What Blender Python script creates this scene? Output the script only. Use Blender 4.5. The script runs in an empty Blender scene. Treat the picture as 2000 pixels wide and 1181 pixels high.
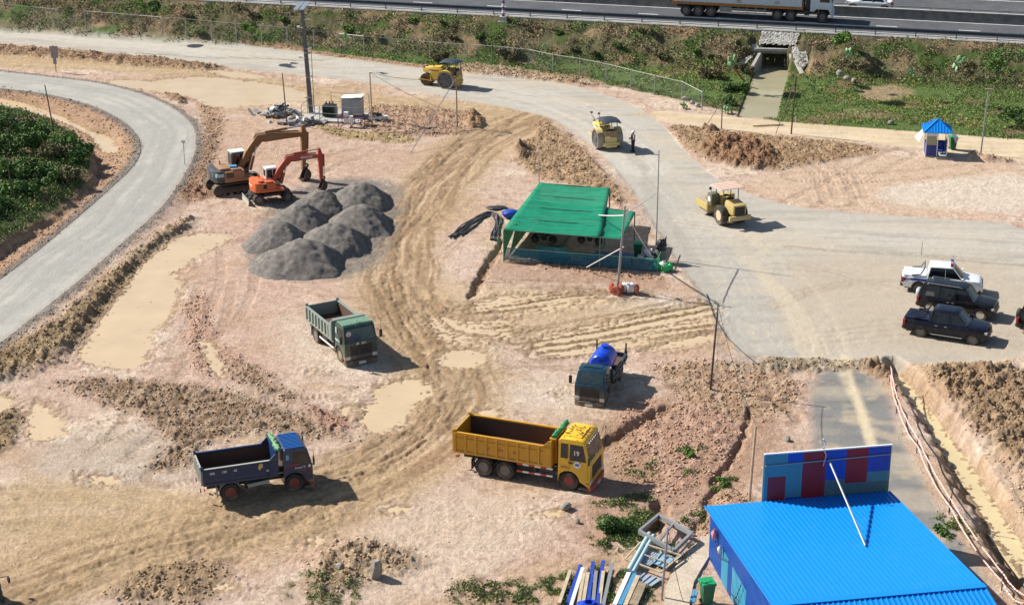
import bpy, bmesh, math, random
import numpy as np
from mathutils import Vector, Matrix
R = math.radians
S = bpy.context.scene
C = S.collection
# ---------------- camera, sky, sun, exposure ----------------
CAM_H, PITCH, FPX = 42.0, R(21.0), 3600.0
cd = bpy.data.cameras.new('camera'); cam = bpy.data.objects.new('camera', cd); C.objects.link(cam)
cam.location = (0, 0, CAM_H); cam.rotation_euler = (R(90) - PITCH, 0, 0)
cd.sensor_width = 36; cd.lens = 36 * FPX / 2000; cd.clip_start = 1; cd.clip_end = 9000
S.camera = cam
SUN_EL, SUN_AZ = R(39), R(22)       # shadows fall to +x, tilted SUN_AZ towards -y
w = bpy.data.worlds.new('World'); S.world = w; w.use_nodes = True
nt = w.node_tree; bg = nt.nodes['Background']
sky = nt.nodes.new('ShaderNodeTexSky'); sky.sky_type = 'NISHITA'; sky.sun_disc = False
sky.sun_elevation = SUN_EL; sky.air_density = 1.0; sky.dust_density = 1.0; sky.ozone_density = 1.0
sun_to = Vector((-math.cos(SUN_AZ) * math.cos(SUN_EL), math.sin(SUN_AZ) * math.cos(SUN_EL), math.sin(SUN_EL)))
sky.sun_rotation = math.atan2(sun_to.x, sun_to.y)
nt.links.new(sky.outputs[0], bg.inputs[0]); bg.inputs[1].default_value = 0.068
sl = bpy.data.lights.new('sun', 'SUN'); sl.energy = 5.0; sl.angle = R(0.53); sl.color = (1, 0.95, 0.87)
so = bpy.data.objects.new('sun', sl); C.objects.link(so)
so.rotation_euler = (-sun_to).to_track_quat('-Z', 'Y').to_euler(); so.location = (-60, 150, 80)
S.view_settings.view_transform = 'Standard'; S.view_settings.look = 'None'
S.view_settings.exposure = 0.60; S.view_settings.gamma = 1
S.render.engine = 'CYCLES'
rnd = random.Random(7)
# ---------------- pixel (2000 x 1181) -> point on the plane at height z ----------------
def P(px, py, z=0.0):
    dx = (px - 1000) / FPX; dy = (590.5 - py) / FPX
    y = math.cos(PITCH) + dy * math.sin(PITCH); zz = -math.sin(PITCH) + dy * math.cos(PITCH)
    t = (CAM_H - z) / -zz
    return Vector((dx * t, y * t, z))
def PL(pts, z=0.0):
    return np.array([P(a, b, z)[:2] for a, b in pts])
# ---------------- noise ----------------
_g = np.random.RandomState(5); _ga = _g.rand(256) * 2 * np.pi
_GX = np.cos(_ga).astype(np.float32); _GY = np.sin(_ga).astype(np.float32)
def pn(x, y, seed=0):
    xf = np.floor(x); yf = np.floor(y); fx = (x - xf).astype(np.float32); fy = (y - yf).astype(np.float32)
    xi = xf.astype(np.int64); yi = yf.astype(np.int64)
    def g(a, b, dx, dy):
        h = (a * 374761393 + b * 668265263 + seed * 974634777) & 0xffffffff
        h = ((h ^ (h >> 13)) * 1274126177) & 0xffffffff; k = (h >> 16) & 255
        return _GX[k] * dx + _GY[k] * dy
    u = fx * fx * fx * (fx * (fx * 6 - 15) + 10); v = fy * fy * fy * (fy * (fy * 6 - 15) + 10)
    a = g(xi, yi, fx, fy); b = g(xi + 1, yi, fx - 1, fy)
    c = g(xi, yi + 1, fx, fy - 1); d = g(xi + 1, yi + 1, fx - 1, fy - 1)
    return ((a + (b - a) * u) * (1 - v) + (c + (d - c) * u) * v) * 1.5
def fbm(x, y, o=4, seed=0, gain=.5):
    r = 0; a = 1.0; s = 0
    for i in range(o):
        r = r + a * pn(x, y, seed + i * 17); s += a; a *= gain; x = x * 2.03; y = y * 2.03
    return r / s * 1.4
def billow(x, y, o=3, seed=0, gain=.5):
    r = 0; a = 1.0; s = 0
    for i in range(o):
        r = r + a * np.abs(pn(x, y, seed + i * 17)); s += a; a *= gain; x = x * 2.1; y = y * 2.1
    return r / s
def sstep(a, b, x):
    t = np.clip((x - a) / (b - a), 0, 1); return t * t * (3 - 2 * t)
def mixc(col, c, m):
    m = m[..., None]; return col * (1 - m) + np.array(c, np.float32) * m
def chaikin(p, n=2, closed=False):
    p = np.asarray(p, float)
    for _ in range(n):
        q = np.roll(p, -1, 0) if closed else p[1:]
        a = p if closed else p[:-1]
        r = np.empty((len(a) * 2, 2)); r[0::2] = a * .75 + q * .25; r[1::2] = a * .25 + q * .75
        p = r if closed else np.vstack([p[:1], r, p[-1:]])
    return p
# ---------------- object helpers ----------------
def tag(o, label=None, cat=None, group=None, kind=None):
    if label: o['label'] = label
    if cat: o['category'] = cat
    if group: o['group'] = group
    if kind: o['kind'] = kind
    return o
def thing(name, label, cat, loc=(0, 0, 0), rz=0, group=None):
    o = bpy.data.objects.new(name, None); C.objects.link(o); o.empty_display_size = .3
    o.location = loc; o.rotation_euler = (0, 0, rz); return tag(o, label, cat, group)
def copy_tree(o, parent=None):
    c = o.copy(); C.objects.link(c)
    if parent is not None: c.parent = parent
    for ch in list(o.children): copy_tree(ch, c)
    return c
def fast_mesh(name, v, f, mat, parent=None, smooth=False, col=None):
    v = np.asarray(v, np.float32); f = np.asarray(f, np.int32); k = f.shape[1]
    me = bpy.data.meshes.new(name); me.vertices.add(len(v)); me.vertices.foreach_set('co', v.ravel())
    me.loops.add(f.size); me.loops.foreach_set('vertex_index', f.ravel())
    me.polygons.add(len(f)); me.polygons.foreach_set('loop_start', np.arange(0, f.size, k, dtype=np.int32))
    me.polygons.foreach_set('loop_total', np.full(len(f), k, np.int32))
    if smooth: me.polygons.foreach_set('use_smooth', np.ones(len(f), bool))
    if col is not None:
        a = me.color_attributes.new('Col', 'FLOAT_COLOR', 'POINT')
        c4 = np.ones((len(v), 4), np.float32); c4[:, :col.shape[1]] = col; a.data.foreach_set('color', c4.ravel())
    me.update(calc_edges=True); me.materials.append(mat)
    o = bpy.data.objects.new(name, me); C.objects.link(o)
    if parent is not None: o.parent = parent
    return o
class MB:
    """collects shapes, then links them as ONE mesh object (x forward, y left, z up)"""
    def __init__(s): s.v = []; s.f = []
    def add(s, vs, fs):
        b = len(s.v); s.v += [tuple(p) for p in vs]; s.f += [tuple(b + i for i in q) for q in fs]; return s
    def box(s, x0, x1, y0, y1, z0, z1, bev=0.0):
        if x0 > x1: x0, x1 = x1, x0
        if y0 > y1: y0, y1 = y1, y0
        if bev > 0:
            b = min(bev, (x1-x0)*.45, (y1-y0)*.45, (z1-z0)*.45)
            bm = bmesh.new(); bmesh.ops.create_cube(bm, size=1)
            for q in bm.verts: q.co = ((x0+x1)/2+q.co.x*(x1-x0), (y0+y1)/2+q.co.y*(y1-y0), (z0+z1)/2+q.co.z*(z1-z0))
            bmesh.ops.bevel(bm, geom=bm.edges[:], offset=b, segments=2, affect='EDGES', profile=.6)
            s.bm(bm); return s
        v = [(x0,y0,z0),(x1,y0,z0),(x1,y1,z0),(x0,y1,z0),(x0,y0,z1),(x1,y0,z1),(x1,y1,z1),(x0,y1,z1)]
        return s.add(v, [(0,3,2,1),(4,5,6,7),(0,1,5,4),(1,2,6,5),(2,3,7,6),(3,0,4,7)])
    def bm(s, bm):
        bm.verts.index_update(); s.add([q.co for q in bm.verts], [[q.index for q in f.verts] for f in bm.faces]); bm.free(); return s
    def prism(s, pts, y0, y1, axis='y', bev=0, sc1=None):
        """polygon in xz extruded along y (axis y), xy along z (axis z), yz along x (axis x); sc1 shrinks the far end about centroid"""
        n = len(pts); cx = sum(p[0] for p in pts)/n; cz = sum(p[1] for p in pts)/n
        def m(p, d):
            return {'y': (p[0], d, p[1]), 'z': (p[0], p[1], d), 'x': (d, p[0], p[1])}[axis]
        p1 = pts if sc1 is None else [(cx+(a-cx)*sc1, cz+(b-cz)*sc1) for a, b in pts]
        v = [m(p, y0) for p in pts] + [m(p, y1) for p in p1]
        fs = [tuple(range(n)), tuple(range(2*n-1, n-1, -1))] + [(i, i+n, (i+1) % n+n, (i+1) % n) for i in range(n)]
        if bev > 0:
            bm = bmesh.new(); vs = [bm.verts.new(q) for q in v]
            for f in fs: bm.faces.new([vs[i] for i in f])
            bmesh.ops.recalc_face_normals(bm, faces=bm.faces[:])
            bmesh.ops.bevel(bm, geom=bm.edges[:], offset=bev, segments=2, affect='EDGES', profile=.6, clamp_overlap=True)
            return s.bm(bm)
        return s.add(v, fs)
    def loft(s, secs, cap=True):
        n = len(secs[0]); v = [p for q in secs for p in q]; fs = []
        for k in range(len(secs)-1):
            for i in range(n): fs.append((k*n+i, k*n+(i+1) % n, (k+1)*n+(i+1) % n, (k+1)*n+i))
        if cap: fs += [tuple(range(n-1, -1, -1)), tuple(range((len(secs)-1)*n, len(secs)*n))]
        return s.add(v, fs)
    def cyl(s, a, b, r, r2=None, n=12, cap=True):
        a = Vector(a); b = Vector(b); r2 = r if r2 is None else r2; d = (b-a).normalized()
        u = d.orthogonal().normalized(); w_ = d.cross(u)
        ring = lambda c, q: [c+(u*math.cos(2*math.pi*i/n)+w_*math.sin(2*math.pi*i/n))*q for i in range(n)]
        return s.loft([ring(a, r), ring(b, r2)], cap)
    def tube(s, pts, r, n=6, rs=None):
        pts = [Vector(p) for p in pts]; secs = []; up = Vector((.13, .07, 1)).normalized()
        for i, p in enumerate(pts):
            d = (pts[min(i+1, len(pts)-1)] - pts[max(i-1, 0)]).normalized()
            u = d.cross(up); u = u.normalized() if u.length > 1e-4 else d.orthogonal().normalized(); w_ = u.cross(d)
            q = rs[i] if rs else r
            secs.append([p+(u*math.cos(2*math.pi*k/n)+w_*math.sin(2*math.pi*k/n))*q for k in range(n)])
        return s.loft(secs)
    def bar(s, a, b, wd, ht):
        """rectangular bar from a to b, width wd (horizontal), height ht"""
        a = Vector(a); b = Vector(b); d = (b-a).normalized(); u = d.cross(Vector((0, 0, 1)))
        u = u.normalized() if u.length > 1e-4 else Vector((0, 1, 0)); w_ = u.cross(d)
        sec = lambda p: [p+u*wd/2+w_*ht/2, p-u*wd/2+w_*ht/2, p-u*wd/2-w_*ht/2, p+u*wd/2-w_*ht/2]
        return s.loft([sec(a), sec(b)])
    def lathe(s, prof, c=(0,0,0), axis='y', n=24):
        """profile of (r, t) spun about an axis through c"""
        secs = []
        for r_, t in prof:
            ring = []
            for i in range(n):
                a = 2*math.pi*i/n; p, q = r_*math.cos(a), r_*math.sin(a)
                o = {'y': (p, t, q), 'z': (p, q, t), 'x': (t, p, q)}[axis]
                ring.append((c[0]+o[0], c[1]+o[1], c[2]+o[2]))
            secs.append(ring)
        return s.loft(secs)
    def ball(s, c, r, sub=2, sx=1, sy=1, sz=1, rough=0, seed=0):
        bm = bmesh.new(); bmesh.ops.create_icosphere(bm, subdivisions=sub, radius=1); g = random.Random(seed)
        for q in bm.verts:
            k = 1 + rough*(g.random()-.5)*2
            q.co = (c[0]+q.co.x*r*sx*k, c[1]+q.co.y*r*sy*k, c[2]+q.co.z*r*sz*k)
        return s.bm(bm)
    def build(s, name, mat, parent=None, smooth=False, recalc=True):
        me = bpy.data.meshes.new(name); me.from_pydata(s.v, [], s.f)
        if recalc:
            bm = bmesh.new(); bm.from_mesh(me); bmesh.ops.recalc_face_normals(bm, faces=bm.faces[:]); bm.to_mesh(me); bm.free()
        if smooth:
            for p in me.polygons: p.use_smooth = True
            try: me.set_sharp_from_angle(angle=R(38))
            except Exception: pass
        me.materials.append(mat); o = bpy.data.objects.new(name, me); C.objects.link(o)
        if parent is not None: o.parent = parent
        return o
# ---------------- materials ----------------
def nodes(name):
    m = bpy.data.materials.new(name); m.use_nodes = True; t = m.node_tree
    return m, t, t.nodes['Principled BSDF']
def tex_noise(t, scale, detail=4, rough=.55, vec=None, scl=None):
    n = t.nodes.new('ShaderNodeTexNoise'); n.inputs['Scale'].default_value = scale
    n.inputs['Detail'].default_value = detail; n.inputs['Roughness'].default_value = rough
    if vec is not None:
        if scl:
            mp = t.nodes.new('ShaderNodeMapping'); mp.inputs['Scale'].default_value = scl
            t.links.new(vec, mp.inputs[0]); vec = mp.outputs[0]
        t.links.new(vec, n.inputs['Vector'])
    return n
def ramp(t, src, a, b, c0=(0,0,0,1), c1=(1,1,1,1)):
    r_ = t.nodes.new('ShaderNodeValToRGB'); e = r_.color_ramp.elements
    e[0].position = a; e[1].position = b; e[0].color = c0; e[1].color = c1
    t.links.new(src, r_.inputs[0]); return r_
def mixn(t, fac, a, b, mode='MIX'):
    m = t.nodes.new('ShaderNodeMix'); m.data_type = 'RGBA'; m.blend_type = mode
    for sock, v in ((m.inputs[0], fac), (m.inputs[6], a), (m.inputs[7], b)):
        if isinstance(v, (int, float)): sock.default_value = v
        elif isinstance(v, (tuple, list)): sock.default_value = tuple(v) + (1,) if len(v) == 3 else v
        else: t.links.new(v, sock)
    return m.outputs[2]
def bump(t, b, src, dist=.02, strength=.5):
    n = t.nodes.new('ShaderNodeBump'); n.inputs['Distance'].default_value = dist; n.inputs['Strength'].default_value = strength
    t.links.new(src, n.inputs['Height']); t.links.new(n.outputs[0], b.inputs['Normal'])
DUST = (.42, .31, .21)
def paint(name, c, rough=.45, metal=0.0, dirt=.25, dscale=2.2, low=0.0, dust=DUST, spec=.5, bmp=0.0, coat=0.0):
    """painted / plastic / rubber surface with patchy dust; low>0 adds mud splashed on the lowest part (object space)"""
    m, t, b = nodes(name); co = t.nodes.new('ShaderNodeTexCoord').outputs['Object']
    n = tex_noise(t, dscale, 6, .65, co); n2 = tex_noise(t, dscale*7, 3, .6, co)
    mx = t.nodes.new('ShaderNodeMath'); mx.operation = 'MULTIPLY_ADD'; t.links.new(n2.outputs[0], mx.inputs[0]); mx.inputs[1].default_value = .35
    t.links.new(n.outputs[0], mx.inputs[2])
    f = ramp(t, mx.outputs[0], .70, 1.02, (0,0,0,1), (dirt*1.3,)*3+(1,)).outputs[0]
    if low > 0:
        sx = t.nodes.new('ShaderNodeSeparateXYZ'); t.links.new(co, sx.inputs[0])
        mr = t.nodes.new('ShaderNodeMapRange'); mr.inputs[1].default_value = .1; mr.inputs[2].default_value = low
        mr.inputs[3].default_value = .55; mr.inputs[4].default_value = 0
        t.links.new(sx.outputs[2], mr.inputs[0])
        ml = t.nodes.new('ShaderNodeMath'); ml.operation = 'MULTIPLY'; t.links.new(mr.outputs[0], ml.inputs[0]); t.links.new(mx.outputs[0], ml.inputs[1])
        ad = t.nodes.new('ShaderNodeMath'); ad.operation = 'ADD'; ad.use_clamp = True
        t.links.new(f, ad.inputs[0]); t.links.new(ml.outputs[0], ad.inputs[1]); f = ad.outputs[0]
    base = mixn(t, f, c, dust); t.links.new(base, b.inputs['Base Color'])
    rr = t.nodes.new('ShaderNodeMapRange'); t.links.new(f, rr.inputs[0]); rr.inputs[3].default_value = rough; rr.inputs[4].default_value = .9
    t.links.new(rr.outputs[0], b.inputs['Roughness']); b.inputs['Metallic'].default_value = metal
    b.inputs['Specular IOR Level'].default_value = spec; b.inputs['Coat Weight'].default_value = coat
    if bmp: bump(t, b, n2.outputs[0], bmp, .6)
    return m
M = {}
# ================= TERRAIN =================
# highway frame: straight near edge on the embankment top
HZ = 3.2
_A = P(500, 5, HZ); _B = P(2000, 84, HZ)
HU = (_B - _A).normalized(); HU.z = 0; HV = Vector((-HU.y, HU.x, 0)); HANG = math.atan2(HU.y, HU.x)
def hw(u, v, z=0): return Vector((_A.x + HU.x*u + HV.x*v, _A.y + HU.y*u + HV.y*v, z))
def hw_uv(x, y):
    dx = x - _A.x; dy = y - _A.y
    return dx*HU.x + dy*HU.y, dx*HV.x + dy*HV.y
NC, DR = 980, .00135
rows = [58.0]
while rows[-1] < 222: rows.append(rows[-1]*(1+DR))
rows = np.array([20, 40, 52] + rows + [226, 235, 250, 280, 340, 500, 900, 2500, 6000], float)
us = np.linspace(-1, 1, NC); us = np.concatenate([[-60, -20, -8, -3, -1.5, -1.1], us, [1.1, 1.5, 3, 8, 20, 60]])
Wd = .305*np.clip(rows, 58, 222) + 5
Y = np.repeat(rows[:, None], len(us), 1); X = us[None, :]*Wd[:, None]
Wx = X + .35*pn(X*.9, Y*.9, 91) + .12*pn(X*3.1, Y*3.1, 92)      # warped coordinates give ragged zone borders
Wy = Y + .35*pn(X*.9, Y*.9, 93) + .12*pn(X*3.1, Y*3.1, 94)
def sdf(poly, x=None, y=None, margin=3.0):
    """signed distance (positive inside); far away = -margin"""
    x = Wx if x is None else x; y = Wy if y is None else y
    poly = np.asarray(poly); out = np.full(x.shape, -margin, np.float32)
    x0, y0 = poly.min(0)-margin; x1, y1 = poly.max(0)+margin
    sel = (x > x0) & (x < x1) & (y > y0) & (y < y1); px = x[sel]; py = y[sel]
    if px.size == 0: return out
    d = np.full(px.shape, 1e9); ins = np.zeros(px.shape, bool)
    for (ax, ay), (bx, by) in zip(poly, np.roll(poly, -1, 0)):
        ex, ey = bx-ax, by-ay; L = ex*ex+ey*ey+1e-9
        t = np.clip(((px-ax)*ex+(py-ay)*ey)/L, 0, 1); d = np.minimum(d, (px-ax-t*ex)**2+(py-ay-t*ey)**2)
        c = ((ay > py) != (by > py)); ins ^= c & (px < (bx-ax)*(py-ay)/((by-ay) if by != ay else 1e-9)+ax)
    d = np.sqrt(d); out[sel] = np.where(ins, d, -np.minimum(d, margin)); return out
def pline(pl, x=None, y=None, margin=6.0):
    """unsigned side-signed distance and arc length to an open polyline"""
    x = X if x is None else x; y = Y if y is None else y
    pl = np.asarray(pl); D = np.full(x.shape, 99., np.float32); Sg = np.zeros(x.shape, np.float32)
    x0, y0 = pl.min(0)-margin; x1, y1 = pl.max(0)+margin
    sel = (x > x0) & (x < x1) & (y > y0) & (y < y1); px = x[sel]; py = y[sel]
    best = np.full(px.shape, 99.); bs = np.zeros(px.shape); sgn = np.ones(px.shape); acc = 0
    for (ax, ay), (bx, by) in zip(pl[:-1], pl[1:]):
        ex, ey = bx-ax, by-ay; L = math.hypot(ex, ey)+1e-9
        t = np.clip(((px-ax)*ex+(py-ay)*ey)/(L*L), 0, 1); dd = np.hypot(px-ax-t*ex, py-ay-t*ey)
        m = dd < best; best = np.where(m, dd, best); bs = np.where(m, acc+t*L, bs)
        sgn = np.where(m, np.sign((px-ax)*ey-(py-ay)*ex), sgn); acc += L
    D[sel] = best*sgn; Sg[sel] = bs; return D, Sg
def Z(pts, a=-.15, b=.35, z=0, warp=True, sm=1):
    p = chaikin(PL(pts, z), sm, True)
    return sstep(a, b, sdf(p) if warp else sdf(p, X, Y))
n_big = fbm(X*.06, Y*.06, 4, 1); n_mid = fbm(X*.25, Y*.25, 4, 11); n_fine = fbm(X*1.1, Y*1.1, 4, 21)
n_x = fbm(X*3.2, Y*3.2, 3, 31); st_h = fbm(X*.22+3, Y*1.0, 4, 41)
clod = billow(X*.75, Y*.75, 4, 51, .6) ; clod2 = billow(X*1.9, Y*1.9, 3, 61, .6)
clod_m = np.zeros(X.shape, np.float32); smo = np.full(X.shape, .8, np.float32)
b_a = billow(X*.9+4, Y*.9, 4, 151, .65); b_s = billow(X*2.6, Y*2.6, 3, 161, .6)
h = .03 + .05*n_mid + .02*n_fine + .14*(b_a-.3)*sstep(-.3,.3,n_mid+n_big) + .06*(b_s-.25)
# base clay: pinkish / cream / whitish patches
col = np.empty(X.shape+(3,), np.float32); col[:] = (.64, .49, .395)
col = mixc(col, (.63, .46, .37), sstep(-.1, .35, n_big + .3*n_mid))
col = mixc(col, (.74, .61, .49), sstep(.0, .35, n_mid*.8 + .3*n_fine - .2*n_big))
col = mixc(col, (.57, .40, .255), .62*sstep(.0, .35, fbm(X*.11+9, Y*.2, 4, 71)))
col = mixc(col, (.38, .25, .17), .55*sstep(.12, .5, n_fine + .3*n_x))
col = mixc(col, (.30, .20, .14), .6*sstep(.42, .62, b_a)); col = mixc(col, (.34,.22,.15), .5*sstep(.45,.7,b_s)*sstep(-.2,.3,n_mid)); col = mixc(col, (.76,.63,.50), .5*sstep(.10, .02, b_a))
BROWN, DBROWN, OLIVE, TAN, PINK, GREY, WHITE = (.30, .20, .125), (.20, .13, .085), (.25, .18, .10), (.58, .44, .275), (.60, .41, .325), (.425, .40, .35), (.74, .66, .56)
CREAM = (.66, .50, .37)
def soil(pts, c, amt=1.0, **k):
    global col; m = Z(pts, **k)*amt; col = mixc(col, c, m); return m
def lumps(pts, amp, c, c2=None, z=0, lift=0.0, a=-.2, b=.9, camt=.9, sm=1, k2=.5):
    """turned earth: irregular clods"""
    global h, col
    m = Z(pts, a, b, z=z, sm=sm); h = h + m*(lift + amp*(clod*2.4-.45) + amp*k2*1.5*(clod2-.25)); np.maximum(clod_m, m, out=clod_m); smo[:] = np.maximum(smo, 1+.35*m)
    cc = mixc(np.broadcast_to(np.array(c, np.float32), col.shape), c2 if c2 is not None else tuple(q*1.45 for q in c), sstep(-.25, .4, n_fine+.5*n_x))
    mm = (m*camt)[..., None]; col = col*(1-mm)+cc*mm; return m
def track(pts, hw_, depth, c, amt=.8, fs=2.2, fl=.10, seed=0, z=0, wet=None, thr=0.0):
    """wheel ruts: streaks that run along the line"""
    global h, col
    pl = chaikin(PL(pts, z), 3); D, Sg = pline(pl, margin=hw_+1)
    wob = .5*pn(Sg*.12, Sg*0+seed, 7)
    m = sstep(hw_, hw_*.45, np.abs(D + wob)); D = D + .10*n_fine + .05*n_x; s1 = pn((D+wob)*fs, Sg*fl, seed+3) + .5*pn((D+wob)*fs*2.3, Sg*fl*2, seed+5)
    h = h + m*depth*s1*(.75+.5*n_mid) + m*depth*.5*(n_fine+.6*n_x); cm = m*amt*sstep(-.35+thr, .35+thr, s1+.25*n_fine)
    col = mixc(col, c, cm); return m, s1
# ---- broad soil colours ----
soil([(380,430),(560,420),(700,560),(600,700),(480,760),(330,700),(370,560)], PINK, .55, a=-1.5, b=1.5)
soil([(520,600),(700,650),(880,760),(1120,720),(1180,820),(900,800),(760,740),(560,730)], WHITE, .55, a=-1.5, b=2)
soil([(860,450),(960,470),(900,600),(840,620),(850,500)], (.68,.52,.44), .8, a=-.8, b=1)
soil([(1340,590),(1200,545),(1080,590),(1250,620),(1390,600)], WHITE, .6, a=-.6, b=1)
soil([(820,960),(1100,960),(1120,1010),(900,1180),(560,1180),(700,1010)], (.70,.57,.45), .7, a=-1, b=1.5)
soil([(60,860),(330,830),(420,930),(200,960),(60,930)], (.56,.48,.40), .7, a=-1, b=1)
soil([(-40,920),(300,950),(560,970),(830,900),(850,950),(500,1060),(200,1130),(-40,1190)], (.58,.44,.27), .75, a=-1, b=1.5)
soil([(1180,780),(1440,760),(1560,830),(1480,960),(1380,990),(1240,1060),(1150,1100),(1110,980),(1200,900)], (.47,.305,.215), .85, a=-.8, b=1.2)
soil([(380,220),(560,240),(800,290),(900,330),(640,370),(420,330)], (.56,.39,.29), .6, a=-.8, b=1.2)
soil([(1500,330),(1760,300),(2030,320),(2030,440),(1600,410),(1440,370)], CREAM, .9, a=-.5, b=1)
soil([(1720,360),(2040,330),(2040,425),(1860,412),(1700,395)], WHITE, .75, a=-.6, b=1)
soil([(780,540),(1080,560),(1400,620),(1380,680),(1060,690),(840,640)], (.60,.46,.30), .7, a=-1, b=1.5)
soil([(980,490),(1290,540),(1320,545),(1310,575),(1180,560),(940,545)], (.46,.30,.22), .7, a=-.3, b=.8)
# ---- tan haul tracks ----
soil([(-40,100),(200,113),(430,138),(620,172),(800,188),(1000,205),(1065,228),(960,262),(900,245),(760,225),(600,215),(430,150),(200,140),(0,135),(-40,130)], TAN, .9, a=-.3, b=.8)
track([(-40,116),(200,127),(430,145),(620,180),(800,205),(950,222),(1060,225)], 3.0, .04, (.47,.34,.20), .7, 1.6, .05, 5)
HAUL = [(1075,218),(1010,243),(930,285),(870,345),(820,400),(780,455),(765,510),(775,570),(800,625),(845,690),(880,745),(888,800),(845,862),(740,925),(600,985),(400,1035),(200,1085),(60,1140),(-60,1190)]
D0, _s = pline(chaikin(PL(HAUL), 3), margin=8)
col = mixc(col, (.56,.41,.255), .85*sstep(4.6, 1.6, np.abs(D0+.8*n_mid))); smo = smo*(1-.45*sstep(4.6,1.6,np.abs(D0)))
track(HAUL, 3.4, .055, (.36,.245,.145), .85, 1.7, .13, 12, thr=.05)
track([(860,300),(800,420),(752,520),(790,650),(880,780),(790,900),(600,960)], .55, .07, (.30,.20,.115), .8, 3.2, .25, 71)
track([(1000,235),(900,330),(845,420),(835,520),(860,620),(905,700)], .5, .06, (.33,.22,.13), .7, 3.2, .25, 72)
track([(700,620),(780,690),(870,730),(1000,715),(1120,720)], .6, .05, (.38,.27,.17), .6, 3, .3, 73)
track([(450,960),(620,900),(760,850),(900,835)], .6, .06, (.33,.23,.14), .7, 3, .25, 74)
track([(560,560),(680,590),(790,560),(900,470)], .6, .05, (.42,.29,.19), .6, 3, .3, 75)
track([(930,270),(860,340),(780,430),(740,520)], 2.2, .05, (.40,.28,.18), .7, 2.2, .10, 25)
track([(760,560),(790,640),(830,700)], 2.0, .07, (.34,.24,.14), .8, 2.6, .12, 22)
track([(890,700),(870,780),(760,880),(640,925)], 2.4, .08, (.40,.29,.18), .7, 2.4, .12, 32)
track([(-60,1000),(200,1000),(420,1040),(700,960)], 4.5, .03, (.50,.37,.22), .6, 1.6, .08, 36)
track([(60,1190),(160,1120),(300,1070),(460,1050),(600,1010)], 2.2, .06, (.40,.29,.17), .8, 2.4, .12, 38)
# side ruts, wet
TW4 = track([(900,605),(1000,596),(1130,575),(1250,580)], 1.7, .08, (.30,.205,.12), .9, 2.6, .10, 42)
track([(930,552),(1080,560),(1200,566)], 1.3, .06, (.36,.25,.155), .8, 2.6, .10, 43)
TW1 = track([(1010,665),(1160,640),(1300,612),(1400,590)], 2.2, .11, (.30,.21,.12), .9, 2.2, .08, 44)
TW2 = track([(1060,690),(1200,672),(1330,650),(1400,640)], 1.7, .11, (.30,.21,.12), .9, 2.2, .08, 45)
TW3 = track([(840,600),(900,640),(1000,640)], 2.2, .10, (.42,.30,.19), .7, 2.0, .5, 46)
track([(900,275),(830,335),(810,350)], .9, .09, (.33,.23,.14), .8, 2.4, .12, 47)
# crawler prints near the diggers and over the lower-left field
def crawler(pts, depth=.06, w_=.32, c=(.40,.28,.2)):
    global h, col
    D, Sg = pline(chaikin(PL(pts), 3), margin=2); e = .5*pn(Sg*.5, Sg*0, 3)
    for off in (-1.1, 1.1):
        m = sstep(w_+.1, w_-.08, np.abs(D-off)); bars = np.sin(Sg*2*np.pi/.34)
        h = h - m*(depth*.6 + depth*.5*bars)*(1+e)
        col = mixc(col, c, m*.45*sstep(-.3, .5, bars+n_fine))
for q in ([(420,560),(400,660),(330,690)], [(560,860),(700,780),(760,760)], [(300,880),(480,800),(640,790)], [(200,850),(330,800),(420,700)],
          [(560,800),(470,900),(330,930)], [(700,300),(600,330),(560,420)], [(1500,280),(1620,330),(1640,395)], [(1560,400),(1700,330),(1760,300)],
          [(620,900),(560,1000),(430,1080)], [(250,760),(300,820),(200,900)], [(1660,380),(1640,330),(1560,300)],
          [(1900,330),(1700,350),(1560,345)], [(420,640),(470,560),(460,480)]): crawler(q)
_gm = Z([(480,490),(530,385),(640,345),(780,350),(795,400),(770,470),(745,520),(690,545),(560,552),(490,530)], -.7, 1.2)*sstep(-.5,.2,n_fine+.3); col = mixc(col, (.22,.21,.20), _gm*.85)
# ---- green ground ----
GREEN, DGREEN, SCRUB = (.115, .175, .05), (.075, .105, .04), (.135, .115, .06)
gmask = np.zeros(X.shape, np.float32)
def green(pts, c=GREEN, amt=1.0, z=0, **k):
    global col, gmask
    m = Z(pts, z=z, **k)*amt; cc = mixc(np.broadcast_to(np.array(c, np.float32), col.shape), (.19,.15,.085), sstep(.1, .5, n_mid+.4*n_fine))
    col = col*(1-m[..., None]) + cc*m[..., None]; gmask = np.maximum(gmask, m); return m
U, V = hw_uv(X, Y)
FENCE = [(-40,40),(0,44),(130,56),(215,63),(360,80),(460,95),(600,110),(700,120),(860,132),(960,135),(1032,130),(1080,140),(1133,146),(1185,157),(1233,171),(1280,180),(1330,190),(1372,210)]
green([(-60,38),(200,58),(520,88),(700,112),(900,136),(1030,148),(1130,160),(1233,176),(1330,196),(1400,215),(1460,222),(1540,245),(1700,255),(1900,268),(2060,284),(2060,60),(1000,20),(-60,-40)], a=-.3, b=.3)
LEFTG = [(-60,212),(0,216),(60,226),(120,250),(170,280),(185,320),(190,350),(150,395),(60,455),(-60,530)]
green(LEFTG, DGREEN, z=.6, a=0, b=.8)
soil([(1680,170),(1760,165),(1790,180),(1740,200),(1680,195)], (.42,.31,.2), .8, a=-.6, b=.6)
soil([(1640,215),(1720,210),(1720,232),(1650,228)], (.33,.26,.17), .6, a=-.6, b=.6)
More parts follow.
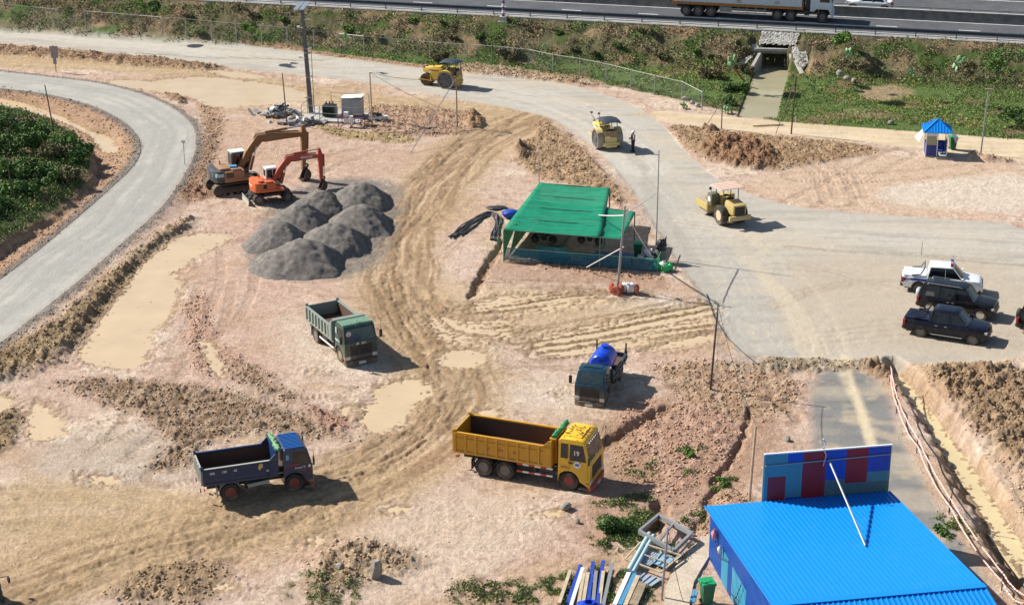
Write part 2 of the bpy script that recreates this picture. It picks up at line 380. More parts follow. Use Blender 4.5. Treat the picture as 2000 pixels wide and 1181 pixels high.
for q in ([(1165,1010),(1240,1000),(1290,985),(1260,1060),(1200,1090),(1150,1060)], [(1310,880),(1380,870),(1400,900),(1330,900)], [(1400,935),(1440,930),(1440,950),(1400,950)],
          [(1830,1010),(1880,1020),(1900,1060),(1850,1050)], [(1060,1110),(1200,1090),(1300,1181),(1050,1181)], [(560,1120),(700,1130),(720,1181),(560,1181)], [(900,1120),(1060,1140),(1060,1190),(880,1190)]):
    m_ = Z(q, -.5, .5)*sstep(-.1, .25, n_fine+.2); col = mixc(col, (.16,.15,.06), m_*.7)
# ---- turned earth ----
lumps([(-60,82),(0,88),(100,97),(300,113),(440,126),(445,140),(300,134),(100,114),(-60,104)], .30, BROWN, lift=.15, b=.5)
lumps([(390,418),(402,432),(340,480),(295,540),(245,600),(200,650),(150,700),(60,740),(-60,775),(-60,700),(60,650),(150,580),(240,500),(320,436)], .36, OLIVE, (.40,.30,.18), lift=.35, b=1.6)
lumps([(60,742),(250,730),(480,758),(600,802),(715,850),(690,872),(540,852),(420,860),(380,930),(250,930),(330,850),(180,790)], .24, (.27,.185,.115), (.44,.33,.235), b=1.2)
lumps([(-60,810),(40,785),(55,800),(50,860),(0,890),(-60,900)], .24, OLIVE, lift=.15)
lumps([(560,780),(640,790),(720,840),(640,850)], .24, (.34,.20,.15), lift=.05); lumps([(420,690),(500,700),(560,750),(640,790),(520,790),(420,740)], .18, (.30,.205,.13), (.46,.34,.25), b=1.2)
lumps([(350,580),(420,560),(420,650),(500,720),(400,745),(360,700)], .14, (.42,.27,.2), b=.8, camt=.6)
lumps([(1055,232),(1110,258),(1175,320),(1225,385),(1222,430),(1200,400),(1100,362),(1040,350),(985,310),(1035,262)], .24, (.36,.24,.14), (.50,.36,.22), lift=.12)
lumps([(995,285),(1035,280),(1040,310),(1000,318)], .3, DBROWN, lift=.3)
lumps([(1280,236),(1420,256),(1560,268),(1740,290),(1700,306),(1545,330),(1520,338),(1420,330),(1350,305)], .22, (.34,.22,.125), (.46,.33,.2), lift=.10)
lumps([(1350,285),(1440,262),(1530,300),(1525,335),(1400,330)], .40, (.26,.15,.09), lift=.25)
lumps([(1375,250),(1400,250),(1405,262),(1370,262)], .3, DBROWN, lift=.3, b=.5)
lumps([(1880,300),(2030,296),(2030,320),(1900,318)], .30, (.42,.29,.2), lift=.3, b=.6)
lumps([(900,122),(1000,132),(1100,148),(1180,160),(1200,175),(1120,168),(1000,153),(880,142)], .24, (.36,.25,.16), (.52,.40,.28), lift=.15, b=.5)
lumps([(-60,28),(200,55),(520,86),(700,112),(900,138),(880,146),(700,122),(520,94),(200,68),(-60,42)], .12, (.36,.24,.15), lift=.06, b=.4)
lumps([(700,205),(820,205),(950,222),(940,262),(820,272),(700,262)], .18, (.40,.26,.18), (.52,.37,.26), b=.8)
lumps([(600,238),(700,255),(830,270),(800,285),(640,270)], .22, (.40,.30,.16), (.48,.37,.2), b=.6)
lumps([(905,225),(945,228),(945,258),(915,255)], .45, (.32,.21,.12), lift=.3, b=.5)
lumps([(375,190),(450,215),(430,320),(400,395),(350,405),(330,390),(385,300),(392,250)], .18, (.40,.26,.17), (.52,.36,.25), b=1)
lumps([(300,178),(365,185),(372,200),(330,205)], .35, (.32,.21,.13), lift=.25, b=.5)
lumps([(340,360),(430,365),(470,385),(360,400)], .15, (.28,.16,.1), b=.7, camt=.7)
lumps([(600,1075),(700,1035),(840,1080),(850,1110),(760,1140),(640,1190),(560,1160)], .30, (.33,.24,.15), (.48,.36,.24), lift=.2, b=1.4)
lumps([(220,1120),(330,1090),(450,1085),(470,1130),(440,1190),(180,1190)], .24, (.30,.215,.13), lift=.1, b=1.2)
lumps([(880,1110),(1000,1130),(1080,1190),(860,1190)], .18, (.38,.27,.18), b=1.2)
lumps([(1235,700),(1480,700),(1560,730),(1585,790),(1470,840),(1330,800)], .16, (.37,.25,.165), (.54,.40,.28), b=1.0)
lumps([(1180,800),(1300,775),(1440,790),(1470,900),(1330,1000),(1200,950),(1175,880)], .15, (.44,.28,.2), (.55,.37,.28), lift=.1, b=1.5)
lumps([(1480,692),(1580,698),(1735,706),(1740,732),(1660,722),(1480,735)], .22, (.30,.23,.15), lift=.1, b=.4)
lumps([(1690,708),(1735,712),(1745,735),(1700,742)], .25, (.3,.2,.13), lift=.1, b=.4)
lumps([(1775,704),(2060,712),(2060,975),(1960,930),(1900,870),(1850,815),(1800,760)], .46, (.285,.195,.115), (.40,.28,.17), lift=.35, b=1.6)
lumps([(1940,900),(2060,960),(2060,1190),(1990,1060)], .2, (.50,.38,.26), (.6,.46,.34), b=1.2)
lumps([(985,500),(1290,538),(1300,552),(985,516)], .22, (.40,.26,.185), lift=.08, b=.3)
lumps([(1350,970),(1400,960),(1500,960),(1400,1060),(1340,1040)], .2, (.42,.28,.19), b=.8)
lumps([(940,520),(985,470),(975,500),(935,560),(915,580)], .16, (.34,.23,.15), b=.3)
for q in ([(505,395),(560,380),(600,400)], [(500,770),(560,760),(620,800)]): pass
# ---- roads ----
def road(pts, c, zz=None, a=-.05, b=.30, n1=.05):
    """compacted gravel surface"""
    global h, col
    s_ = sdf(chaikin(PL(pts, zz or 0), 2, True), X*.85+Wx*.15, Y*.85+Wy*.15); m = sstep(a, b, s_)
    cc = mixc(np.broadcast_to(np.array(c, np.float32), col.shape), tuple(q*.86 for q in c), sstep(-.2, .45, st_h))
    cc = mixc(cc, (.50,.42,.31), .45*sstep(.0, .5, fbm(X*.12, Y*.3, 3, 81)))
    col[:] = col*(1-m[..., None]) + cc*m[..., None]
    h[:] = h*(1-m) + m*((zz or .06) + .012*n_fine + .006*n_x); smo[:] = smo*(1-m)+.28*m; clod_m[:] = clod_m*(1-m); return s_, m
ROAD1 = [(-80,36),(0,43),(200,66),(520,92),(700,118),(900,143),(1000,153),(1100,162),(1180,182),(1250,210),(1300,246),(1340,295),(1400,352),(1500,393),(1600,411),(1800,425),(2060,440),(2060,716),(1740,712),(1600,704),(1480,700),(1440,690),(1405,645),(1380,592),(1340,540),(1292,470),(1252,400),(1200,330),(1135,272),(1078,235),(1050,226),(960,207),(850,187),(720,162),(500,140),(200,102),(0,87),(-80,80)]
road(ROAD1, (.43,.40,.345))
soil([(1520,480),(2060,512),(2060,716),(1740,712),(1560,700),(1480,640),(1500,560)], (.43,.365,.285), .8, a=-.5, b=2.5)
soil([(1570,610),(1700,660),(1735,712),(1560,712)], (.46,.40,.33), .5, a=-1, b=1)
track([(2060,520),(1800,500),(1620,490),(1540,484)], .7, .035, (.34,.28,.21), .8, 3, .1, 51)
track([(1500,600),(1620,560),(1760,548),(1900,565)], .9, .02, (.36,.30,.23), .7, 3, .08, 52)
track([(1560,520),(1700,560),(1760,575)], 1.2, .02, (.36,.31,.24), .6, 2.6, .08, 53)
track([(1600,660),(1800,640),(2050,680)], 2.5, .02, (.38,.32,.25), .6, 1.8, .06, 54)
track([(1620,720),(1600,640),(1500,520),(1450,460)], 2.2, .012, (.50,.43,.33), .8, 1.6, .05, 55)
track([(1480,700),(1440,600),(1340,460),(1230,300),(1180,240)], 2.8, .01, (.39,.37,.33), .7, 1.8, .04, 56)
track([(-40,62),(400,100),(800,150),(1040,190),(1180,240),(1260,330)], 3.5, .01, (.50,.47,.41), .7, 1.4, .03, 57)
track([(1300,430),(1500,450),(1800,465),(2060,480)], 3, .01, (.48,.44,.38), .7, 1.6, .03, 58)
soil([(1250,300),(1300,400),(1350,470),(1400,560),(1440,640),(1480,698),(1450,694),(1400,640),(1340,541),(1292,471),(1250,400)], (.34,.32,.28), .55, a=-.1, b=.3)
R3 = [(1255,212),(1380,222),(1520,236),(1750,252),(1900,264),(2060,276),(2060,330),(1900,303),(1780,287),(1560,267),(1420,256),(1290,241)]
road(R3, (.60,.485,.335), zz=.08, a=-.2, b=.5)
track([(1260,225),(1500,246),(1780,270),(2060,305)], 1.6, .02, (.50,.39,.25), .8, 2, .05, 61)
PATH = [(1572,742),(1640,716),(1735,742),(1765,860),(1832,980),(1900,1080),(1970,1190),(1700,1190),(1560,1000),(1585,880)]
s_, m_ = road(PATH, (.21,.208,.20), a=-.3, b=.6)
col = mixc(col, (.43,.36,.26), m_*.7*sstep(0, .4, n_mid+.3*n_fine))
track([(1640,700),(1665,780),(1690,860),(1710,930)], .75, .01, (.58,.49,.34), .95, .6, .05, 63)
R2O = [(-80,130),(0,139),(100,150),(190,160),(270,180),(330,205),(370,235),(383,265),(380,300),(355,350),(310,410),(240,470),(150,550),(60,620),(0,668),(-80,730)]
R2I = [(-80,604),(0,545),(60,500),(150,425),(230,355),(265,320),(278,290),(270,265),(240,235),(180,205),(90,182),(0,172),(-80,164)]
R2 = R2O + R2I; RZ = .40
s2 = sdf(chaikin(PL(R2, RZ), 2, True), X, Y, 6)
shoulder = sstep(-1.5, -.1, s2)
# trench left of road 2
TR = [(-80,190),(0,192),(70,200),(140,228),(185,255),(215,262),(240,290),(245,330),(215,345),(170,390),(100,445),(0,520),(-80,580),(-80,560),(0,500),(60,450),(130,395),(180,345),(185,315),(165,285),(150,262),(120,248),(60,226),(0,212),(-80,205)]
st = sdf(chaikin(PL(TR, -1.0), 1, True), Wx, Wy, 4)
lg = sdf(chaikin(PL(LEFTG, .6), 1, True), Wx, Wy, 4)
side = sdf(PL([(-200,150),(0,165),(90,180),(180,203),(240,233),(275,265),(280,290),(268,322),(230,357),(150,427),(60,502),(-200,700)], .4), X, Y, 4)
h = h*(1-sstep(-.5,1.5,side)) + sstep(-.5,1.5,side)*(-.22 + .35*clod + .15*clod2)
col = mixc(col, (.40,.255,.16), .8*sstep(-.3,.8,side)); col = mixc(col, (.53,.35,.235), .7*sstep(-.3,.8,side)*sstep(-.1,.3,n_fine))
h = h + sstep(-.3, .5, lg)*(1.35 + .1*n_mid)*sstep(-.5,1,side)
gm2 = sstep(.1, 1.0, lg); cc_ = mixc(np.broadcast_to(np.array(DGREEN, np.float32), col.shape), (.25,.19,.11), sstep(.1,.5,n_mid+.4*n_fine))
col = col*(1-gm2[..., None]) + cc_*gm2[..., None]
hr = RZ*.93 + .015*n_fine + .04*(clod2-.25)*sstep(.3,-.3,s2); sh = np.where(side > -1, sstep(-4.2, -.05, s2), sstep(-2.0, -.05, s2))
smo = np.where(s2 > 0, .28, smo); h = np.where(s2 > np.where(side > -1, -4.3, -2.2), h*(1-sh) + hr*sh + .05*clod2*(1-sstep(-.2,.2,s2))*sh, h)
col = mixc(col, (.21,.205,.195), sstep(-.85, -.35, s2+.35*n_fine)*.75)
m2 = sstep(-.1, .35, s2 + .12*n_fine)
c2_ = mixc(np.broadcast_to(np.array((.37,.36,.33), np.float32), col.shape), (.43,.415,.37), sstep(-.3, .4, n_mid))
Dr, Sr = pline(chaikin(PL([((a[0]+b[0])/2, (a[1]+b[1])/2) for a, b in zip(R2O, reversed(R2I+R2I[-1:]*3))], RZ), 1), margin=1)
col = col*(1-m2[..., None]) + c2_*m2[..., None]
track([(-60,150),(100,166),(230,190),(310,235),(330,275),(310,330),(240,410),(100,525),(-60,650)], 2.8, .01, (.33,.325,.30), .8, 1.5, .03, 66, z=RZ)
# right-hand ditch
DT = [(1722,722),(1765,732),(1800,775),(1840,830),(1880,880),(1915,930),(1970,1020),(2040,1110),(2040,1190),(1975,1180),(1930,1090),(1870,970),(1825,880),(1780,800),(1745,745)]
sd = sdf(chaikin(PL(DT, -.4), 1, True), Wx, Wy, 4); dm = sstep(-.3, 1.0, sd)
h = h*(1-dm) + dm*(-.95+.12*clod+.06*clod2); col = mixc(col, (.26,.18,.115), dm*.9)
# small gullies
for q, wd, dp in (([(985,470),(950,520),(925,575),(915,610)], .28, .35), ([(1465,800),(1450,860),(1420,910),(1400,935)], .16, .26), ([(1400,935),(1380,1010),(1340,1050)], .2, .2),
                  ([(1170,872),(1200,850),(1260,822),(1305,800)], .38, .36), ([(1200,850),(1180,900),(1240,930)], 1.3, .2), ([(1285,985),(1300,1010),(1265,1040)], .32, .4),
                  ([(1370,740),(1500,770),(1560,820)], .3, .15), ([(1600,1000),(1500,960)], .3, .1)):
    D, Sg = pline(chaikin(PL(q), 2), margin=wd*3+1); h = h - dp*sstep(wd*1.6, wd*.4, np.abs(D+.25*n_fine))
    col = mixc(col, (.33,.22,.14), .5*sstep(wd*1.6, wd*.6, np.abs(D+.2*n_fine)))
# ---- embankment, culvert channel ----
emb = sstep(-6.3, -.25, V + .25*n_mid)*.5 + np.clip((V+6.0)/5.7, 0, 1)*.5
onemb = (V > -7)
h = np.where(onemb, h*(1-np.clip(emb,0,1)) + 3.12*emb + np.where(V < -.4, sstep(-6.5,-4,V)*(.25*n_mid+.35*(clod-.2)), 0), h)
h = np.where(V > -.2, 3.08, h)
slopec = mixc(np.broadcast_to(np.array((.16,.145,.08), np.float32), col.shape), (.31,.225,.135), sstep(.0,.4, fbm(X*.16,Y*.3,4,88)+.3*n_fine))
slopec = mixc(slopec, (.085,.13,.035), sstep(.05,.35, fbm(X*.3+7,Y*.5,4,89)))
es = sstep(-6.2, -4.8, V+.5*n_mid)*(V < 3)
col = col*(1-es[..., None]) + slopec*es[..., None]
backs = sstep(24, 25, V); h = h + backs*.6*fbm(X*.05, Y*.05, 3, 99)
col = mixc(col, (.34,.24,.16), backs*(V < 90)); col = mixc(col, (.12,.13,.05), sstep(28, 45, V+3*n_big))
CH_Z = -.12
_c = P(1512, 134, CH_Z); _cu, VC = hw_uv(_c.x, _c.y); print('VC', VC, 'slope', float(np.clip((VC+6)/5.7,0,1)*3.12))
CH = [(1483,118),(1541,118),(1537,140),(1524,185),(1513,232),(1446,230),(1466,175),(1478,140)]
sc_ = sdf(PL(CH, CH_Z), X, Y, 3); chm_ = sstep(-.35, .05, sc_)*(V < VC)
zc_ = np.where(V > VC, 1.68+(V-VC)*(1.42/(-.4-VC)), np.maximum(.0, 1.68+(V-VC)*.64)); zm_ = sstep(.5, 0, np.abs(U-_cu)-np.where(V > VC, 2.1, 3.2))*(V < -.3)*(V > VC-3.2); h = h*(1-zm_)+np.minimum(h, zc_-.05)*zm_; _tn = ((np.abs(U-_cu) < 1.12) & (V > VC-.3) & (V < VC+1.6)).astype(np.float32); chm_ = np.maximum(chm_, _tn); h = h*(1-chm_) + chm_*(CH_Z-.25); col = mixc(col, (.26,.22,.14), chm_*.8)
RR = [(1482,62),(1552,62),(1556,105),(1575,140),(1545,150),(1470,150),(1455,142),(1470,105)]
# ---- puddles: (level, polygon) ----
PUD = [(-.27, [(-40,190),(0,192),(60,205),(130,232),(180,260),(215,265),(232,295),(225,306),(200,300),(185,270),(150,250),(100,230),(60,222),(0,215),(-40,210)]),
 (-.02, [(205,156),(300,160),(345,150),(440,150),(600,176),(610,192),(520,206),(420,214),(372,190),(300,180),(235,170)]),
 (-.02, [(400,138),(470,140),(530,152),(500,156),(430,148)]),
 (-.03, [(372,455),(440,455),(455,470),(400,490),(345,530),(352,570),(330,625),(290,640),(282,720),(220,718),(145,705),(170,655),(215,600),(260,540),(318,480)]),
 (-.03, [(60,782),(92,790),(128,832),(110,856),(60,862),(52,830)]), (-.03, [(-40,772),(35,772),(28,800),(-40,808)]),
 (-.04, [(738,748),(832,738),(848,762),(802,800),(792,832),(722,848),(702,822),(690,796),(735,785)]),
 (-.80, [(1728,722),(1766,738),(1796,778),(1836,830),(1876,880),(1908,930),(1964,1020),(2030,1110),(2030,1160),(1965,1075),(1895,965),(1853,905),(1822,855),(1790,805),(1758,760)]),
 (.0, [(745,990),(770,983),(800,990),(788,1005),(750,1003)]), (.0, [(1048,1000),(1092,995),(1097,1008),(1060,1012)]),
 (-.01, [(385,655),(420,680),(445,735),(425,740),(400,700)]), (-.005, [(850,690),(895,682),(935,686),(950,704),(915,720),(866,718)]),
 
 (-.01, [(1240,665),(1400,648),(1400,668),(1300,684),(1245,690)]), (-.011, [(1020,665),(1180,636),(1300,606),(1400,585),(1400,640),(1300,660),(1200,690),(1060,700)]), (-.012, [(832,606),(900,630),(1000,616),(1010,655),(930,676),(850,672)]), (-.012, [(1240,585),(1000,570),(920,590),(930,620),(1100,605)]),
 (.0, [(600,722),(628,722),(632,732),(604,734)]), (.0, [(660,796),(690,796),(680,815),(662,812)]),
 (.0, [(150,925),(225,930),(235,945),(160,940)]), (.0, [(415,1140),(440,1130),(470,1150),(430,1158)]), (.0, [(1080,765),(1105,765),(1100,775),(1082,775)]),
 (.0, [(940,800),(985,805),(960,812),(935,808)]), (.0, [(600,1055),(630,1050),(640,1062),(610,1068)])]
for lv, q in PUD:
    s_ = sdf(chaikin(PL(q, lv), 2, True), X, Y, 2.5)
    if (s_ > -2.4).sum() == 0: continue
    dn = s_ + .55*n_fine + .22*n_x + .45*n_mid - .45*sstep(.3,.45,b_a)
    if lv < -.2: dn = s_ + .3*n_fine + .12*n_x + .1*n_mid
    if lv < -.0105 and lv > -.0125: ss_ = sum(a*b for a, b in (TW1, TW2, TW3, TW4)); dn = np.minimum(s_, .35)-.15 + .85*ss_*(-1) + .25*n_fine - .12
    near = sstep(-1.1, -.35, s_)
    tgt = lv - np.clip(dn, -.5, .6)*.14 + .10*(n_x+.7*n_fine)+.06*(b_s-.25)
    if lv < -.2: near = sstep(-.5, -.1, s_)
    h = h*(1-near) + tgt*near
    col = mixc(col, (.40,.29,.19), .7*sstep(-.5, -.1, dn)*sstep(-1.1,-.35,s_)*(1-sstep(0,.5,dn)))
    col = mixc(col, (.50,.37,.23), sstep(0,.3,dn)*near)
# culvert channel keeps clear; flat pads for slabs and sheds get set by the builders below
def flat(pts, zz, a=-.1, b=.3):
    global h; m = Z(pts, a, b, warp=False, z=zz, sm=0); h = h*(1-m) + zz*m
flat([(1375,985),(1735,955),(1990,1200),(1400,1200)], .05)
flat([(985,470),(1290,480),(1290,530),(985,515)], .04, a=-.4, b=.2)
# flat-ish ground outside the photographed area
far_ = (Y > 222) | (Y < 57) | (np.abs(X) > Wd[:, None]*1.0)
h = np.where(far_, np.where(V > -.2, 3.0, .03), h)
col = mixc(col, (.16,.15,.07), (far_ & (V > 28)).astype(np.float32))
rlog = math.log(1+DR)
def H_at(x, y):
    i = 3 + int(round(math.log(max(58, min(y, 221))/58)/rlog)); i = min(i, len(rows)-1)
    u = x/Wd[i]; j = 6 + int(round((max(-1, min(1, u))+1)/2*(NC-1))); return float(h[i, j])
def G(px, py, dz=0.0, z0=0.0):
    """ground point seen at pixel, on the terrain"""
    p = P(px, py, z0)
    for _ in range(3): p = P(px, py, H_at(p.x, p.y))
    p.z += dz; return p
nr, ncc = X.shape; idx = np.arange(nr*ncc).reshape(nr, ncc)
F = np.stack([idx[:-1, :-1], idx[:-1, 1:], idx[1:, 1:], idx[1:, :-1]], -1).reshape(-1, 4)
def ground_mat():
    m, t, b = nodes('earth'); co = t.nodes.new('ShaderNodeTexCoord').outputs['Object']
    vc = t.nodes.new('ShaderNodeVertexColor'); vc.layer_name = 'Col'
    n1 = tex_noise(t, 5, 6, .7, co); n2 = tex_noise(t, 1.3, 5, .65, co); n3 = tex_noise(t, 22, 3, .6, co)
    r1 = ramp(t, n1.outputs[0], .3, .72, (.72,.68,.64,1), (1.18,1.19,1.20,1)).outputs[0]
    r2 = ramp(t, n2.outputs[0], .32, .7, (.86,.83,.80,1), (1.12,1.13,1.14,1)).outputs[0]
    r3 = ramp(t, n3.outputs[0], .35, .7, (.82,.82,.82,1), (1.15,1.15,1.15,1)).outputs[0]
    al = t.nodes.new('ShaderNodeMath'); al.operation = 'MULTIPLY'; al.inputs[1].default_value = 2.0; al.use_clamp = True; t.links.new(vc.outputs['Alpha'], al.inputs[0])
    c = mixn(t, al.outputs[0], vc.outputs[0], r1, 'MULTIPLY'); c = mixn(t, al.outputs[0], c, r2, 'MULTIPLY'); c = mixn(t, al.outputs[0], c, r3, 'MULTIPLY')
    t.links.new(c, b.inputs['Base Color']); b.inputs['Roughness'].default_value = .95; b.inputs['Specular IOR Level'].default_value = .15
    ad = t.nodes.new('ShaderNodeMath'); ad.operation = 'ADD'; t.links.new(n1.outputs[0], ad.inputs[0]); t.links.new(n3.outputs[0], ad.inputs[1])
    ad2 = t.nodes.new('ShaderNodeMath'); ad2.operation = 'MULTIPLY'; t.links.new(ad.outputs[0], ad2.inputs[0]); t.links.new(al.outputs[0], ad2.inputs[1]); bump(t, b, ad2.outputs[0], .13, .8); return m
M['earth'] = ground_mat()
g = fast_mesh('ground', np.stack([X, Y, h], -1).reshape(-1, 3), F, M['earth'], smooth=True, col=np.concatenate([np.clip(col, .01, 1), smo[..., None]*.5], -1).reshape(-1, 4))
tag(g, kind='structure')
def water_mat(name, c, rough=.12):
    m, t, b = nodes(name); co = t.nodes.new('ShaderNodeTexCoord').outputs['Object']
    n = tex_noise(t, .5, 3, .5, co); t.links.new(ramp(t, n.outputs[0], .3, .7, tuple(q*.93 for q in c)+(1,), tuple(q*1.05 for q in c)+(1,)).outputs[0], b.inputs['Base Color'])
    b.inputs['Roughness'].default_value = rough; b.inputs['IOR'].default_value = 1.33
    n2 = tex_noise(t, 6, 2, .5, co); bump(t, b, n2.outputs[0], .004, .25); return m
M['mud_water'] = water_mat('mud_water', (.54,.41,.26), .16); M['ditch_water'] = water_mat('ditch_water', (.56,.465,.27)); M['canal_water'] = water_mat('canal_water', (.35,.32,.21), .08)
def sheet(name, poly, z, mat):
    mb = MB(); mb.add([(a, b, z) for a, b in poly], [tuple(range(len(poly)))]); o = mb.build(name, mat); tag(o, kind='structure'); return o
def grow(poly, d):
    n = len(poly); ar = sum(poly[i][0]*poly[(i+1) % n][1]-poly[(i+1) % n][0]*poly[i][1] for i in range(n)); sg = 1 if ar > 0 else -1; out = []
    for i in range(n):
        e = poly[(i+1) % n]-poly[i-1]; L = math.hypot(*e)+1e-9; out.append((poly[i][0]+e[1]/L*d*sg, poly[i][1]-e[0]/L*d*sg))
    return np.array(out)
for k_, (lv, q) in enumerate(PUD):
    sheet('puddle', grow(chaikin(PL(q, lv), 1, True), .38 if lv < -.2 else .75), lv-.0004*k_, M['ditch_water' if lv == -.80 else 'mud_water'])
sheet('channel_water', grow(PL(CH, CH_Z), .25), CH_Z, M['canal_water'])
# ================= VEHICLES =================
M['rubber'] = paint('rubber', (.035,.033,.032), .85, dirt=.55, dscale=3, low=.5, dust=(.30,.225,.15))
M['dark_steel'] = paint('dark_steel', (.03,.03,.032), .6, dirt=.3, low=.6)
M['black_glass'] = paint('black_glass', (.012,.014,.018), .08, dirt=.06, spec=.6)
M['windshield'] = paint('windshield', (.03,.05,.055), .07, dirt=.12, spec=.7)
M['chrome'] = paint('chrome', (.6,.6,.6), .25, metal=.9, dirt=.2)
M['lamp_glass'] = paint('lamp_glass', (.62,.60,.56), .15, dirt=.2)
M['red_lamp'] = paint('red_lamp', (.38,.02,.02), .25, dirt=.15)
M['orange_lamp'] = paint('orange_lamp', (.65,.2,.02), .25, dirt=.15)
M['plate_white'] = paint('plate_white', (.72,.71,.68), .5, dirt=.1)
M['ink'] = paint('ink', (.02,.02,.03), .6, dirt=.0)
M['yellow'] = paint('truck_yellow', (.60,.30,.02), .42, dirt=.32, low=1.7, dust=(.36,.22,.11))
M['cab_yellow'] = paint('cab_yellow', (.78,.46,.02), .35, dirt=.2, low=1.5, dust=(.45,.27,.12), coat=.2)
M['rust'] = paint('rust', (.10,.055,.035), .85, dirt=.35, dust=(.17,.10,.06), bmp=.01)
M['navy'] = paint('truck_navy', (.006,.030,.10), .4, dirt=.08, low=1.4)
M['cab_navy'] = paint('cab_navy', (.008,.032,.095), .33, dirt=.2, low=1.2, coat=.3)
M['worn_grey'] = paint('worn_grey', (.36,.38,.34), .7, dirt=.4)
M['bed_green'] = paint('bed_green', (.21,.26,.235), .6, dirt=.45, low=1.5)
M['cab_green'] = paint('cab_green', (.025,.065,.05), .35, dirt=.3, low=1.2, coat=.2)
M['roof_green'] = paint('roof_green', (.20,.36,.25), .5, dirt=.4)
M['pale_blue'] = paint('pale_blue', (.36,.52,.56), .5, dirt=.35)
M['cab_teal'] = paint('cab_teal', (.007,.035,.062), .3, dirt=.2, low=1.0, coat=.3)
M['red_paint'] = paint('red_paint', (.50,.035,.02), .5, dirt=.3, low=.9)
M['white_paint'] = paint('white_paint', (.74,.74,.71), .45, dirt=.25)
M['hub_red'] = paint('hub_red', (.26,.06,.04), .7, dirt=.5)
M['hub_grey'] = paint('hub_grey', (.17,.155,.14), .7, dirt=.5)
M['green_net_cloth'] = paint('green_net_cloth', (.015,.24,.09), .8, dirt=.15)
M['sand'] = paint('sand_load', (.52,.43,.28), .95, dirt=.3, bmp=.03)
M['blue_plastic'] = paint('blue_plastic', (.004,.055,.52), .28, dirt=.1, spec=.5)
M['cloth_white'] = paint('cloth_white', (.68,.62,.62), .9, dirt=.2)
def txt(s, size, mat, parent, loc, side='R', bold=.0, name='lettering', sx=1.0, tilt=0):
    cu = bpy.data.curves.new('t', 'FONT'); cu.body = s; cu.size = size; cu.align_x = 'CENTER'; cu.align_y = 'CENTER'; cu.extrude = .002; cu.offset = bold; cu.resolution_u = 2
    to = bpy.data.objects.new('t', cu); C.objects.link(to); dg = bpy.context.evaluated_depsgraph_get()
    me = bpy.data.meshes.new_from_object(to.evaluated_get(dg)); bpy.data.objects.remove(to); me.materials.clear(); me.materials.append(mat)
    o = bpy.data.objects.new(name, me); C.objects.link(o); o.parent = parent; o.location = loc; o.scale = (sx, 1, 1)
    o.rotation_euler = {'R': (R(90), tilt, 0), 'L': (R(90), tilt, R(180)), 'F': (R(90), 0, R(90)), 'B': (R(90), 0, R(-90)), 'T': (0, 0, 0)}[side]; return o
def place(o, pa, pb, la, lb, dz=0.0):
    ang = math.atan2(pb.y-pa.y, pb.x-pa.x)-math.atan2(lb[1]-la[1], lb[0]-la[0]); c, s = math.cos(ang), math.sin(ang)
    ma = (pa+pb)/2; ml = ((la[0]+lb[0])/2, (la[1]+lb[1])/2)
    o.location = (ma.x-(c*ml[0]-s*ml[1]), ma.y-(s*ml[0]+c*ml[1]), 0); o.rotation_euler.z = ang
    hs = [H_at(o.location.x+c*x-s*y, o.location.y+s*x+c*y) for x in (la[0], lb[0]) for y in (-.9, 0, .9)]
    o.location.z = float(np.mean(hs)) + dz
def wheel(parent, x, y, r, w_, hubm, dual=False, lug=0, name='wheel', hubr=.55):
    s = 1 if y > 0 else -1; a, b = y-s*w_, y
    mb = MB(); e = w_*.22
    mb.lathe([(r*hubr, a), (r*.93, a), (r, a+s*e), (r, b-s*e), (r*.93, b), (r*hubr, b-s*.01), (r*hubr*.95, b-s*.06)], (x, 0, r), 'y', 28)
    if dual: mb.lathe([(r*hubr, a-s*.04-s*w_), (r*.93, a-s*.04-s*w_), (r, a-s*.04-s*w_*.8), (r, a-s*.04-s*w_*.2), (r*.93, a-s*.04), (r*hubr, a-s*.04)], (x, 0, r), 'y', 28)
    if lug:
        for i in range(lug):
            t = 2*math.pi*i/lug; c, s_ = math.cos(t), math.sin(t)
            mb.bar((x+c*(r+.01), a+s*w_*.08, r+s_*(r+.01)), (x+c*(r+.01), b-s*w_*.08, r+s_*(r+.01)), .05, .035)
    tw = mb.build(name, M['rubber'], parent, smooth=True)
    hb_ = MB(); q = r*hubr; yy = b-s*(.045 if not dual else .075); hb_.lathe([(q*.76, yy), (q*.76, yy+s*.006), (q*.54, yy+s*.006), (q*.54, yy), (q*.76, yy)], (x, 0, r), 'y', 20)
    d = MB(); dep = .10 if not dual else .16
    d.lathe([(q, b-s*.02), (q*.86, b-s*.03), (q*.78, b-s*dep), (q*.42, b-s*dep), (q*.38, b-s*dep*.45), (q*.22, b-s*dep*.35), (.001, b-s*dep*.3)], (x, 0, r), 'y', 20)
    for i in range(8):
        t = 2*math.pi*i/8; d.cyl((x+math.cos(t)*q*.55, b-s*dep, r+math.sin(t)*q*.55), (x+math.cos(t)*q*.55, b-s*(dep-.035), r+math.sin(t)*q*.55), .018, n=6)
    d.lathe([(q*.86, b-s*(.052 if not dual else .085)), (q*.42, b-s*(.05 if not dual else .08))], (x, 0, r), 'y', 20)
    rm_ = d.build('rim', hubm, tw, smooth=True); hb_.build('rim_recess_shade', M['ink'], rm_); return tw  # black ring paints the shade of the rim's recess
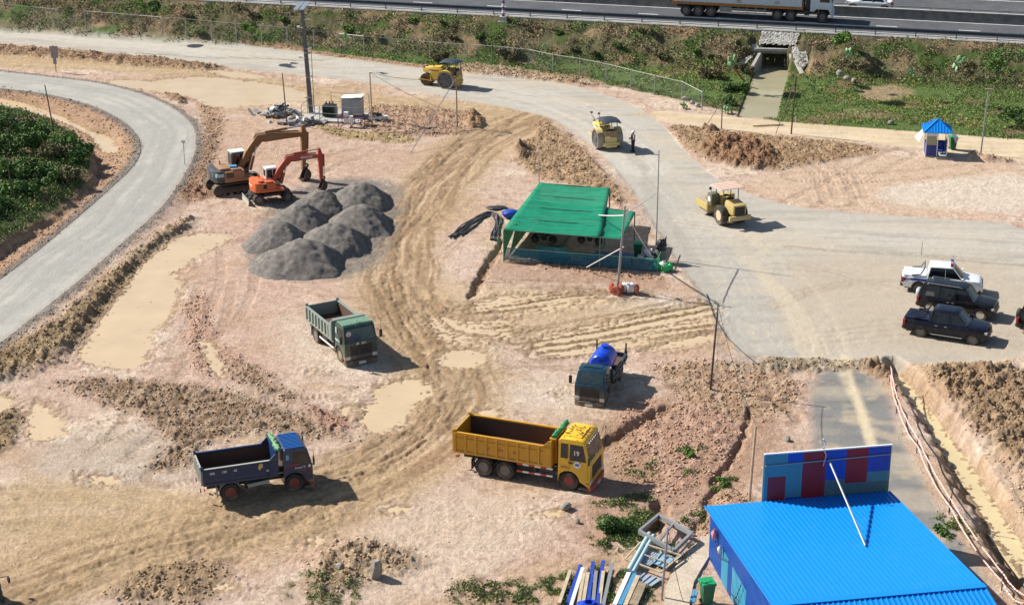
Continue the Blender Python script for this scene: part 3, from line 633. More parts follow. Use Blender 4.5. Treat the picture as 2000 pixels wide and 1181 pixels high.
def truck(nm, lab, cat, sp):
    t = thing(nm, lab, cat); W = sp['W']; hwd = W/2; r = sp['r']; fx = sp['front']; rears = sp['rears']
    c0, c1 = sp['cab']; zr = sp['roof']; zf = sp.get('cabfloor', r*1.05+.12); b0, b1 = sp['bed']; zb = sp['bedz']; zt = sp['bedtop']
    f = MB()
    for s in (-1, 1): f.box(b0+.25, c1-.2, s*.42-.05, s*.42+.05, r+.12, r+.36)
    for x in np.arange(b0+.4, c1-.3, .8): f.box(x, x+.1, -.41, .41, r+.16, r+.3)
    for x in list(rears)+[fx]: f.cyl((x, -hwd+.2, r), (x, hwd-.2, r), .09, n=10); f.ball((x, 0, r), .19, 1)
    f.cyl((rears[-1]+.3, 0, r+.1), (fx-.3, 0, r+.3), .06); f.box(c0+.1, c0+1.0, -.35, .35, r, zf+.1)
    f.box(b1-.9, b1-.2, -.18, .18, r+.25, zb-.02); f.build('chassis', M['dark_steel'], t)
    for x in rears:
        for s in (-1, 1): wheel(t, x, s*(hwd-.04), r, sp.get('tw', .24), sp['hubr'], dual=True)
    for s in (-1, 1): wheel(t, fx, s*(hwd-.06), r, sp.get('tw', .26), sp['hubf'])
    # cab shell: side profile with wheel arch cut, lofted with a slight waist
    xa = fx; ra = r*1.18; arch = [(xa+ra*math.cos(a), r+ra*math.sin(a)) for a in np.linspace(math.pi*.96, math.pi*.04, 9)]
    arch = [(min(max(x, c0+.03), c1-.05), max(z, zf-.22)) for x, z in arch]
    zl = zf-.22; rk = sp.get('rake', .28); zw = zf+(zr-zf)*.47
    prof = [(c0, zl)] + arch + [(c1-.04, zl-.12), (c1, zl-.02), (c1, zw-.05), (c1-rk*.12, zw), (c1-rk, zr-.14), (c1-rk-.12, zr-.03), (c1-rk-.3, zr), (c0+.15, zr), (c0, zr-.1)]
    pr = []
    for q in prof:
        if not pr or math.hypot(q[0]-pr[-1][0], q[1]-pr[-1][1]) > .015: pr.append(q)
    def yh(z): return hwd*(1-.075*max(0, (z-zw)/(zr-zw))**1.3) - .02
    cbm = MB(); n = len(pr)
    v = [(x, -yh(z), z) for x, z in pr] + [(x, yh(z), z) for x, z in pr]
    bm = bmesh.new(); vs = [bm.verts.new(q) for q in v]; bm.faces.new(vs[:n]); bm.faces.new(vs[:n-1:-1])
    for i in range(n): bm.faces.new((vs[i], vs[i+n], vs[(i+1) % n+n], vs[(i+1) % n]))
    bmesh.ops.recalc_face_normals(bm, faces=bm.faces[:])
    eds = [e for e in bm.edges if len(e.link_faces) == 2 and e.calc_face_angle(0) > .6 and e.verts[0].co.z > zl+.1 and e.verts[1].co.z > zl+.1]
    bmesh.ops.bevel(bm, geom=eds, offset=.055, segments=3, affect='EDGES', profile=.6, clamp_overlap=True); bmesh.ops.triangulate(bm, faces=[q for q in bm.faces if len(q.verts) > 5])
    cbm.bm(bm); cab = cbm.build('cab', sp['cabm'], t, smooth=True)
    # roof
    rf = MB()
    if sp.get('ribroof'):
        k = 12
        for i in range(k): y = -yh(zr)+.08+i*(2*yh(zr)-.16)/(k-1); rf.box(c0+.12, c1-rk-.2, y-.035, y+.035, zr-.005, zr+.03, .01)
    else: rf.prism([(c0+.2, -hwd*.55), (c1-rk-.3, -hwd*.62), (c1-rk-.3, hwd*.62), (c0+.2, hwd*.55)], zr-.01, zr+.05, 'z', bev=.03)
    if sp.get('visor'): rf.prism([(c1-rk-.18, zr-.02), (c1-rk+.22, zr-.22), (c1-rk+.24, zr-.19), (c1-rk-.15, zr+.02)], -yh(zr)+.08, yh(zr)-.08)
    rf.build('roof_panel', sp['roofm'], cab, smooth=False)
    # windows follow the cab shell, 6 mm proud
    g = MB()
    def wsp(y, u): z = zw+.06+(zr-.2-zw-.06)*u; x = c1-rk*.12-(rk*.88)*(z-zw)/(zr-.14-zw)+.012; return (x, y, z)
    yw0, yw1 = yh(zw)-.12, yh(zr)-.10
    o1 = [wsp(-yw0, 0), wsp(yw0, 0), wsp(yw1, 1), wsp(-yw1, 1)]; g.add(o1+[(p[0]-.03, p[1], p[2]) for p in o1], [(0,1,2,3), (7,6,5,4), (0,4,5,1), (1,5,6,2), (2,6,7,3), (3,7,4,0)])
    g.build('windshield', M['windshield'], cab)
    for s in (-1, 1):
        zz0, zz1 = zw+.04, zr-.24
        def sp_(x, z): return (x, s*(yh(z)+.006), z)
        wins = [[sp_(c0+(c1-c0)*.36, zz0), sp_(c1-rk*.35-.10, zz0-.0), sp_(c1-rk-.10, zz1), sp_(c0+(c1-c0)*.36, zz1)]]
        if sp.get('rearwin'): wins.append([sp_(c0+.14, zz0+.08), sp_(c0+(c1-c0)*.30, zz0+.08), sp_(c0+(c1-c0)*.30, zz1), sp_(c0+.14, zz1)])
        for q in wins:
            m_ = MB(); m_.add(q+[(a, b-s*.03, c) for a, b, c in q], [(0,1,2,3), (7,6,5,4), (0,4,5,1), (1,5,6,2), (2,6,7,3), (3,7,4,0)]); m_.build('side_window', M['black_glass'], cab)
        xd0, xd1 = c0+(c1-c0)*.32, c1-.13
        for a, b in (((xd0, zl+.25), (xd0, zr-.2)), ((xd1, zl+.3), (xd1, zw))):
            d = MB(); d.add([(a[0]-.008, s*(yh(a[1])+.003), a[1]), (a[0]+.008, s*(yh(a[1])+.003), a[1]), (b[0]+.008, s*(yh(b[1])+.003), b[1]), (b[0]-.008, s*(yh(b[1])+.003), b[1])], [(0,1,2,3)]); d.build('door_gap', M['ink'], cab)
        h_ = MB(); h_.box(xd0+.06, xd0+.2, s*(yh(zw)+.0), s*(yh(zw)+.03), zw-.12, zw-.08, .01); h_.build('door_handle', M['ink'], cab)
        m_ = MB(); ym = s*(hwd+.22); m_.box(c1-.02, c1+.05, ym-.09, ym+.09, zw+.05, zw+.50, .02)
        m_.tube([(c1-.1, s*hwd*.9, zr-.2), (c1+.02, ym, zr-.12), (c1+.01, ym, zw+.5)], .014); m_.tube([(c1-.08, s*hwd*.97, zw+.06), (c1+.01, ym, zw+.02), (c1+.01, ym, zw+.1)], .014)
        m_.build('mirror', M['dark_steel'], cab)
        st = MB(); st.box(c0+.05 if fx > (c0+c1)/2+.3 else fx+ra*.9, (fx-ra*.95) if fx > (c0+c1)/2+.3 else c1-.1, s*hwd*.72, s*(hwd-.02), zl-.28, zl-.16, .01); st.box(c1-.32, c1-.1, s*hwd*.8, s*(hwd-.02), zl-.32, zl-.26); st.build('step', M['dark_steel'], t)
    # front: grille, bumper, lamps, plate
    gr = MB(); gh = zw-zl
    for k in range(4): z = zl+gh*.28+k*gh*.13; gr.box(c1-.01, c1+.025, -hwd*.62, hwd*.62, z, z+gh*.05, .006)
    gr.box(c1-.01, c1+.008, -hwd*.66, hwd*.66, zl+gh*.22, zl+gh*.80); gr.build('grille', sp.get('grillem', M['dark_steel']), cab)
    bp = MB(); bp.prism([(c1-.14, -hwd+.04), (c1+.06, -hwd+.04), (c1+.13, -hwd*.6), (c1+.13, hwd*.6), (c1+.06, hwd-.04), (c1-.14, hwd-.04)], zl-.36, zl-.02, 'z', bev=.03); bp.build('bumper', sp['bumpm'], t)
    for s in (-1, 1):
        hl = MB(); hl.box(c1-.08, c1+.035, s*hwd*.66, s*(hwd-.04), zl+.02, zl+.24, .025); hl.build('headlight', M['lamp_glass'], cab)
        ol = MB(); ol.box(c1-.2, c1-.02, s*(hwd-.06), s*(hwd-.0), zl+.06, zl+.16, .01); ol.build('turn_signal', M['orange_lamp'], cab)
    pl = MB(); pl.box(c1+.13, c1+.145, -.22, .22, zl-.28, zl-.13); pl.build('number_plate', M['plate_white'], t)
    wp = MB()
    for y in (-.35, .25): wp.bar(wsp(y, -.03), wsp(y+.42, .32), .02, .02)
    wp.build('wiper', M['ink'], cab)
    # mudguards, tank, side guards
    for s in (-1, 1):
        mg = MB()
        for xr in ([rears[0]] if len(rears) == 1 else rears):
            pts = [(xr+(r+.09)*math.cos(a), r+(r+.09)*math.sin(a)) for a in np.linspace(.5, math.pi-.25, 7)]
            for a, b in zip(pts[:-1], pts[1:]): mg.bar((a[0], s*(hwd-.28), a[1]), (b[0], s*(hwd-.28), b[1]), .5, .02)
        mg.box(rears[0]-r-.16, rears[0]-r-.13, s*(hwd-.5), s*(hwd-.05), .25, r+.35); mg.build('mudguard', sp.get('mudm', M['dark_steel']), t)
        if sp.get('guard'):
            gx0, gx1 = rears[-1]+r+.15, fx-r-.35
            for zz in (r+.12, r+.52):
                k = 6; L = (gx1-gx0)/k
                for i in range(k):
                    q = MB(); q.box(gx0+i*L, gx0+(i+1)*L-.004, s*(hwd-.07), s*(hwd-.04), zz-.05, zz+.05); q.build('side_guard', M['red_paint' if (i % 2 == 0 and sp['guard'] == 2) else 'white_paint'], t)
            for x in np.linspace(gx0+.1, gx1-.1, 3): q = MB(); q.box(x-.02, x+.02, s*(hwd-.1), s*(hwd-.072), r+.05, zb); q.build('guard_post', M['dark_steel'], t)
        q = MB(); q.cyl((rears[-1]+r+.3, s*.68, r+.22), (rears[-1]+r+1.15, s*.68, r+.22), .23, n=16); q.build('fuel_tank' if s > 0 else 'air_tank', M['dark_steel'], t, smooth=True)
    # bed
    th = .06; o = sp.get('bedover', 0.0); hb = hwd+o
    fl = MB(); fl.box(b0, b1, -hb+.03, hb-.03, zb, zb+.09)
    for x in np.arange(b0+.2, b1-.1, .45): fl.box(x, x+.08, -hb+.06, hb-.06, zb-.09, zb)
    fl.build('bed_floor', sp['bedin'], t)
    for s in (-1, 1):
        a = MB(); a.box(b0, b1, s*(hb-th), s*(hb-.012), zb+.09, zt-.02)
        a.build('side_inner', sp['bedin'], t)
        q = MB(); q.box(b0, b1, s*(hb-.012), s*hb, zb-.02, zt-.02)
        q.box(b0, b1, s*(hb-th-.02), s*(hb+.05), zt-.05, zt+.04, .01)
        q.box(b0, b1, s*(hb-.01), s*(hb+.045), zb-.05, zb+.07, .01)
        nr_ = sp.get('ribs', 0)
        for i in range(nr_+1):
            x = b0+.05+(b1-b0-.15)*i/max(nr_, 1); q.box(x-.055, x+.055, s*(hb-.01), s*(hb+.065), zb+.05, zt-.04, .008)
        if sp.get('midrail'): q.box(b0, b1, s*(hb-.01), s*(hb+.036), zt-.34, zt-.27, .008)
        if sp.get('slots'):
            pass
        q.build('side_panel', sp['bedm'], t)
        e = MB(); e.prism([(b1-.42, zb-.02), (b1+.02, zb-.02), (b1+.02, zt+.34), (b1-.12, zt+.34), (b1-.42, zt+.05)], s*(hb-.02), s*(hb+.05)); e.build('corner_plate', sp['bedm'], t)
    q = MB(); q.box(b0-.06, b0, -hb, hb, zb-.02, zt+.02)
    for y in np.linspace(-hb+.06, hb-.06, 6): q.box(b0-.11, b0-.05, y-.05, y+.05, zb, zt, .008)
    q.build('tailgate', sp.get('tailm', sp['bedm']), t)
    q = MB(); q.box(b1-.05, b1+.04, -hb+.03, hb-.03, zb, zt+.40); q.box(b1-.12, b1+.22, -hb+.06, hb-.06, zt+.40, zt+.46, .01)
    for y in (-.6, 0, .6): q.box(b1+.04, b1+.12, y-.05, y+.05, zb, zt+.4)
    q.build('headboard', sp['bedm'], t)
    q = MB()
    for s in (-1, 1):
        q.box(b0-.1, b0+.02, s*(hb-.12), s*(hb+.04), zt-.05, zt+.16, .01); q.box(b0-.12, b0-.07, s*.65-.07, s*.65+.07, r+.1, r+.28)
    q.build('hinge_block', sp['bedm'], t)
    tl = MB()
    for s in (-1, 1): tl.box(b0+.05, b0+.09, s*.75-.12, s*.75+.12, r+.2, r+.32, .01)
    tl.build('tail_light', M['red_lamp'], t)
    t['_d'] = 0; del t['_d']; return t, cab, yh, zw, zl
def cloth_roll(parent, x, y0, y1, z, mat, r=.09, seed=1):
    g_ = random.Random(seed); mb = MB(); n = 9
    for k in range(3):
        pts = [(x+g_.uniform(-.08, .08), y0+(y1-y0)*i/n, z+g_.uniform(-.03, .07)) for i in range(n+1)]
        mb.tube(pts, r, 7, [r*g_.uniform(.6, 1.25) for _ in pts])
    return mb.build('rolled_cover', mat, parent, smooth=True)
# --- yellow three-axle tipper ---
spY = dict(W=2.25, r=.50, front=4.59, rears=(0, 1.17), cab=(4.02, 5.72), roof=2.78, bed=(-1.55, 3.68), bedz=1.18, bedtop=2.25, hubr=M['hub_grey'], hubf=M['hub_red'],
    cabm=M['cab_yellow'], roofm=M['cab_yellow'], bumpm=M['red_paint'], bedm=M['yellow'], bedin=M['rust'], ribs=9, midrail=1, guard=2, rearwin=1, rake=.30, tw=.27, bedover=.02)
T, cab, yh, zw, zl = truck('dump_truck', 'big yellow three-axle tipper truck with an empty rusty bed', 'dump truck', spY)
place(T, G(943, 930), G(1110, 957), (0, -spY['W']/2), (4.59, -spY['W']/2)); truckY = T
cloth_roll(T, 3.74, -1.0, 1.05, 2.74, M['green_net_cloth'], .085, 3)
q = MB(); q.cyl((0,0,0), (0,-.012,0), .19, n=24); d = q.build('door_emblem', M['white_paint'], cab); d.location = (5.05, -1.125, 1.50)
q = MB(); q.box(-.1, .1, -.018, -.012, -.05, .06); q.build('emblem_mark', paint('emblem_blue', (.03,.09,.35), .5, dirt=.05), d)
txt('19', .34, M['plate_white'], cab, (4.98, -yh(2.15)-.014, 2.10), 'R', .01)
for i, (s_, x) in enumerate((('885', .25), ('196', .95), ('13', 1.7))): txt(s_, .20, M['red_paint'], T, (x, -1.16, 1.62), 'R', .006)
txt('WNLO', .16, M['red_paint'], cab, (4.42, -1.13, 1.27), 'R', .004); txt('Dr', .26, M['ink'], cab, (4.72, -1.13, 1.55), 'R', .0, tilt=R(-12))
lb = MB()
for y in np.linspace(-.75, .75, 7): lb.ball((5.55, y, 2.62), .06, 1, sx=.6)
lb.build('roof_lamp', M['lamp_glass'], cab, smooth=True)
lv = MB(); g_ = random.Random(4)
for _ in range(70):
    x, y = g_.uniform(4.15, 5.4), g_.gauss(0, .6)
    if abs(y) < 1.0: lv.box(x-.03, x+g_.uniform(.01, .1), y-.02, y+g_.uniform(.0, .05), 2.785+(.05 if abs(y) < .65 else 0), 2.80+(.05 if abs(y) < .65 else 0))
lv.build('dried_mud', M['rust'], cab)['kind'] = 'stuff'
# --- dark blue tipper ---
spB = dict(W=2.05, r=.49, front=3.23, rears=(0,), cab=(2.72, 4.18), roof=2.38, bed=(-1.32, 2.42), bedz=1.10, bedtop=1.92, hubr=M['hub_red'], hubf=M['hub_red'],
    cabm=M['cab_navy'], roofm=paint('roof_blue', (.02,.13,.42), .35, dirt=.15), bumpm=M['red_paint'], bedm=M['navy'], bedin=M['rust'], ribs=0, guard=0, ribroof=1, rake=.22, tailm=M['worn_grey'], mudm=M['worn_grey'])
T, cab, yh, zw, zl = truck('dump_truck', 'dark blue tipper truck with an empty bed on the tan haul track', 'dump truck', spB)
place(T, G(452, 979), G(576, 959), (0, -spB['W']/2), (3.23, -spB['W']/2))
cloth_roll(T, 2.5, -.95, .95, 2.40, paint('worn_green_cloth', (.12,.30,.14), .8, dirt=.3), .085, 5)
for s_, x, sz in (('205', -.85, .17), ('139', -.25, .17), ('43', .3, .17), ('43-29', 2.0, .15)): txt(s_, sz, M['plate_white'], T, (x, -1.035, 1.68 if x < 1 else 1.42), 'R', .004)
txt('Power D', .15, M['plate_white'], cab, (3.55, -1.035, 1.34), 'R', .003, tilt=R(-4)); q = MB(); q.cyl((4.02, -1.02, 1.36), (4.02, -1.035, 1.36), .08, n=16); q.build('door_emblem', M['plate_white'], cab)
q = MB(); q.box(2.86, 3.0, -yh(1.95)-.012, -yh(1.95)+.01, 1.80, 2.08); q.build('sticker', paint('sky_blue', (.15,.4,.6), .5), cab)
q = MB(); q.box(3.05, 3.5, -1.03, -1.01, 1.50, 1.56); q.box(3.5, 4.05, -1.03, -1.01, 1.17, 1.20); q.build('door_trim', M['red_paint'], cab)
q = MB(); q.prism([(0.9, .62), (2.0, .72), (1.95, .90), (.85, .80)], -1.0, -.97); q.build('side_plate', M['worn_grey'], T)
q = MB(); q.box(-1.3, 2.4, -1.08, -.96, 1.962, 1.972); q.build('rail_wear', M['worn_grey'], T)
q = MB(); pr_ = [(1.42,1.62),(1.50,1.48),(1.56,1.58),(1.68,1.66),(1.66,1.84),(1.55,1.88),(1.47,1.80)]; q.prism(pr_, -1.045, -1.03); q.build('painted_mark', paint('mark_yellow', (.6,.45,.15), .6, dirt=.2), T)
# --- green-cabbed tipper ---
spG = dict(W=2.10, r=.48, front=3.54, rears=(0,), cab=(3.0, 4.45), roof=2.42, bed=(-1.15, 2.68), bedz=1.10, bedtop=1.95, hubr=M['hub_grey'], hubf=paint('hub_tan', (.30,.24,.15), .8, dirt=.3),
    cabm=M['cab_green'], roofm=M['roof_green'], bumpm=M['dark_steel'], bedm=M['bed_green'], bedin=M['rust'], ribs=8, guard=1, ribroof=1, rake=.24)
T, cab, yh, zw, zl = truck('dump_truck', 'tipper truck with dark green cab, striped roof and sand in its pale bed', 'dump truck', spG)
place(T, G(615, 668), G(662, 707), (0, -spG['W']/2), (3.54, -spG['W']/2))
q = MB(); g_ = random.Random(3); nx, ny = 14, 9; vv = []; ff = []
for i in range(nx):
    for j in range(ny): vv.append((1.0+i*1.6/(nx-1), -.95+j*1.9/(ny-1), 1.2+(.20*(i/(nx-1))**.7+g_.uniform(-.02, .04) if i else -.02)))
for i in range(nx-1):
    for j in range(ny-1): ff.append((i*ny+j, (i+1)*ny+j, (i+1)*ny+j+1, i*ny+j+1))
q.add(vv, ff); q.build('sand_load', M['sand'], T)
txt('89', .17, M['plate_white'], cab, (4.452, -.22, 1.34), 'F', .004); txt('89C', .17, M['plate_white'], cab, (4.452, .18, 1.34), 'F', .004)
txt('90R', .11, M['ink'], T, (4.60, 0, .90), 'F', .003)
q = MB(); q.lathe([(.10, 0), (.13, .02), (.16, .0)], (4.33, -.72, 1.98), 'x', 16); q.build('sun_sticker', M['plate_white'], cab)
q = MB(); q.box(3.1, 3.9, -1.045, -1.03, 1.30, 1.42); q.box(3.12, 3.3, -1.03, -1.01, 1.75, 2.1); q.build('pale_stripe', M['pale_blue'], cab)
q = MB(); q.lathe([(.12, 0), (.12, .03), (.20, .03), (.20, 0)], (3.75, .1, 2.44), 'z', 20); q.build('roof_vent', M['roof_green'], cab)
# --- small truck carrying the blue tank ---
spT = dict(W=1.75, r=.38, front=3.20, rears=(0,), cab=(2.62, 4.05), roof=2.0, bed=(-1.05, 2.35), bedz=.90, bedtop=1.22, hubr=M['hub_grey'], hubf=M['hub_grey'],
    cabm=M['cab_teal'], roofm=M['cab_teal'], bumpm=M['dark_steel'], bedm=paint('bed_teal', (.02,.05,.075), .5, dirt=.3), bedin=M['rust'], ribs=7, guard=0, rake=.42, tw=.2, grillem=M['dark_steel'])
T, cab, yh, zw, zl = truck('water_truck', 'small dark teal truck facing the camera with a tank on its bed', 'truck', spT)
place(T, G(1214.5, 741), G(1188, 785), (0, spT['W']/2), (3.20, spT['W']/2)); truckT = T
for s in (-1, 1):
    q = MB(); q.box(-1.0, -.93, s*.86-.04, s*.86+.04, .9, 1.9); q.build('stake', M['dark_steel'], T)
    q = MB(); q.box(2.15, 2.2, s*.80-.03, s*.80+.03, 1.2, 1.55); q.build('stake', M['dark_steel'], T)
cloth_roll(T, 2.40, -.8, .8, 1.68, M['cloth_white'], .06, 9)
txt('FORLAND', .10, M['plate_white'], cab, (4.06, .45, 1.12), 'F', .002) if False else None
tk = thing('water_tank', 'glossy blue plastic water tank lying on its side on the small teal truck', 'water tank')
q = MB(); rr_ = .62
q.lathe([(.001, -.98), (.3, -.96), (.52, -.9), (rr_-.02, -.78), (rr_, -.7)]+[(rr_+(.02 if k % 2 else 0), -.6+k*.13) for k in range(10)]+[(rr_, .7), (rr_-.02, .78), (.52, .9), (.3, .96), (.001, .98)], (0, 0, rr_+.04), 'x', 36)
q.build('tank_body', M['blue_plastic'], tk, smooth=True)
q = MB(); q.cyl((-.35, 0, 2*rr_), (-.35, 0, 2*rr_+.13), .2, n=20); q.cyl((-.35, 0, 2*rr_+.13), (-.35, 0, 2*rr_+.16), .23, n=20); q.build('lid', M['blue_plastic'], tk, smooth=True)
q = MB()
for x in (-.6, 0, .6): q.bar((x, -.5, .06), (x, .5, .06), .1, .1)
q.build('cradle', M['dark_steel'], tk)
bpy.context.view_layer.update()
mw = truckT.matrix_world; p = mw @ Vector((1.15, .05, .99)); tk.location = p; tk.rotation_euler.z = truckT.rotation_euler.z
# --- cars ---
def car(kind, lab, paintm, sp):
    t = thing(kind, lab, sp.get('cat', 'pickup truck'))
    xr, xf, r = -1.565, 1.565, sp.get('r', .37); x0, x1 = sp.get('x0', -2.65), sp.get('x1', 2.42); W = sp.get('W', 1.84)/2; belt = sp.get('belt', 1.08); roof = sp.get('roof', 1.72)
    cx0, cx1 = sp['green']         # greenhouse rear / front at belt
    def top(x):
        if x > cx1: return belt+.02 - .13*((x-cx1)/(x1-cx1))**1.6 - (.16 if x > x1-.06 else .05 if x > x1-.15 else 0)
        if x < cx0: return sp.get('deck', belt+.02) - (.06 if x < x0+.05 else 0)
        return belt
    def wid(x):
        u = (x-(x0+x1)/2)/((x1-x0)/2); return W*(1-.16*max(0, abs(u)-.72)**1.5/.28**1.5)
    xs = sorted(set([x0, x0+.04, x0+.1, x1, x1-.04, x1-.1, x1-.2] + list(np.linspace(x0+.2, x1-.3, 34)) + [c+s*(r+.09)*k for c in (xr, xf) for s in (-1, 1) for k in (1.001, .99, .92, .75, .5, .25, 0)]))
    secs = []
    for x in xs:
        zb_ = .34
        for c in (xr, xf):
            ra = r+.09
            if abs(x-c) < ra: zb_ = max(zb_, r+math.sqrt(ra*ra-(x-c)**2))
        if x > x1-.15: zb_ = max(zb_, .34+.08)
        w_ = wid(x); tz = top(x); mz = max(zb_+.02, .72)
        half = [(w_*.93, zb_), (w_, max(zb_+.01, min(.5, tz))), (w_+.0, max(zb_+.02, mz)), (w_-.02, tz-.12 if tz-.12 > mz else mz+.01), (w_-.07, tz-.02), (w_-.2, tz+.015), (w_*.4, tz+.04)]
        secs.append([(x, -a, z) for a, z in half] + [(x, a, z) for a, z in reversed(half)])
    mb = MB(); mb.loft(secs); body = mb.build('body', paintm, t, smooth=True)
    un = MB(); un.box(x0+.2, x1-.2, -W+.18, W-.18, .26, .7); 
    for c in (xr, xf): un.box(c-r-.06, c+r+.06, -W+.05, W-.05, .5, .83)
    un.build('underbody', M['ink'], t)
    # greenhouse
    rx0, rx1 = sp['roofx']; yw = W-.10; yr_ = W-.27
    def sec(x, z, y): return x, y, z
    low = [(cx0, -yw), (cx1, -yw+.04), (cx1+.06, -yw*.5), (cx1+.06, yw*.5), (cx1, yw-.04), (cx0, yw)]; hi = [(rx0, -yr_), (rx1, -yr_+.03), (rx1+.04, -yr_*.5), (rx1+.04, yr_*.5), (rx1, yr_-.03), (rx0, yr_)]
    gm = MB(); gm.loft([[(x, y, belt-.02) for x, y in low], [(x, y, roof-.05) for x, y in hi]]); gh_ = gm.build('windows', M['black_glass'], t)
    wsm = MB(); lp = lambda a, b, u: a+(b-a)*u
    def wpt(y, u): return (lp(cx1+.06, rx1+.04, u)+.012-(.05*(abs(y)/W)), y*lp(yw, yr_, u)/yw, lp(belt-.02, roof-.05, u))
    n_ = 8; ys = np.linspace(-yw*.88, yw*.88, n_); v = [wpt(y, .06) for y in ys]+[wpt(y, .94) for y in ys]
    wsm.add(v, [(i, i+1, i+1+n_, i+n_) for i in range(n_-1)]); wsm.build('windshield', M['windshield'], t)
    rf = MB(); rp = [(rx0-.03, -yr_+.05), (rx0+.1, -yr_-.01), (rx1-.1, -yr_+.0), (rx1+.02, -yr_+.1), (rx1+.06, -yr_*.5), (rx1+.06, yr_*.5), (rx1+.02, yr_-.1), (rx1-.1, yr_), (rx0+.1, yr_+.01), (rx0-.03, yr_-.05)]
    cxm = (rx0+rx1)/2
    rf.loft([[(x, y, roof-.06) for x, y in rp], [(x, y, roof-.01) for x, y in rp], [(cxm+(x-cxm)*.93, y*.9, roof+.03) for x, y in rp], [(cxm+(x-cxm)*.6, y*.6, roof+.045) for x, y in rp]]); rf.build('roof', paintm, t, smooth=True)
    pil = MB()
    for s in (-1, 1):
        for (a, b), wd in ((((cx1+.0, cx1-.02), (rx1+.0, rx1)), .07), ):
            pil.bar((cx1-.02, s*(yw-.02), belt-.03), (rx1-.01, s*(yr_-.01), roof-.04), .05, .05)
        pil.bar((cx0+.02, s*(yw-.01), belt-.03), (rx0+.03, s*(yr_), roof-.04), .06, .14)
        xm = (cx0+cx1)/2+sp.get('bp', .0); pil.bar((xm, s*(yw+.005), belt-.03), (xm*.9+cxm*.1, s*(yr_+.005), roof-.04), .012, .05)
        if sp.get('cp'): xm = sp['cp']; pil.bar((xm, s*(yw+.005), belt-.03), (xm, s*(yr_+.005), roof-.04), .014, .10)
    pil.build('pillar', paintm, t)
    for s in (-1, 1):
        xm = (cx0+cx1)/2+sp.get('bp', 0)
        for x in (cx1-.02, xm, cx0+.12 if kind != 'suv' else -.75): d = MB(); d.box(x-.006, x+.006, s*(wid(x)-.002), s*(wid(x)+.003), .48, belt-.12); d.build('door_gap', M['ink'], t)
        for x in (xm-.22, (cx0+.32 if kind != 'suv' else -.55)): h_ = MB(); h_.box(x, x+.17, s*(wid(x)-.01), s*(wid(x)+.03), .90, .935, .01); h_.build('door_handle', sp.get('hand', M['chrome']), t)
        m_ = MB(); m_.box(cx1-.1, cx1+.03, s*(W-.02), s*(W+.2), belt+.0, belt+.17, .035); m_.build('mirror', sp.get('mirm', paintm), t, smooth=True)
        stp = MB(); stp.box(-.95, .95, s*(W-.08), s*(W+.05), .33, .38, .012); stp.build('side_step', M['chrome' if sp.get('chr', 1) else 'dark_steel'], t)
        hl = MB(); hl.box(x1-.30, x1-.03, s*(W-.42), s*(W-.1), .72, .88, .04); hl.build('headlight', M['lamp_glass'], t)
        tl = MB(); tl.box(x0-.015, x0+.14, s*(W-.17), s*(W-.015), .70, 1.02, .02); tl.build('tail_light', M['red_lamp'], t)
        for c in (xr, xf): wheel(t, c, s*(W-.03), r, .22, sp.get('hub', M['hub_grey']), hubr=.66)
    gr = MB(); gr.box(x1-.06, x1+.012, -.48, .48, .60, .86, .02); gr.build('grille', sp.get('grm', M['dark_steel']), t)
    bp = MB(); bp.box(x1-.14, x1+.05, -W+.16, W-.16, .36, .58, .05); bp.build('front_bumper', paintm, t, smooth=True)
    bp = MB(); bp.box(x0-.08, x0+.1, -W+.12, W-.12, .40, .58, .03); bp.build('rear_bumper', M['dark_steel'], t)
    pl = MB(); pl.box(x1+.05, x1+.06, -.2, .2, .42, .52); pl.box(x0-.09, x0-.08, -.2, .2, .45, .55); pl.build('number_plate', M['plate_white'], t)
    if kind == 'pickup':
        ld = MB(); ld.box(x0+.06, cx0-.06, -W+.12, W-.12, belt+.035, belt+.085, .03)
        for y in (-.35, 0, .35): ld.box(x0+.25, cx0-.35, y-.04, y+.04, belt+.08, belt+.105, .01)
        ld.build('bed_cover', sp['lid'], t)
        sb = MB()
        for s in (-1, 1): sb.tube([(cx0-1.0, s*(W-.10), belt+.10), (cx0-.45, s*(W-.14), belt+.16), (cx0-.25, s*(W-.2), roof-.18)], .045, 8)
        sb.tube([(cx0-.25, -(W-.2), roof-.18), (cx0-.22, -(W-.35), roof-.08), (cx0-.22, W-.35, roof-.08), (cx0-.25, W-.2, roof-.18)], .045, 8); sb.build('sport_bar', sp['barm'], t, smooth=True)
        hp = MB(); hp.box(x0-.02, x0-.012, -.1, .1, .86, .92); hp.build('tailgate_handle', M['chrome'], t)
    return t
carW = paint('car_white', (.78,.80,.80), .22, dirt=.08, low=.55, coat=.5); carB = paint('car_black', (.007,.007,.008), .22, dirt=.04, low=.42, coat=.15, spec=.35, dust=(.25,.2,.15)); carN = paint('car_navy', (.006,.007,.018), .22, dirt=.04, low=.42, coat=.15, spec=.35, dust=(.25,.2,.15))
pn1 = car('pickup', 'dark navy pickup with a covered bed, nearest of three parked side by side', carN, dict(green=(-1.05, 1.18), roofx=(-.92, .55), lid=carN, barm=carN, roof=1.76))
place(pn1, G(1797, 659), G(1897, 674), (-1.565, -.9), (1.565, -.9)); pn1['group'] = 'cars parked on the gravel lot'
cp = thing('x', 'x', 'x'); bpy.data.objects.remove(cp)
ps = car('pickup', 'white police pickup with a blue side band and a red and blue roof light', carW, dict(green=(-1.05, 1.18), roofx=(-.92, .55), lid=carW, barm=paint('bar_grey', (.1,.13,.15), .4), hand=carW, roof=1.78, mirm=carW))
place(ps, G(1788, 572), G(1895, 581), (-1.565, -.9), (1.565, -.9)); ps['group'] = 'cars parked on the gravel lot'
bl = paint('police_blue', (.012,.035,.30), .35, dirt=.05)
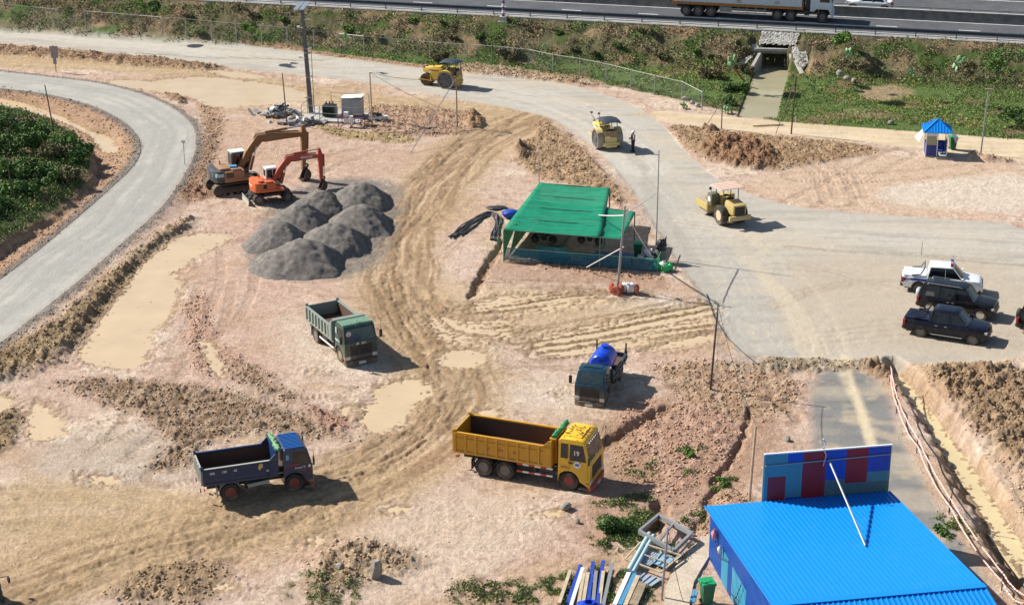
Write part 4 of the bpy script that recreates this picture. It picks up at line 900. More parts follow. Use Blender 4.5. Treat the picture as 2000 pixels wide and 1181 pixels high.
for s in (-1, 1):
    q = MB(); q.prism([(-2.5, .80), (-2.05, .86), (-1.1, .84), (-.98, .74), (-.98, 1.0), (-2.5, 1.01)], s*.915, s*.928) ; q.build('blue_band', bl, ps)
    txt('222', .20, M['plate_white'], ps, (-2.25, s*.932, .92), 'R' if s < 0 else 'L', .004)
lb = MB(); lb.box(.32, .52, -.56, -.12, 1.85, 1.99, .03); lb.build('red_beacon', M['red_lamp'], ps)
lb = MB(); lb.box(.32, .52, .12, .56, 1.85, 1.99, .03); lb.build('blue_beacon', bl, ps)
lb = MB(); lb.box(.30, .54, -.58, .58, 1.815, 1.87, .01); lb.box(.33, .5, -.11, .11, 1.86, 1.95, .02); lb.build('beacon_base', M['white_paint'], ps)
sv = car('suv', 'black SUV with a silver spare wheel cover, between the two pickups', carB, dict(cat='suv', green=(-2.28, 1.1), roofx=(-2.08, .52), roof=1.82, x0=-2.42, x1=2.38, bp=.55, cp=-1.05, r=.39, W=1.88, deck=1.1, hub=M['chrome']))
place(sv, G(1822, 614), G(1911, 625), (-1.565, -.9), (1.565, -.9)); sv['group'] = 'cars parked on the gravel lot'; sv.rotation_euler.z = R(-25)
q = MB(); q.lathe([(.001, -2.66), (.22, -2.66), (.30, -2.63), (.35, -2.58), (.36, -2.50), (.34, -2.43), (.001, -2.43)], (0, .05, .92), 'x', 28); q.build('spare_wheel', paint('silver_cover', (.55,.57,.6), .25, metal=.3, dirt=.1), sv, smooth=True)
for s in (-1, 1): q = MB(); q.tube([(-1.9, s*.64, 1.80), (-1.8, s*.66, 1.90), (.1, s*.66, 1.90), (.3, s*.63, 1.83)], .022); q.build('roof_rail', M['chrome'], sv)
for s in (-1, 1): q = MB(); q.add([(-1.95, s*.858, 1.15), (-1.35, s*.858, 1.15), (-1.38, s*.80, 1.42), (-1.85, s*.80, 1.42)], [(0, 1, 2, 3)]); q.build('quarter_window', paint('quarter_glass', (.12,.12,.10), .2), sv)
s2_ = car('suv', 'black SUV with a black spare wheel, cut off at the right edge', carB, dict(cat='suv', green=(-2.28, 1.1), roofx=(-2.08, .52), roof=1.82, x0=-2.42, x1=2.38, bp=.55, cp=-1.05, r=.39, W=1.88, deck=1.1, hub=M['chrome']))
q = MB(); q.lathe([(.16, -2.66), (.22, -2.68), (.32, -2.66), (.36, -2.60), (.36, -2.50), (.33, -2.43), (.001, -2.43)], (0, .05, .92), 'x', 28); q.build('spare_wheel', M['rubber'], s2_, smooth=True)
place(s2_, G(2010, 655), G(2110, 676), (-1.565, -.9), (1.565, -.9)); s2_['group'] = 'cars parked on the gravel lot'
# --- excavators ---
def xz(pts, y0, y1, mb, bev=.02): mb.prism(pts, y0, y1, 'y', bev=bev)
def arm_link(mb, a, b, w0, w1, yw, mid=None):
    """tapered box beam in xz from a to b"""
    ax, az = a; bx, bz = b; d = math.hypot(bx-ax, bz-az); nx_, nz_ = -(bz-az)/d, (bx-ax)/d
    mb.prism([(ax+nx_*w0/2, az+nz_*w0/2), (bx+nx_*w1/2, bz+nz_*w1/2), (bx-nx_*w1/2, bz-nz_*w1/2), (ax-nx_*w0/2, az-nz_*w0/2)], -yw, yw, 'y', bev=.015)
def poly_beam(mb, pts, ws, yw):
    up = []; dn = []
    for i, p in enumerate(pts):
        a = pts[max(i-1, 0)]; b = pts[min(i+1, len(pts)-1)]; d = math.hypot(b[0]-a[0], b[1]-a[1]); n = (-(b[1]-a[1])/d, (b[0]-a[0])/d)
        up.append((p[0]+n[0]*ws[i]/2, p[1]+n[1]*ws[i]/2)); dn.append((p[0]-n[0]*ws[i]/2, p[1]-n[1]*ws[i]/2))
    n = len(pts); v = [(x, -yw, z) for x, z in up]+[(x, -yw, z) for x, z in dn]+[(x, yw, z) for x, z in up]+[(x, yw, z) for x, z in dn]
    f = []
    for i in range(n-1):
        a, b = i, n+i; f += [(a, a+1, b+1, b), (2*n+a, 2*n+b, 2*n+b+1, 2*n+a+1), (a, 2*n+a, 2*n+a+1, a+1), (b, b+1, 2*n+b+1, 2*n+b)]
    f += [(0, n, 3*n, 2*n), (n-1, 3*n-1, 4*n-1, 2*n-1)]; mb.add(v, f)
def excavator(nm, lab, k, body, deck, boomm, cabm, tracked, blade=False):
    """k: overall size; upper structure faces +x"""
    t = thing(nm, lab, 'excavator')
    zd = 1.0*k if tracked else 1.15*k
    if tracked:
        for s in (-1, 1):
            y0, y1 = s*.72*k, s*1.28*k; tr = MB(); L = 1.75*k; rr = .42*k; n = 46; per = 4*L+2*math.pi*rr
            pts = []
            for i in range(n):
                u = per*i/n
                if u < 2*L: pts.append((-L+u, 2*rr, 0))
                elif u < 2*L+math.pi*rr: a = (u-2*L)/rr; pts.append((L+rr*math.sin(a), rr+rr*math.cos(a), a))
                elif u < 4*L+math.pi*rr: pts.append((L-(u-2*L-math.pi*rr), 0, math.pi))
                else: a = (u-4*L-math.pi*rr)/rr; pts.append((-L-rr*math.sin(a), rr-rr*math.cos(a), math.pi+a))
            for (x, z, a) in pts:
                bm = bmesh.new(); bmesh.ops.create_cube(bm, size=1)
                mt = Matrix.Translation((x, (y0+y1)/2, z+.03)) @ Matrix.Rotation(a, 4, 'Y') @ Matrix.Diagonal((per/n*.86, abs(y1-y0), .05, 1)); bm.transform(mt); tr.bm(bm)
            tr.build('track', paint('track_steel_'+nm, (.11,.085,.06), .8, dirt=.6), t)
            fr = MB(); fr.box(-L, L, s*.80*k, s*1.18*k, .18*k, .68*k, .04)
            for x in (-L, L): fr.cyl((x, y0+s*.05, rr+.02), (x, y1-s*.05, rr+.02), rr*.88, n=20)
            for x in np.linspace(-L*.75, L*.75, 6): fr.cyl((x, y0+s*.08, .16*k), (x, y1-s*.08, .16*k), .12*k, n=12)
            fr.build('track_frame', M['dark_steel'], t)
        cf = MB(); cf.box(-.9*k, .9*k, -.8*k, .8*k, .42*k, .78*k, .05); cf.cyl((0,0,.7*k), (0,0,zd), .6*k, n=24); cf.build('undercarriage', M['dark_steel'], t)
    else:
        r = .5*k; cf = MB(); cf.box(-1.9*k, 1.9*k, -.45*k, .45*k, .55*k, .9*k, .05); cf.cyl((0,0,.85*k), (0,0,zd), .6*k, n=24)
        for x in (-1.3*k, 1.45*k): cf.box(x-.12, x+.12, -.95*k, .95*k, r-.12, r+.12)
        for s in (-1, 1): cf.box(-.7*k, .8*k, s*.5*k, s*1.1*k, .72*k, .95*k, .03); cf.box(-.5*k, .5*k, s*.85*k, s*1.1*k, .45*k, .5*k)
        cf.build('undercarriage', M['dark_steel'], t)
        for x in (-1.3*k, 1.45*k):
            for s in (-1, 1): wheel(t, x, s*1.2*k, r, .24, M['hub_grey'], dual=True)
        if blade:
            bl_ = MB(); bl_.prism([(-2.35*k, .08), (-2.28*k, .05), (-2.22*k, .3), (-2.24*k, .62*k), (-2.32*k, .68*k), (-2.29*k, .32)], -1.2*k, 1.2*k); bl_.build('dozer_blade', M['worn_grey'], t)
            bl_ = MB()
            for y in (-.4, .4): bl_.bar((-1.8*k, y, .7*k), (-2.25*k, y, .35), .09, .1)
            bl_.bar((-1.85*k, -.42, .66*k), (-1.85*k, .42, .66*k), .08, .08)
            bl_.build('blade_arm', M['dark_steel'], t)
    up = MB(); rx = -2.0*k if tracked else -1.75*k
    # counterweight with rounded back
    cw = MB(); n = 9; prof = [(rx+.32*k-(.34*k)*math.cos(a), 1.22*k*math.sin(a)) for a in np.linspace(-math.pi/2, math.pi/2, n)]
    prof = prof+[(rx+.75*k, 1.22*k), (rx+.75*k, -1.22*k)]
    cw.prism(prof, zd+.02, zd+.92*k, 'z', bev=.05); cw.build('counterweight', body, t, smooth=True)
    up.box(rx+.755*k, 1.15*k, -1.2*k, 1.2*k, zd, zd+.22*k, .03); up.box(rx+.755*k, .35*k, -1.2*k, -.32*k, zd+.22*k, zd+.85*k, .05); up.box(rx+.755*k, -.25*k, -.32*k, 1.2*k, zd+.22*k, zd+.88*k, .05)
    up.build('upper_body', deck, t, smooth=True)
    hd = MB(); hd.box(rx+.5*k, -.7*k, -.9*k, .75*k, zd+.88*k, zd+1.06*k, .06); hd.box(-.6*k, .1*k, -1.1*k, -.45*k, zd+.85*k, zd+.98*k, .03); hd.cyl((rx+.9*k, .4*k, zd+1.0*k), (rx+.9*k, .4*k, zd+1.35*k), .06, n=10); hd.build('engine_hood', boomm if not tracked else deck, t, smooth=True)
    lw = MB()
    for x in np.linspace(rx+.9*k, -.6*k, 5): lw.box(x, x+.08, -1.215*k, -1.195*k, zd+.35*k, zd+.75*k)
    lw.build('louvre', M['ink'], t)
    if tracked:
        q = MB(); q.box(rx+.1*k, rx+.7*k, -1.225*k, -1.0*k, zd+.5*k, zd+.75*k, .01); q.build('pale_patch', M['pale_blue'], t)
        q = MB(); q.prism([(-.65*k, -.65*k), (-.1*k, -.8*k), (.0, -.3*k), (-.55*k, -.2*k)], zd+1.0*k, zd+1.10*k, 'z', bev=.03); q.build('blue_cloth', paint('sheet_blue', (.05,.25,.5), .7, dirt=.2), t)
    # cab on the left-front
    cx0, cx1 = -.2*k, 1.2*k; cb = MB(); zc = zd+.22*k; zt_ = zd+1.85*k; y0, y1 = .28*k, 1.18*k
    pr2 = [(cx0, zc), (cx1, zc), (cx1, zc+.65*k), (cx1-.18*k, zt_-.1*k), (cx1-.28*k, zt_), (cx0+.08*k, zt_), (cx0, zt_-.1*k)]
    cb.prism(pr2, y0, y1, 'y', bev=.05); cbo = cb.build('operator_cab', cabm, t, smooth=True)
    for yy in (y0-.006, y1+.006):
        g_ = MB(); q = [(cx0+.12*k, zc+.7*k), (cx0+.62*k, zc+.7*k), (cx0+.62*k, zt_-.16*k), (cx0+.14*k, zt_-.16*k)]; q2 = [(cx0+.70*k, zc+.35*k), (cx1-.12*k, zc+.35*k), (cx1-.14*k, zc+.68*k), (cx1-.30*k, zt_-.16*k), (cx0+.70*k, zt_-.16*k)]
        for a in (q, q2): g_.prism(a, yy-.004, yy+.004)
        g_.build('side_window', M['black_glass'], cbo)
    g_ = MB(); g_.add([(cx1+.012, y0+.08, zc+.68*k), (cx1+.012, y1-.08, zc+.68*k), (cx1-.155*k, y1-.08, zt_-.12*k), (cx1-.155*k, y0+.08, zt_-.12*k)], [(0,1,2,3)]); g_.build('windshield', M['windshield'], cbo)
    g_ = MB(); g_.add([(cx0-.006, y0+.1, zc+.75*k), (cx0-.006, y1-.1, zc+.75*k), (cx0-.006, y1-.1, zt_-.2*k), (cx0-.006, y0+.1, zt_-.2*k)], [(0,1,2,3)]); g_.build('rear_window', M['black_glass'], cbo)
    return t, zd
def boom_set(t, k, mat, foot, knee, tip, dip, bucket_mat, y=-.02, label=None):
    """boom foot-knee-tip, dipper tip-dip, bucket hanging from dip"""
    z = lambda p: (p[0]*k, p[1]*k); foot, knee, tip, dip = map(z, (foot, knee, tip, dip)); yy = .20*k
    b = MB(); mid = ((foot[0]*.55+knee[0]*.45), (foot[1]*.5+knee[1]*.5)+.05*k)
    k2 = (knee[0]+(tip[0]-knee[0])*.15, knee[1]+(tip[1]-knee[1])*.22)
    poly_beam(b, [foot, mid, knee, k2, ((k2[0]+tip[0])/2, (k2[1]+tip[1])/2+.03), tip], [.34*k, .55*k, .66*k, .60*k, .48*k, .32*k], yy); bo = b.build('boom', mat, t)
    d = MB(); vx, vz = dip[0]-tip[0], dip[1]-tip[1]; L = math.hypot(vx, vz); ux, uz = vx/L, vz/L
    back = (tip[0]-ux*.75*k, tip[1]-uz*.75*k); nx_, nz_ = -uz, ux
    d.prism([(back[0]-nx_*.06*k, back[1]-nz_*.06*k), (back[0]+nx_*.12*k, back[1]+nz_*.12*k), (tip[0]+nx_*.34*k, tip[1]+nz_*.34*k), (dip[0]+nx_*.13*k, dip[1]+nz_*.13*k), (dip[0]-nx_*.13*k, dip[1]-nz_*.13*k), (tip[0]-nx_*.16*k, tip[1]-nz_*.16*k)], -.17*k, .17*k); do = d.build('dipper_arm', mat, t)
    # rams
    def ram(a, b_, r_, par):
        q = MB(); m_ = (a[0]*.42+b_[0]*.58, a[1]*.42+b_[1]*.58)
        for y_ in ([0] if par is not t else (-.30*k, .30*k)): q.cyl((a[0], y_, a[1]), (m_[0], y_, m_[1]), r_*k, n=10)
        c = q.build('ram_cylinder', mat, t, smooth=True); q = MB()
        for y_ in ([0] if par is not t else (-.30*k, .30*k)): q.cyl((m_[0], y_, m_[1]), (b_[0], y_, b_[1]), r_*.55*k, n=8)
        q.build('ram_rod', M['chrome'], c, smooth=True)
    ram((foot[0]+.75*k, foot[1]-.2*k), ((knee[0]*.8+foot[0]*.2), (knee[1]*.8+foot[1]*.2)-.1*k), .10, t)
    ram((k2[0]-.0, k2[1]+.42*k), (back[0]+ux*.1*k, back[1]+uz*.1*k), .10, None)
    ram((tip[0]-ux*.1*k+nx_*.42*k, tip[1]-uz*.1*k+nz_*.42*k), (tip[0]+ux*L*.78+nx_*.34*k, tip[1]+uz*L*.78+nz_*.34*k), .085, None)
    hs = MB()
    for y_ in (-.1*k, .1*k): hs.tube([(foot[0]+.2*k, y_, foot[1]+.4*k), (knee[0]-.2*k, y_, knee[1]+.36*k), (k2[0]+.3*k, y_, k2[1]+.38*k), (tip[0]-.3*k, y_, tip[1]+.3*k)], .025*k, 6)
    hs.build('hose', M['ink'], t)
    # bucket: curled towards the machine, opening facing back (-x)
    bk = MB(); n = 8; R_ = .48*k; cx_, cz_ = dip[0]+.04*k, dip[1]-.42*k; pr3 = []
    angs = np.linspace(math.radians(75), math.radians(-125), n)
    outer = [(cx_+R_*math.cos(a)*.95, cz_+R_*math.sin(a)*1.1) for a in angs]; inner = [(cx_+(R_-.05)*math.cos(a)*.95, cz_+(R_-.05)*math.sin(a)*1.1) for a in reversed(angs)]
    poly = outer+inner; wv = .42*k; v = [(x, -wv, z_) for x, z_ in poly]+[(x, wv, z_) for x, z_ in poly]; m_ = len(poly); ff = []
    for i in range(n-1): j = m_-1-i; ff += [(i, i+1, j-1, j), (m_+i, m_+j, m_+j-1, m_+i+1), (i, m_+i, m_+i+1, i+1), (j, j-1, m_+j-1, m_+j)]
    bk.add(v, ff)
    for s in (-1, 1): bk.prism([outer[i] for i in range(n)], s*wv, s*(wv-.03))
    for i in range(5): y_ = -wv+.06*k+i*(2*wv-.12*k)/4; bk.prism([(outer[-1][0]-.02, outer[-1][1]-.03), (outer[-1][0]-.18*k, outer[-1][1]+.03), (outer[-1][0]-.02, outer[-1][1]+.05)], y_-.04, y_+.04)
    bk.box(dip[0]-.12*k, dip[0]+.22*k, -.2*k, .2*k, dip[1]-.1*k, dip[1]+.12*k, .02)
    bk.build('bucket', bucket_mat, t)
    lk = MB(); lk.bar((dip[0]-ux*.45*k, .0, dip[1]-uz*.45*k), (dip[0]-ux*.3*k+nx_*.38*k, 0, dip[1]-uz*.3*k+nz_*.38*k), .3*k, .07); lk.bar((dip[0]-ux*.3*k+nx_*.38*k, 0, dip[1]-uz*.3*k+nz_*.38*k), (dip[0]+.25*k, 0, dip[1]+.0), .28*k, .07); lk.build('bucket_link', M['dark_steel'], t)
    return bo, (knee, k2, tip)
M['boom_brown'] = paint('boom_brown', (.24,.115,.04), .6, dirt=.3); M['deck_brown'] = paint('deck_brown', (.34,.19,.10), .6, dirt=.5)
M['exc_orange'] = paint('exc_orange', (.62,.13,.04), .45, dirt=.35); M['exc_red'] = paint('exc_red', (.42,.07,.035), .5, dirt=.35); M['cream_cab'] = paint('cream_cab', (.66,.67,.62), .4, dirt=.2); M['bucket'] = paint('bucket_steel', (.07,.05,.04), .75, dirt=.45)
kT = .98
ET, zd = excavator('tracked_excavator', 'brown crawler excavator with its boom bent over, parked behind the orange one', kT, paint('cw_dark', (.05,.06,.07), .5, dirt=.4, dust=(.45,.42,.35)), M['deck_brown'], M['boom_brown'], paint('cab_dark', (.09,.10,.10), .5, dirt=.3), True)
q = MB(); q.box(-.2*kT, .98*kT, .26*kT, 1.2*kT, zd+1.85*kT, zd+1.90*kT, .02); q.build('cab_roof', M['cream_cab'], ET)
bo, (kn, k2, tp) = boom_set(ET, kT, M['boom_brown'], (.35, 1.7), (2.0, 3.85), (5.55, 3.75), (5.5, .95), M['bucket'])
txt('EXCAVATOR', .2, M['ink'], bo, (4.0, -.20*kT-.004, 3.93), 'R', .002, sx=1.0, tilt=0) if False else None
ET.location = G(462, 370); ET.rotation_euler.z = R(26)
kO = .80
EO, zd = excavator('wheeled_excavator', 'orange wheeled excavator with a white cab and a raised blade beside the grey heaps', kO, M['exc_orange'], M['exc_orange'], M['exc_orange'], M['cream_cab'], False, True)
bo, (kn, k2, tp) = boom_set(EO, kO, M['exc_red'], (.35, 1.75), (2.0, 3.8), (4.9, 3.75), (5.0, 1.35), M['bucket'])
q = MB(); q.box(2.45, 3.35, -.175, -.165, 2.98, 3.12); lbp = q.build('name_board', M['plate_white'], bo); txt('SOLAR', .1, M['ink'], lbp, (2.9, -.18, 3.05), 'R', .001, sx=1.6) if False else None
q = MB(); q.box(2.52, 3.28, -.180, -.176, 3.02, 3.05); q.box(2.60, 3.2, -.180, -.176, 3.065, 3.08); q.build('board_writing', M['exc_red'], lbp)
q = MB(); q.box(-1.42, -1.40, -.5, .3, 1.35, 1.42); q.build('rear_marking', M['plate_white'], EO)
EO.location = G(527, 391); EO.rotation_euler.z = R(22)
# --- rollers ---
M['roller_yellow'] = paint('roller_yellow', (.62,.42,.06), .5, dirt=.35); M['drum_steel'] = paint('drum_steel', (.36,.31,.25), .6, dirt=.4); M['tan_yellow'] = paint('tan_yellow', (.48,.36,.13), .55, dirt=.35)
M['tarp_dark'] = paint('tarp_dark', (.02,.035,.05), .6, dirt=.15, bmp=.02)
def three_drum(lab, bodym, rust_front):
    t = thing('road_roller', lab, 'road roller', group='static three-drum rollers')
    rf, rr = .56, .80; xf, xr = 2.2, 0
    q = MB(); q.lathe([(rf*.4, -.55), (rf*.95, -.55), (rf, -.52), (rf, .52), (rf*.95, .55), (rf*.4, .55), (rf*.3, .4)], (xf, 0, rf), 'y', 36); fd = q.build('front_drum', rust_front, t, smooth=True)
    q = MB(); q.lathe([(rf*.85, -.5), (.001, -.5)], (xf, 0, rf), 'y', 24); q.lathe([(rf*.85, .5), (.001, .5)], (xf, 0, rf), 'y', 24)
    for s in (-1, 1):
        q.cyl((xf, s*.5, rf), (xf, s*.62, rf), .09)
    q.build('drum_disc', M['rust'], fd)
    q = MB()
    for s in (-1, 1): q.bar((xf-.66, s*.63, rf), (xf+.66, s*.63, rf), .05, .09)
    q.bar((xf+.66, -.65, rf), (xf+.66, .65, rf), .06, .09); q.bar((xf-.66, -.65, rf), (xf-.66, .65, rf), .06, .09)
    for s in (-1, 1): q.bar((xf-.3, s*.3, 1.30), (xf-.62, s*.63, rf), .08, .08)
    q.build('drum_frame', bodym, t)
    for s in (-1, 1):
        q = MB(); y0, y1 = s*.55, s*1.08; q.lathe([(rr*.9, y0), (rr, y0), (rr, y1), (rr-.05, y1), (rr-.06, y1-s*.06), (rr*.88, y1-s*.10)], (xr, 0, rr), 'y', 44); dr = q.build('rear_drum', M['drum_steel'], t, smooth=True)
        q = MB(); q.lathe([(rr*.93, y1-s*.08), (.2, y1-s*.10), (.18, y1-s*.02), (.001, y1-s*.02)], (xr, 0, rr), 'y', 32); q.build('drum_disc', paint('disc_grey', (.09,.085,.095), .6, dirt=.2), dr)
        q = MB()
        for i in range(6): a = i*math.pi/3+.3; q.cyl((xr+math.cos(a)*rr*.68, y1-s*.085, rr+math.sin(a)*rr*.68), (xr+math.cos(a)*rr*.68, y1-s*.075, rr+math.sin(a)*rr*.68), .085, n=12)
        q.build('disc_hole', M['ink'], dr)
    # body: engine hood from the front to the driver's place
    q = MB(); q.prism([(2.45, 1.25), (2.55, 1.42), (2.45, 1.60), (.55, 1.72), (.50, .62), (1.2, .50), (1.55, .55), (1.75, 1.12)], -.46, .46, 'y', bev=.05); body = q.build('engine_body', bodym, t, smooth=True)
    q = MB(); q.prism([(2.25, 1.58), (2.2, 1.66), (.75, 1.86), (.65, 1.72)], -.40, .40, 'y', bev=.04); q.build('hood', paint('hood_yellow', (.72,.44,.06), .45, dirt=.25), body, smooth=True)
    q = MB(); q.box(.9, 1.9, -.468, -.462, 1.42, 1.50); q.box(.9, 1.9, .462, .468, 1.42, 1.50); q.box(2.46, 2.5, -.3, .3, 1.3, 1.55); q.build('vent', M['ink'], body)
    q = MB(); q.cyl((1.75, -.46, 1.32), (1.75, -.475, 1.32), .13, n=18); q.cyl((1.75, .46, 1.32), (1.75, .475, 1.32), .13, n=18); q.build('round_badge', M['plate_white'], body)
    q = MB(); q.cyl((1.5, .2, 1.75), (1.5, .2, 2.05), .05); q.build('exhaust', M['dark_steel'], body)
    for s in (-1, 1):
        q = MB(); q.ball((2.42, s*.36, 1.66), .09, 1); q.build('headlight', M['dark_steel'], body)
        q = MB(); pts = [(xr+(rr+.07)*math.cos(a), rr+(rr+.07)*math.sin(a)) for a in np.linspace(.55, 2.3, 8)]
        for a, b in zip(pts[:-1], pts[1:]): q.bar((a[0], s*.82, a[1]), (b[0], s*.82, b[1]), .5, .03)
        q.build('fender', bodym, t)
    q = MB(); q.box(-.95, .55, -.5, .5, .62, 1.12, .04); q.box(-1.05, -.9, -.7, .7, .45, .68, .02); q.box(-1.12, -1.0, -.45, .45, .3, .48, .02); q.build('rear_platform', bodym, t)
    q = MB(); q.box(-.75, -.3, -.32, .32, 1.12, 1.32, .05); q.box(-.8, -.68, -.32, .32, 1.3, 1.75, .05); q.build('seat', M['ink'], t)
    q = MB(); q.box(-.98, -.92, -.55, .55, 1.15, 1.62, .02); q.build('back_board', paint('board_brown', (.30,.20,.12), .6, dirt=.3), t)
    q = MB(); q.cyl((.3, 0, 1.3), (.05, 0, 1.75), .03); q.lathe([(.17, 0), (.2, .015), (.17, .03), (.15, .015), (.17, 0)], (.05, 0, 1.76), 'z', 16); q.build('steering_wheel', M['ink'], t)
    for x in (-.85, .45):
        for s in (-1, 1): q = MB(); q.cyl((x, s*.5, 1.0), (x, s*.52, 2.42), .03); q.build('canopy_post', M['dark_steel'], t)
    q = MB()
    q.bar((-.95, -.55, 2.42), (-.95, .55, 2.42), .05, .05); q.bar((.55, -.55, 2.42), (.55, .55, 2.42), .05, .05); q.bar((-.95, 0, 2.42), (.55, 0, 2.42), .05, .05); q.build('canopy_frame', M['dark_steel'], t)
    q = MB(); n = 9; m_ = 7; g_ = random.Random(8); v = []; f = []
    for lay in (0, 1):
        for i in range(n):
            for j in range(m_):
                u, w_ = i/(n-1)*2-1, j/(m_-1)*2-1; zz = 2.56-.16*abs(u)**3-.14*abs(w_)**3+g_.uniform(-.012, .012)-.03*lay; v.append((-.22+u*.92, w_*.78, zz))
    nn = n*m_
    for i in range(n-1):
        for j in range(m_-1): a = i*m_+j; f += [(a, a+m_, a+m_+1, a+1), (nn+a, nn+a+1, nn+a+m_+1, nn+a+m_)]
    rim = [i*m_ for i in range(n)]+[(n-1)*m_+j for j in range(1, m_)]+[i*m_+m_-1 for i in range(n-2, -1, -1)]+[j for j in range(m_-2, 0, -1)]
    for a, b in zip(rim, rim[1:]+rim[:1]): f.append((a, b, nn+b, nn+a))
    q.add(v, f); q.build('canopy', M['tarp_dark'], t, smooth=True)
    return t
r1 = three_drum('yellow three-drum roller under a dark canopy on the upper gravel road, near the fence', M['roller_yellow'], M['rust'])
place(r1, G(872, 175), G(828, 167), (0, 1.05), (2.2, .6))
r2 = three_drum('pale yellow three-drum roller seen from behind, with a person standing next to it', paint('roller_pale', (.66,.54,.22), .5, dirt=.3), M['drum_steel'])
place(r2, G(1164, 292), G(1150, 275), (0, 1.05), (2.2, .6)); r2.rotation_euler.z = R(106)
q = MB(); q.tube([(2.3, .2, 1.6), (2.6, .5, 2.1), (2.5, .55, 2.3)], .02); q.box(2.45, 2.6, .45, .65, 2.28, 2.4, .02); q.tube([(2.3, -.2, 1.6), (2.55, -.1, 2.1)], .02); q.box(2.5, 2.6, -.2, 0, 2.1, 2.25, .02); q.build('mirror', M['dark_steel'], r2)
# single-drum roller with rubber rear tyres (faces away to the upper left)
t = thing('road_roller', 'tan single-drum roller with two fat rear tyres and a pink sunshade over the seat', 'road roller')
q = MB(); rd = .68; q.lathe([(rd*.9, -.85), (rd, -.85), (rd, .85), (rd*.9, .85)], (2.55, 0, rd), 'y', 40); q.lathe([(rd*.9, -.8), (.001, -.8)], (2.55, 0, rd), 'y', 24); q.lathe([(rd*.9, .8), (.001, .8)], (2.55, 0, rd), 'y', 24); q.build('drum', M['drum_steel'], t, smooth=True)
q = MB()
for s in (-1, 1): q.box(1.7, 3.4, s*.9, s*1.05, rd-.15, rd+.35, .03)
q.box(1.62, 1.85, -1.05, 1.05, rd-.15, rd+.62, .04); q.box(3.3, 3.45, -1.05, 1.05, rd-.15, rd+.2, .03); q.build('drum_frame', M['tan_yellow'], t)
q = MB(); q.box(1.2, 1.75, -.95, .3, .9, 1.75, .06); q.box(.9, 1.7, -.4, .4, .5, .9, .03); q.build('front_module', M['tan_yellow'], t, smooth=True)
q = MB(); q.prism([(1.15, 1.0), (1.7, 1.0), (1.8, 1.9), (1.1, 1.95)], .35, 1.0, 'y', bev=.08); q.build('fuel_tank', paint('tank_olive', (.12,.12,.075), .5, dirt=.25), t, smooth=True)
q = MB(); q.cyl((1.45, .98, 1.5), (1.45, 1.02, 1.5), .20, n=20); q.build('round_badge', M['plate_white'], t)
for s in (-1, 1): wheel(t, 0, s*1.02, .70, .48, paint('hub_cream%d' % (s+1), (.55,.44,.26), .7, dirt=.4), lug=0)
q = MB(); q.box(-.2, .2, -.7, .7, .5, .9); q.box(-1.1, .9, -.5, .5, .75, .95, .03); q.build('rear_frame', M['dark_steel'], t)
q = MB(); q.prism([(-1.25, .95), (-1.3, 1.7), (-.1, 1.82), (.1, 1.5), (.1, .95)], -.52, .52, 'y', bev=.07); eb = q.build('engine_hood', M['tan_yellow'], t, smooth=True)
q = MB(); q.box(-1.33, -1.29, -.38, .38, 1.02, 1.58, .01); q.build('radiator_grille', M['ink'], eb)
q = MB(); q.box(-1.45, -1.25, -.85, .85, .62, .95, .03); q.build('rear_bumper', M['tan_yellow'], t); txt('XGMA', .2, M['plate_white'], t, (-1.46, 0, .79), 'B', .004, sx=1.6) if False else None
q = MB(); q.box(-1.462, -1.452, -.5, .5, .74, .84); q.build('bumper_marking', M['worn_grey'], t)
q = MB(); q.box(.15, 1.1, -.6, .6, .95, 1.15, .03); q.box(.9, 1.1, -.3, .3, 1.1, 1.65, .05); q.build('operator_floor', M['tan_yellow'], t)
q = MB(); q.box(.2, .65, -.28, .28, 1.15, 1.4, .06); q.box(.15, .28, -.28, .28, 1.4, 1.85, .06); q.build('seat', M['ink'], t)
q = MB(); q.cyl((1.0, 0, 1.6), (.8, 0, 1.85), .03); q.lathe([(.18, 0), (.2, .015), (.18, .03), (.16, .015), (.18, 0)], (.78, 0, 1.86), 'z', 16); q.build('steering_wheel', M['ink'], t)
for x in (.05, 1.15):
    for s in (-1, 1): q = MB(); q.cyl((x, s*.55, 1.1), (x+.05, s*.6, 2.55), .03); q.build('canopy_post', M['dark_steel'], t)
q = MB()
for i in range(9):
    a = -.15+i*.17; q.box(a, a+.15, -.95, .95, 2.56+(.02 if i % 2 else 0), 2.61+(.02 if i % 2 else 0), .01)
q.bar((-.2, -.95, 2.55), (1.4, -.95, 2.55), .05, .05); q.bar((-.2, .95, 2.55), (1.4, .95, 2.55), .05, .05); q.build('sunshade', paint('shade_pink', (.66,.47,.38), .8, dirt=.4, dust=(.55,.5,.4)), t)
for s in (-1, 1): q = MB(); q.tube([(1.7, s*.6, 1.8), (1.8, s*.75, 2.1)], .02); q.ball((1.8, s*.75, 2.15), .13, 1, sx=.4); q.build('mirror', M['ink'], t)
place(t, G(1403, 439), G(1368, 415), (0, .98), (2.9, .9)); t.rotation_euler.z = R(112)
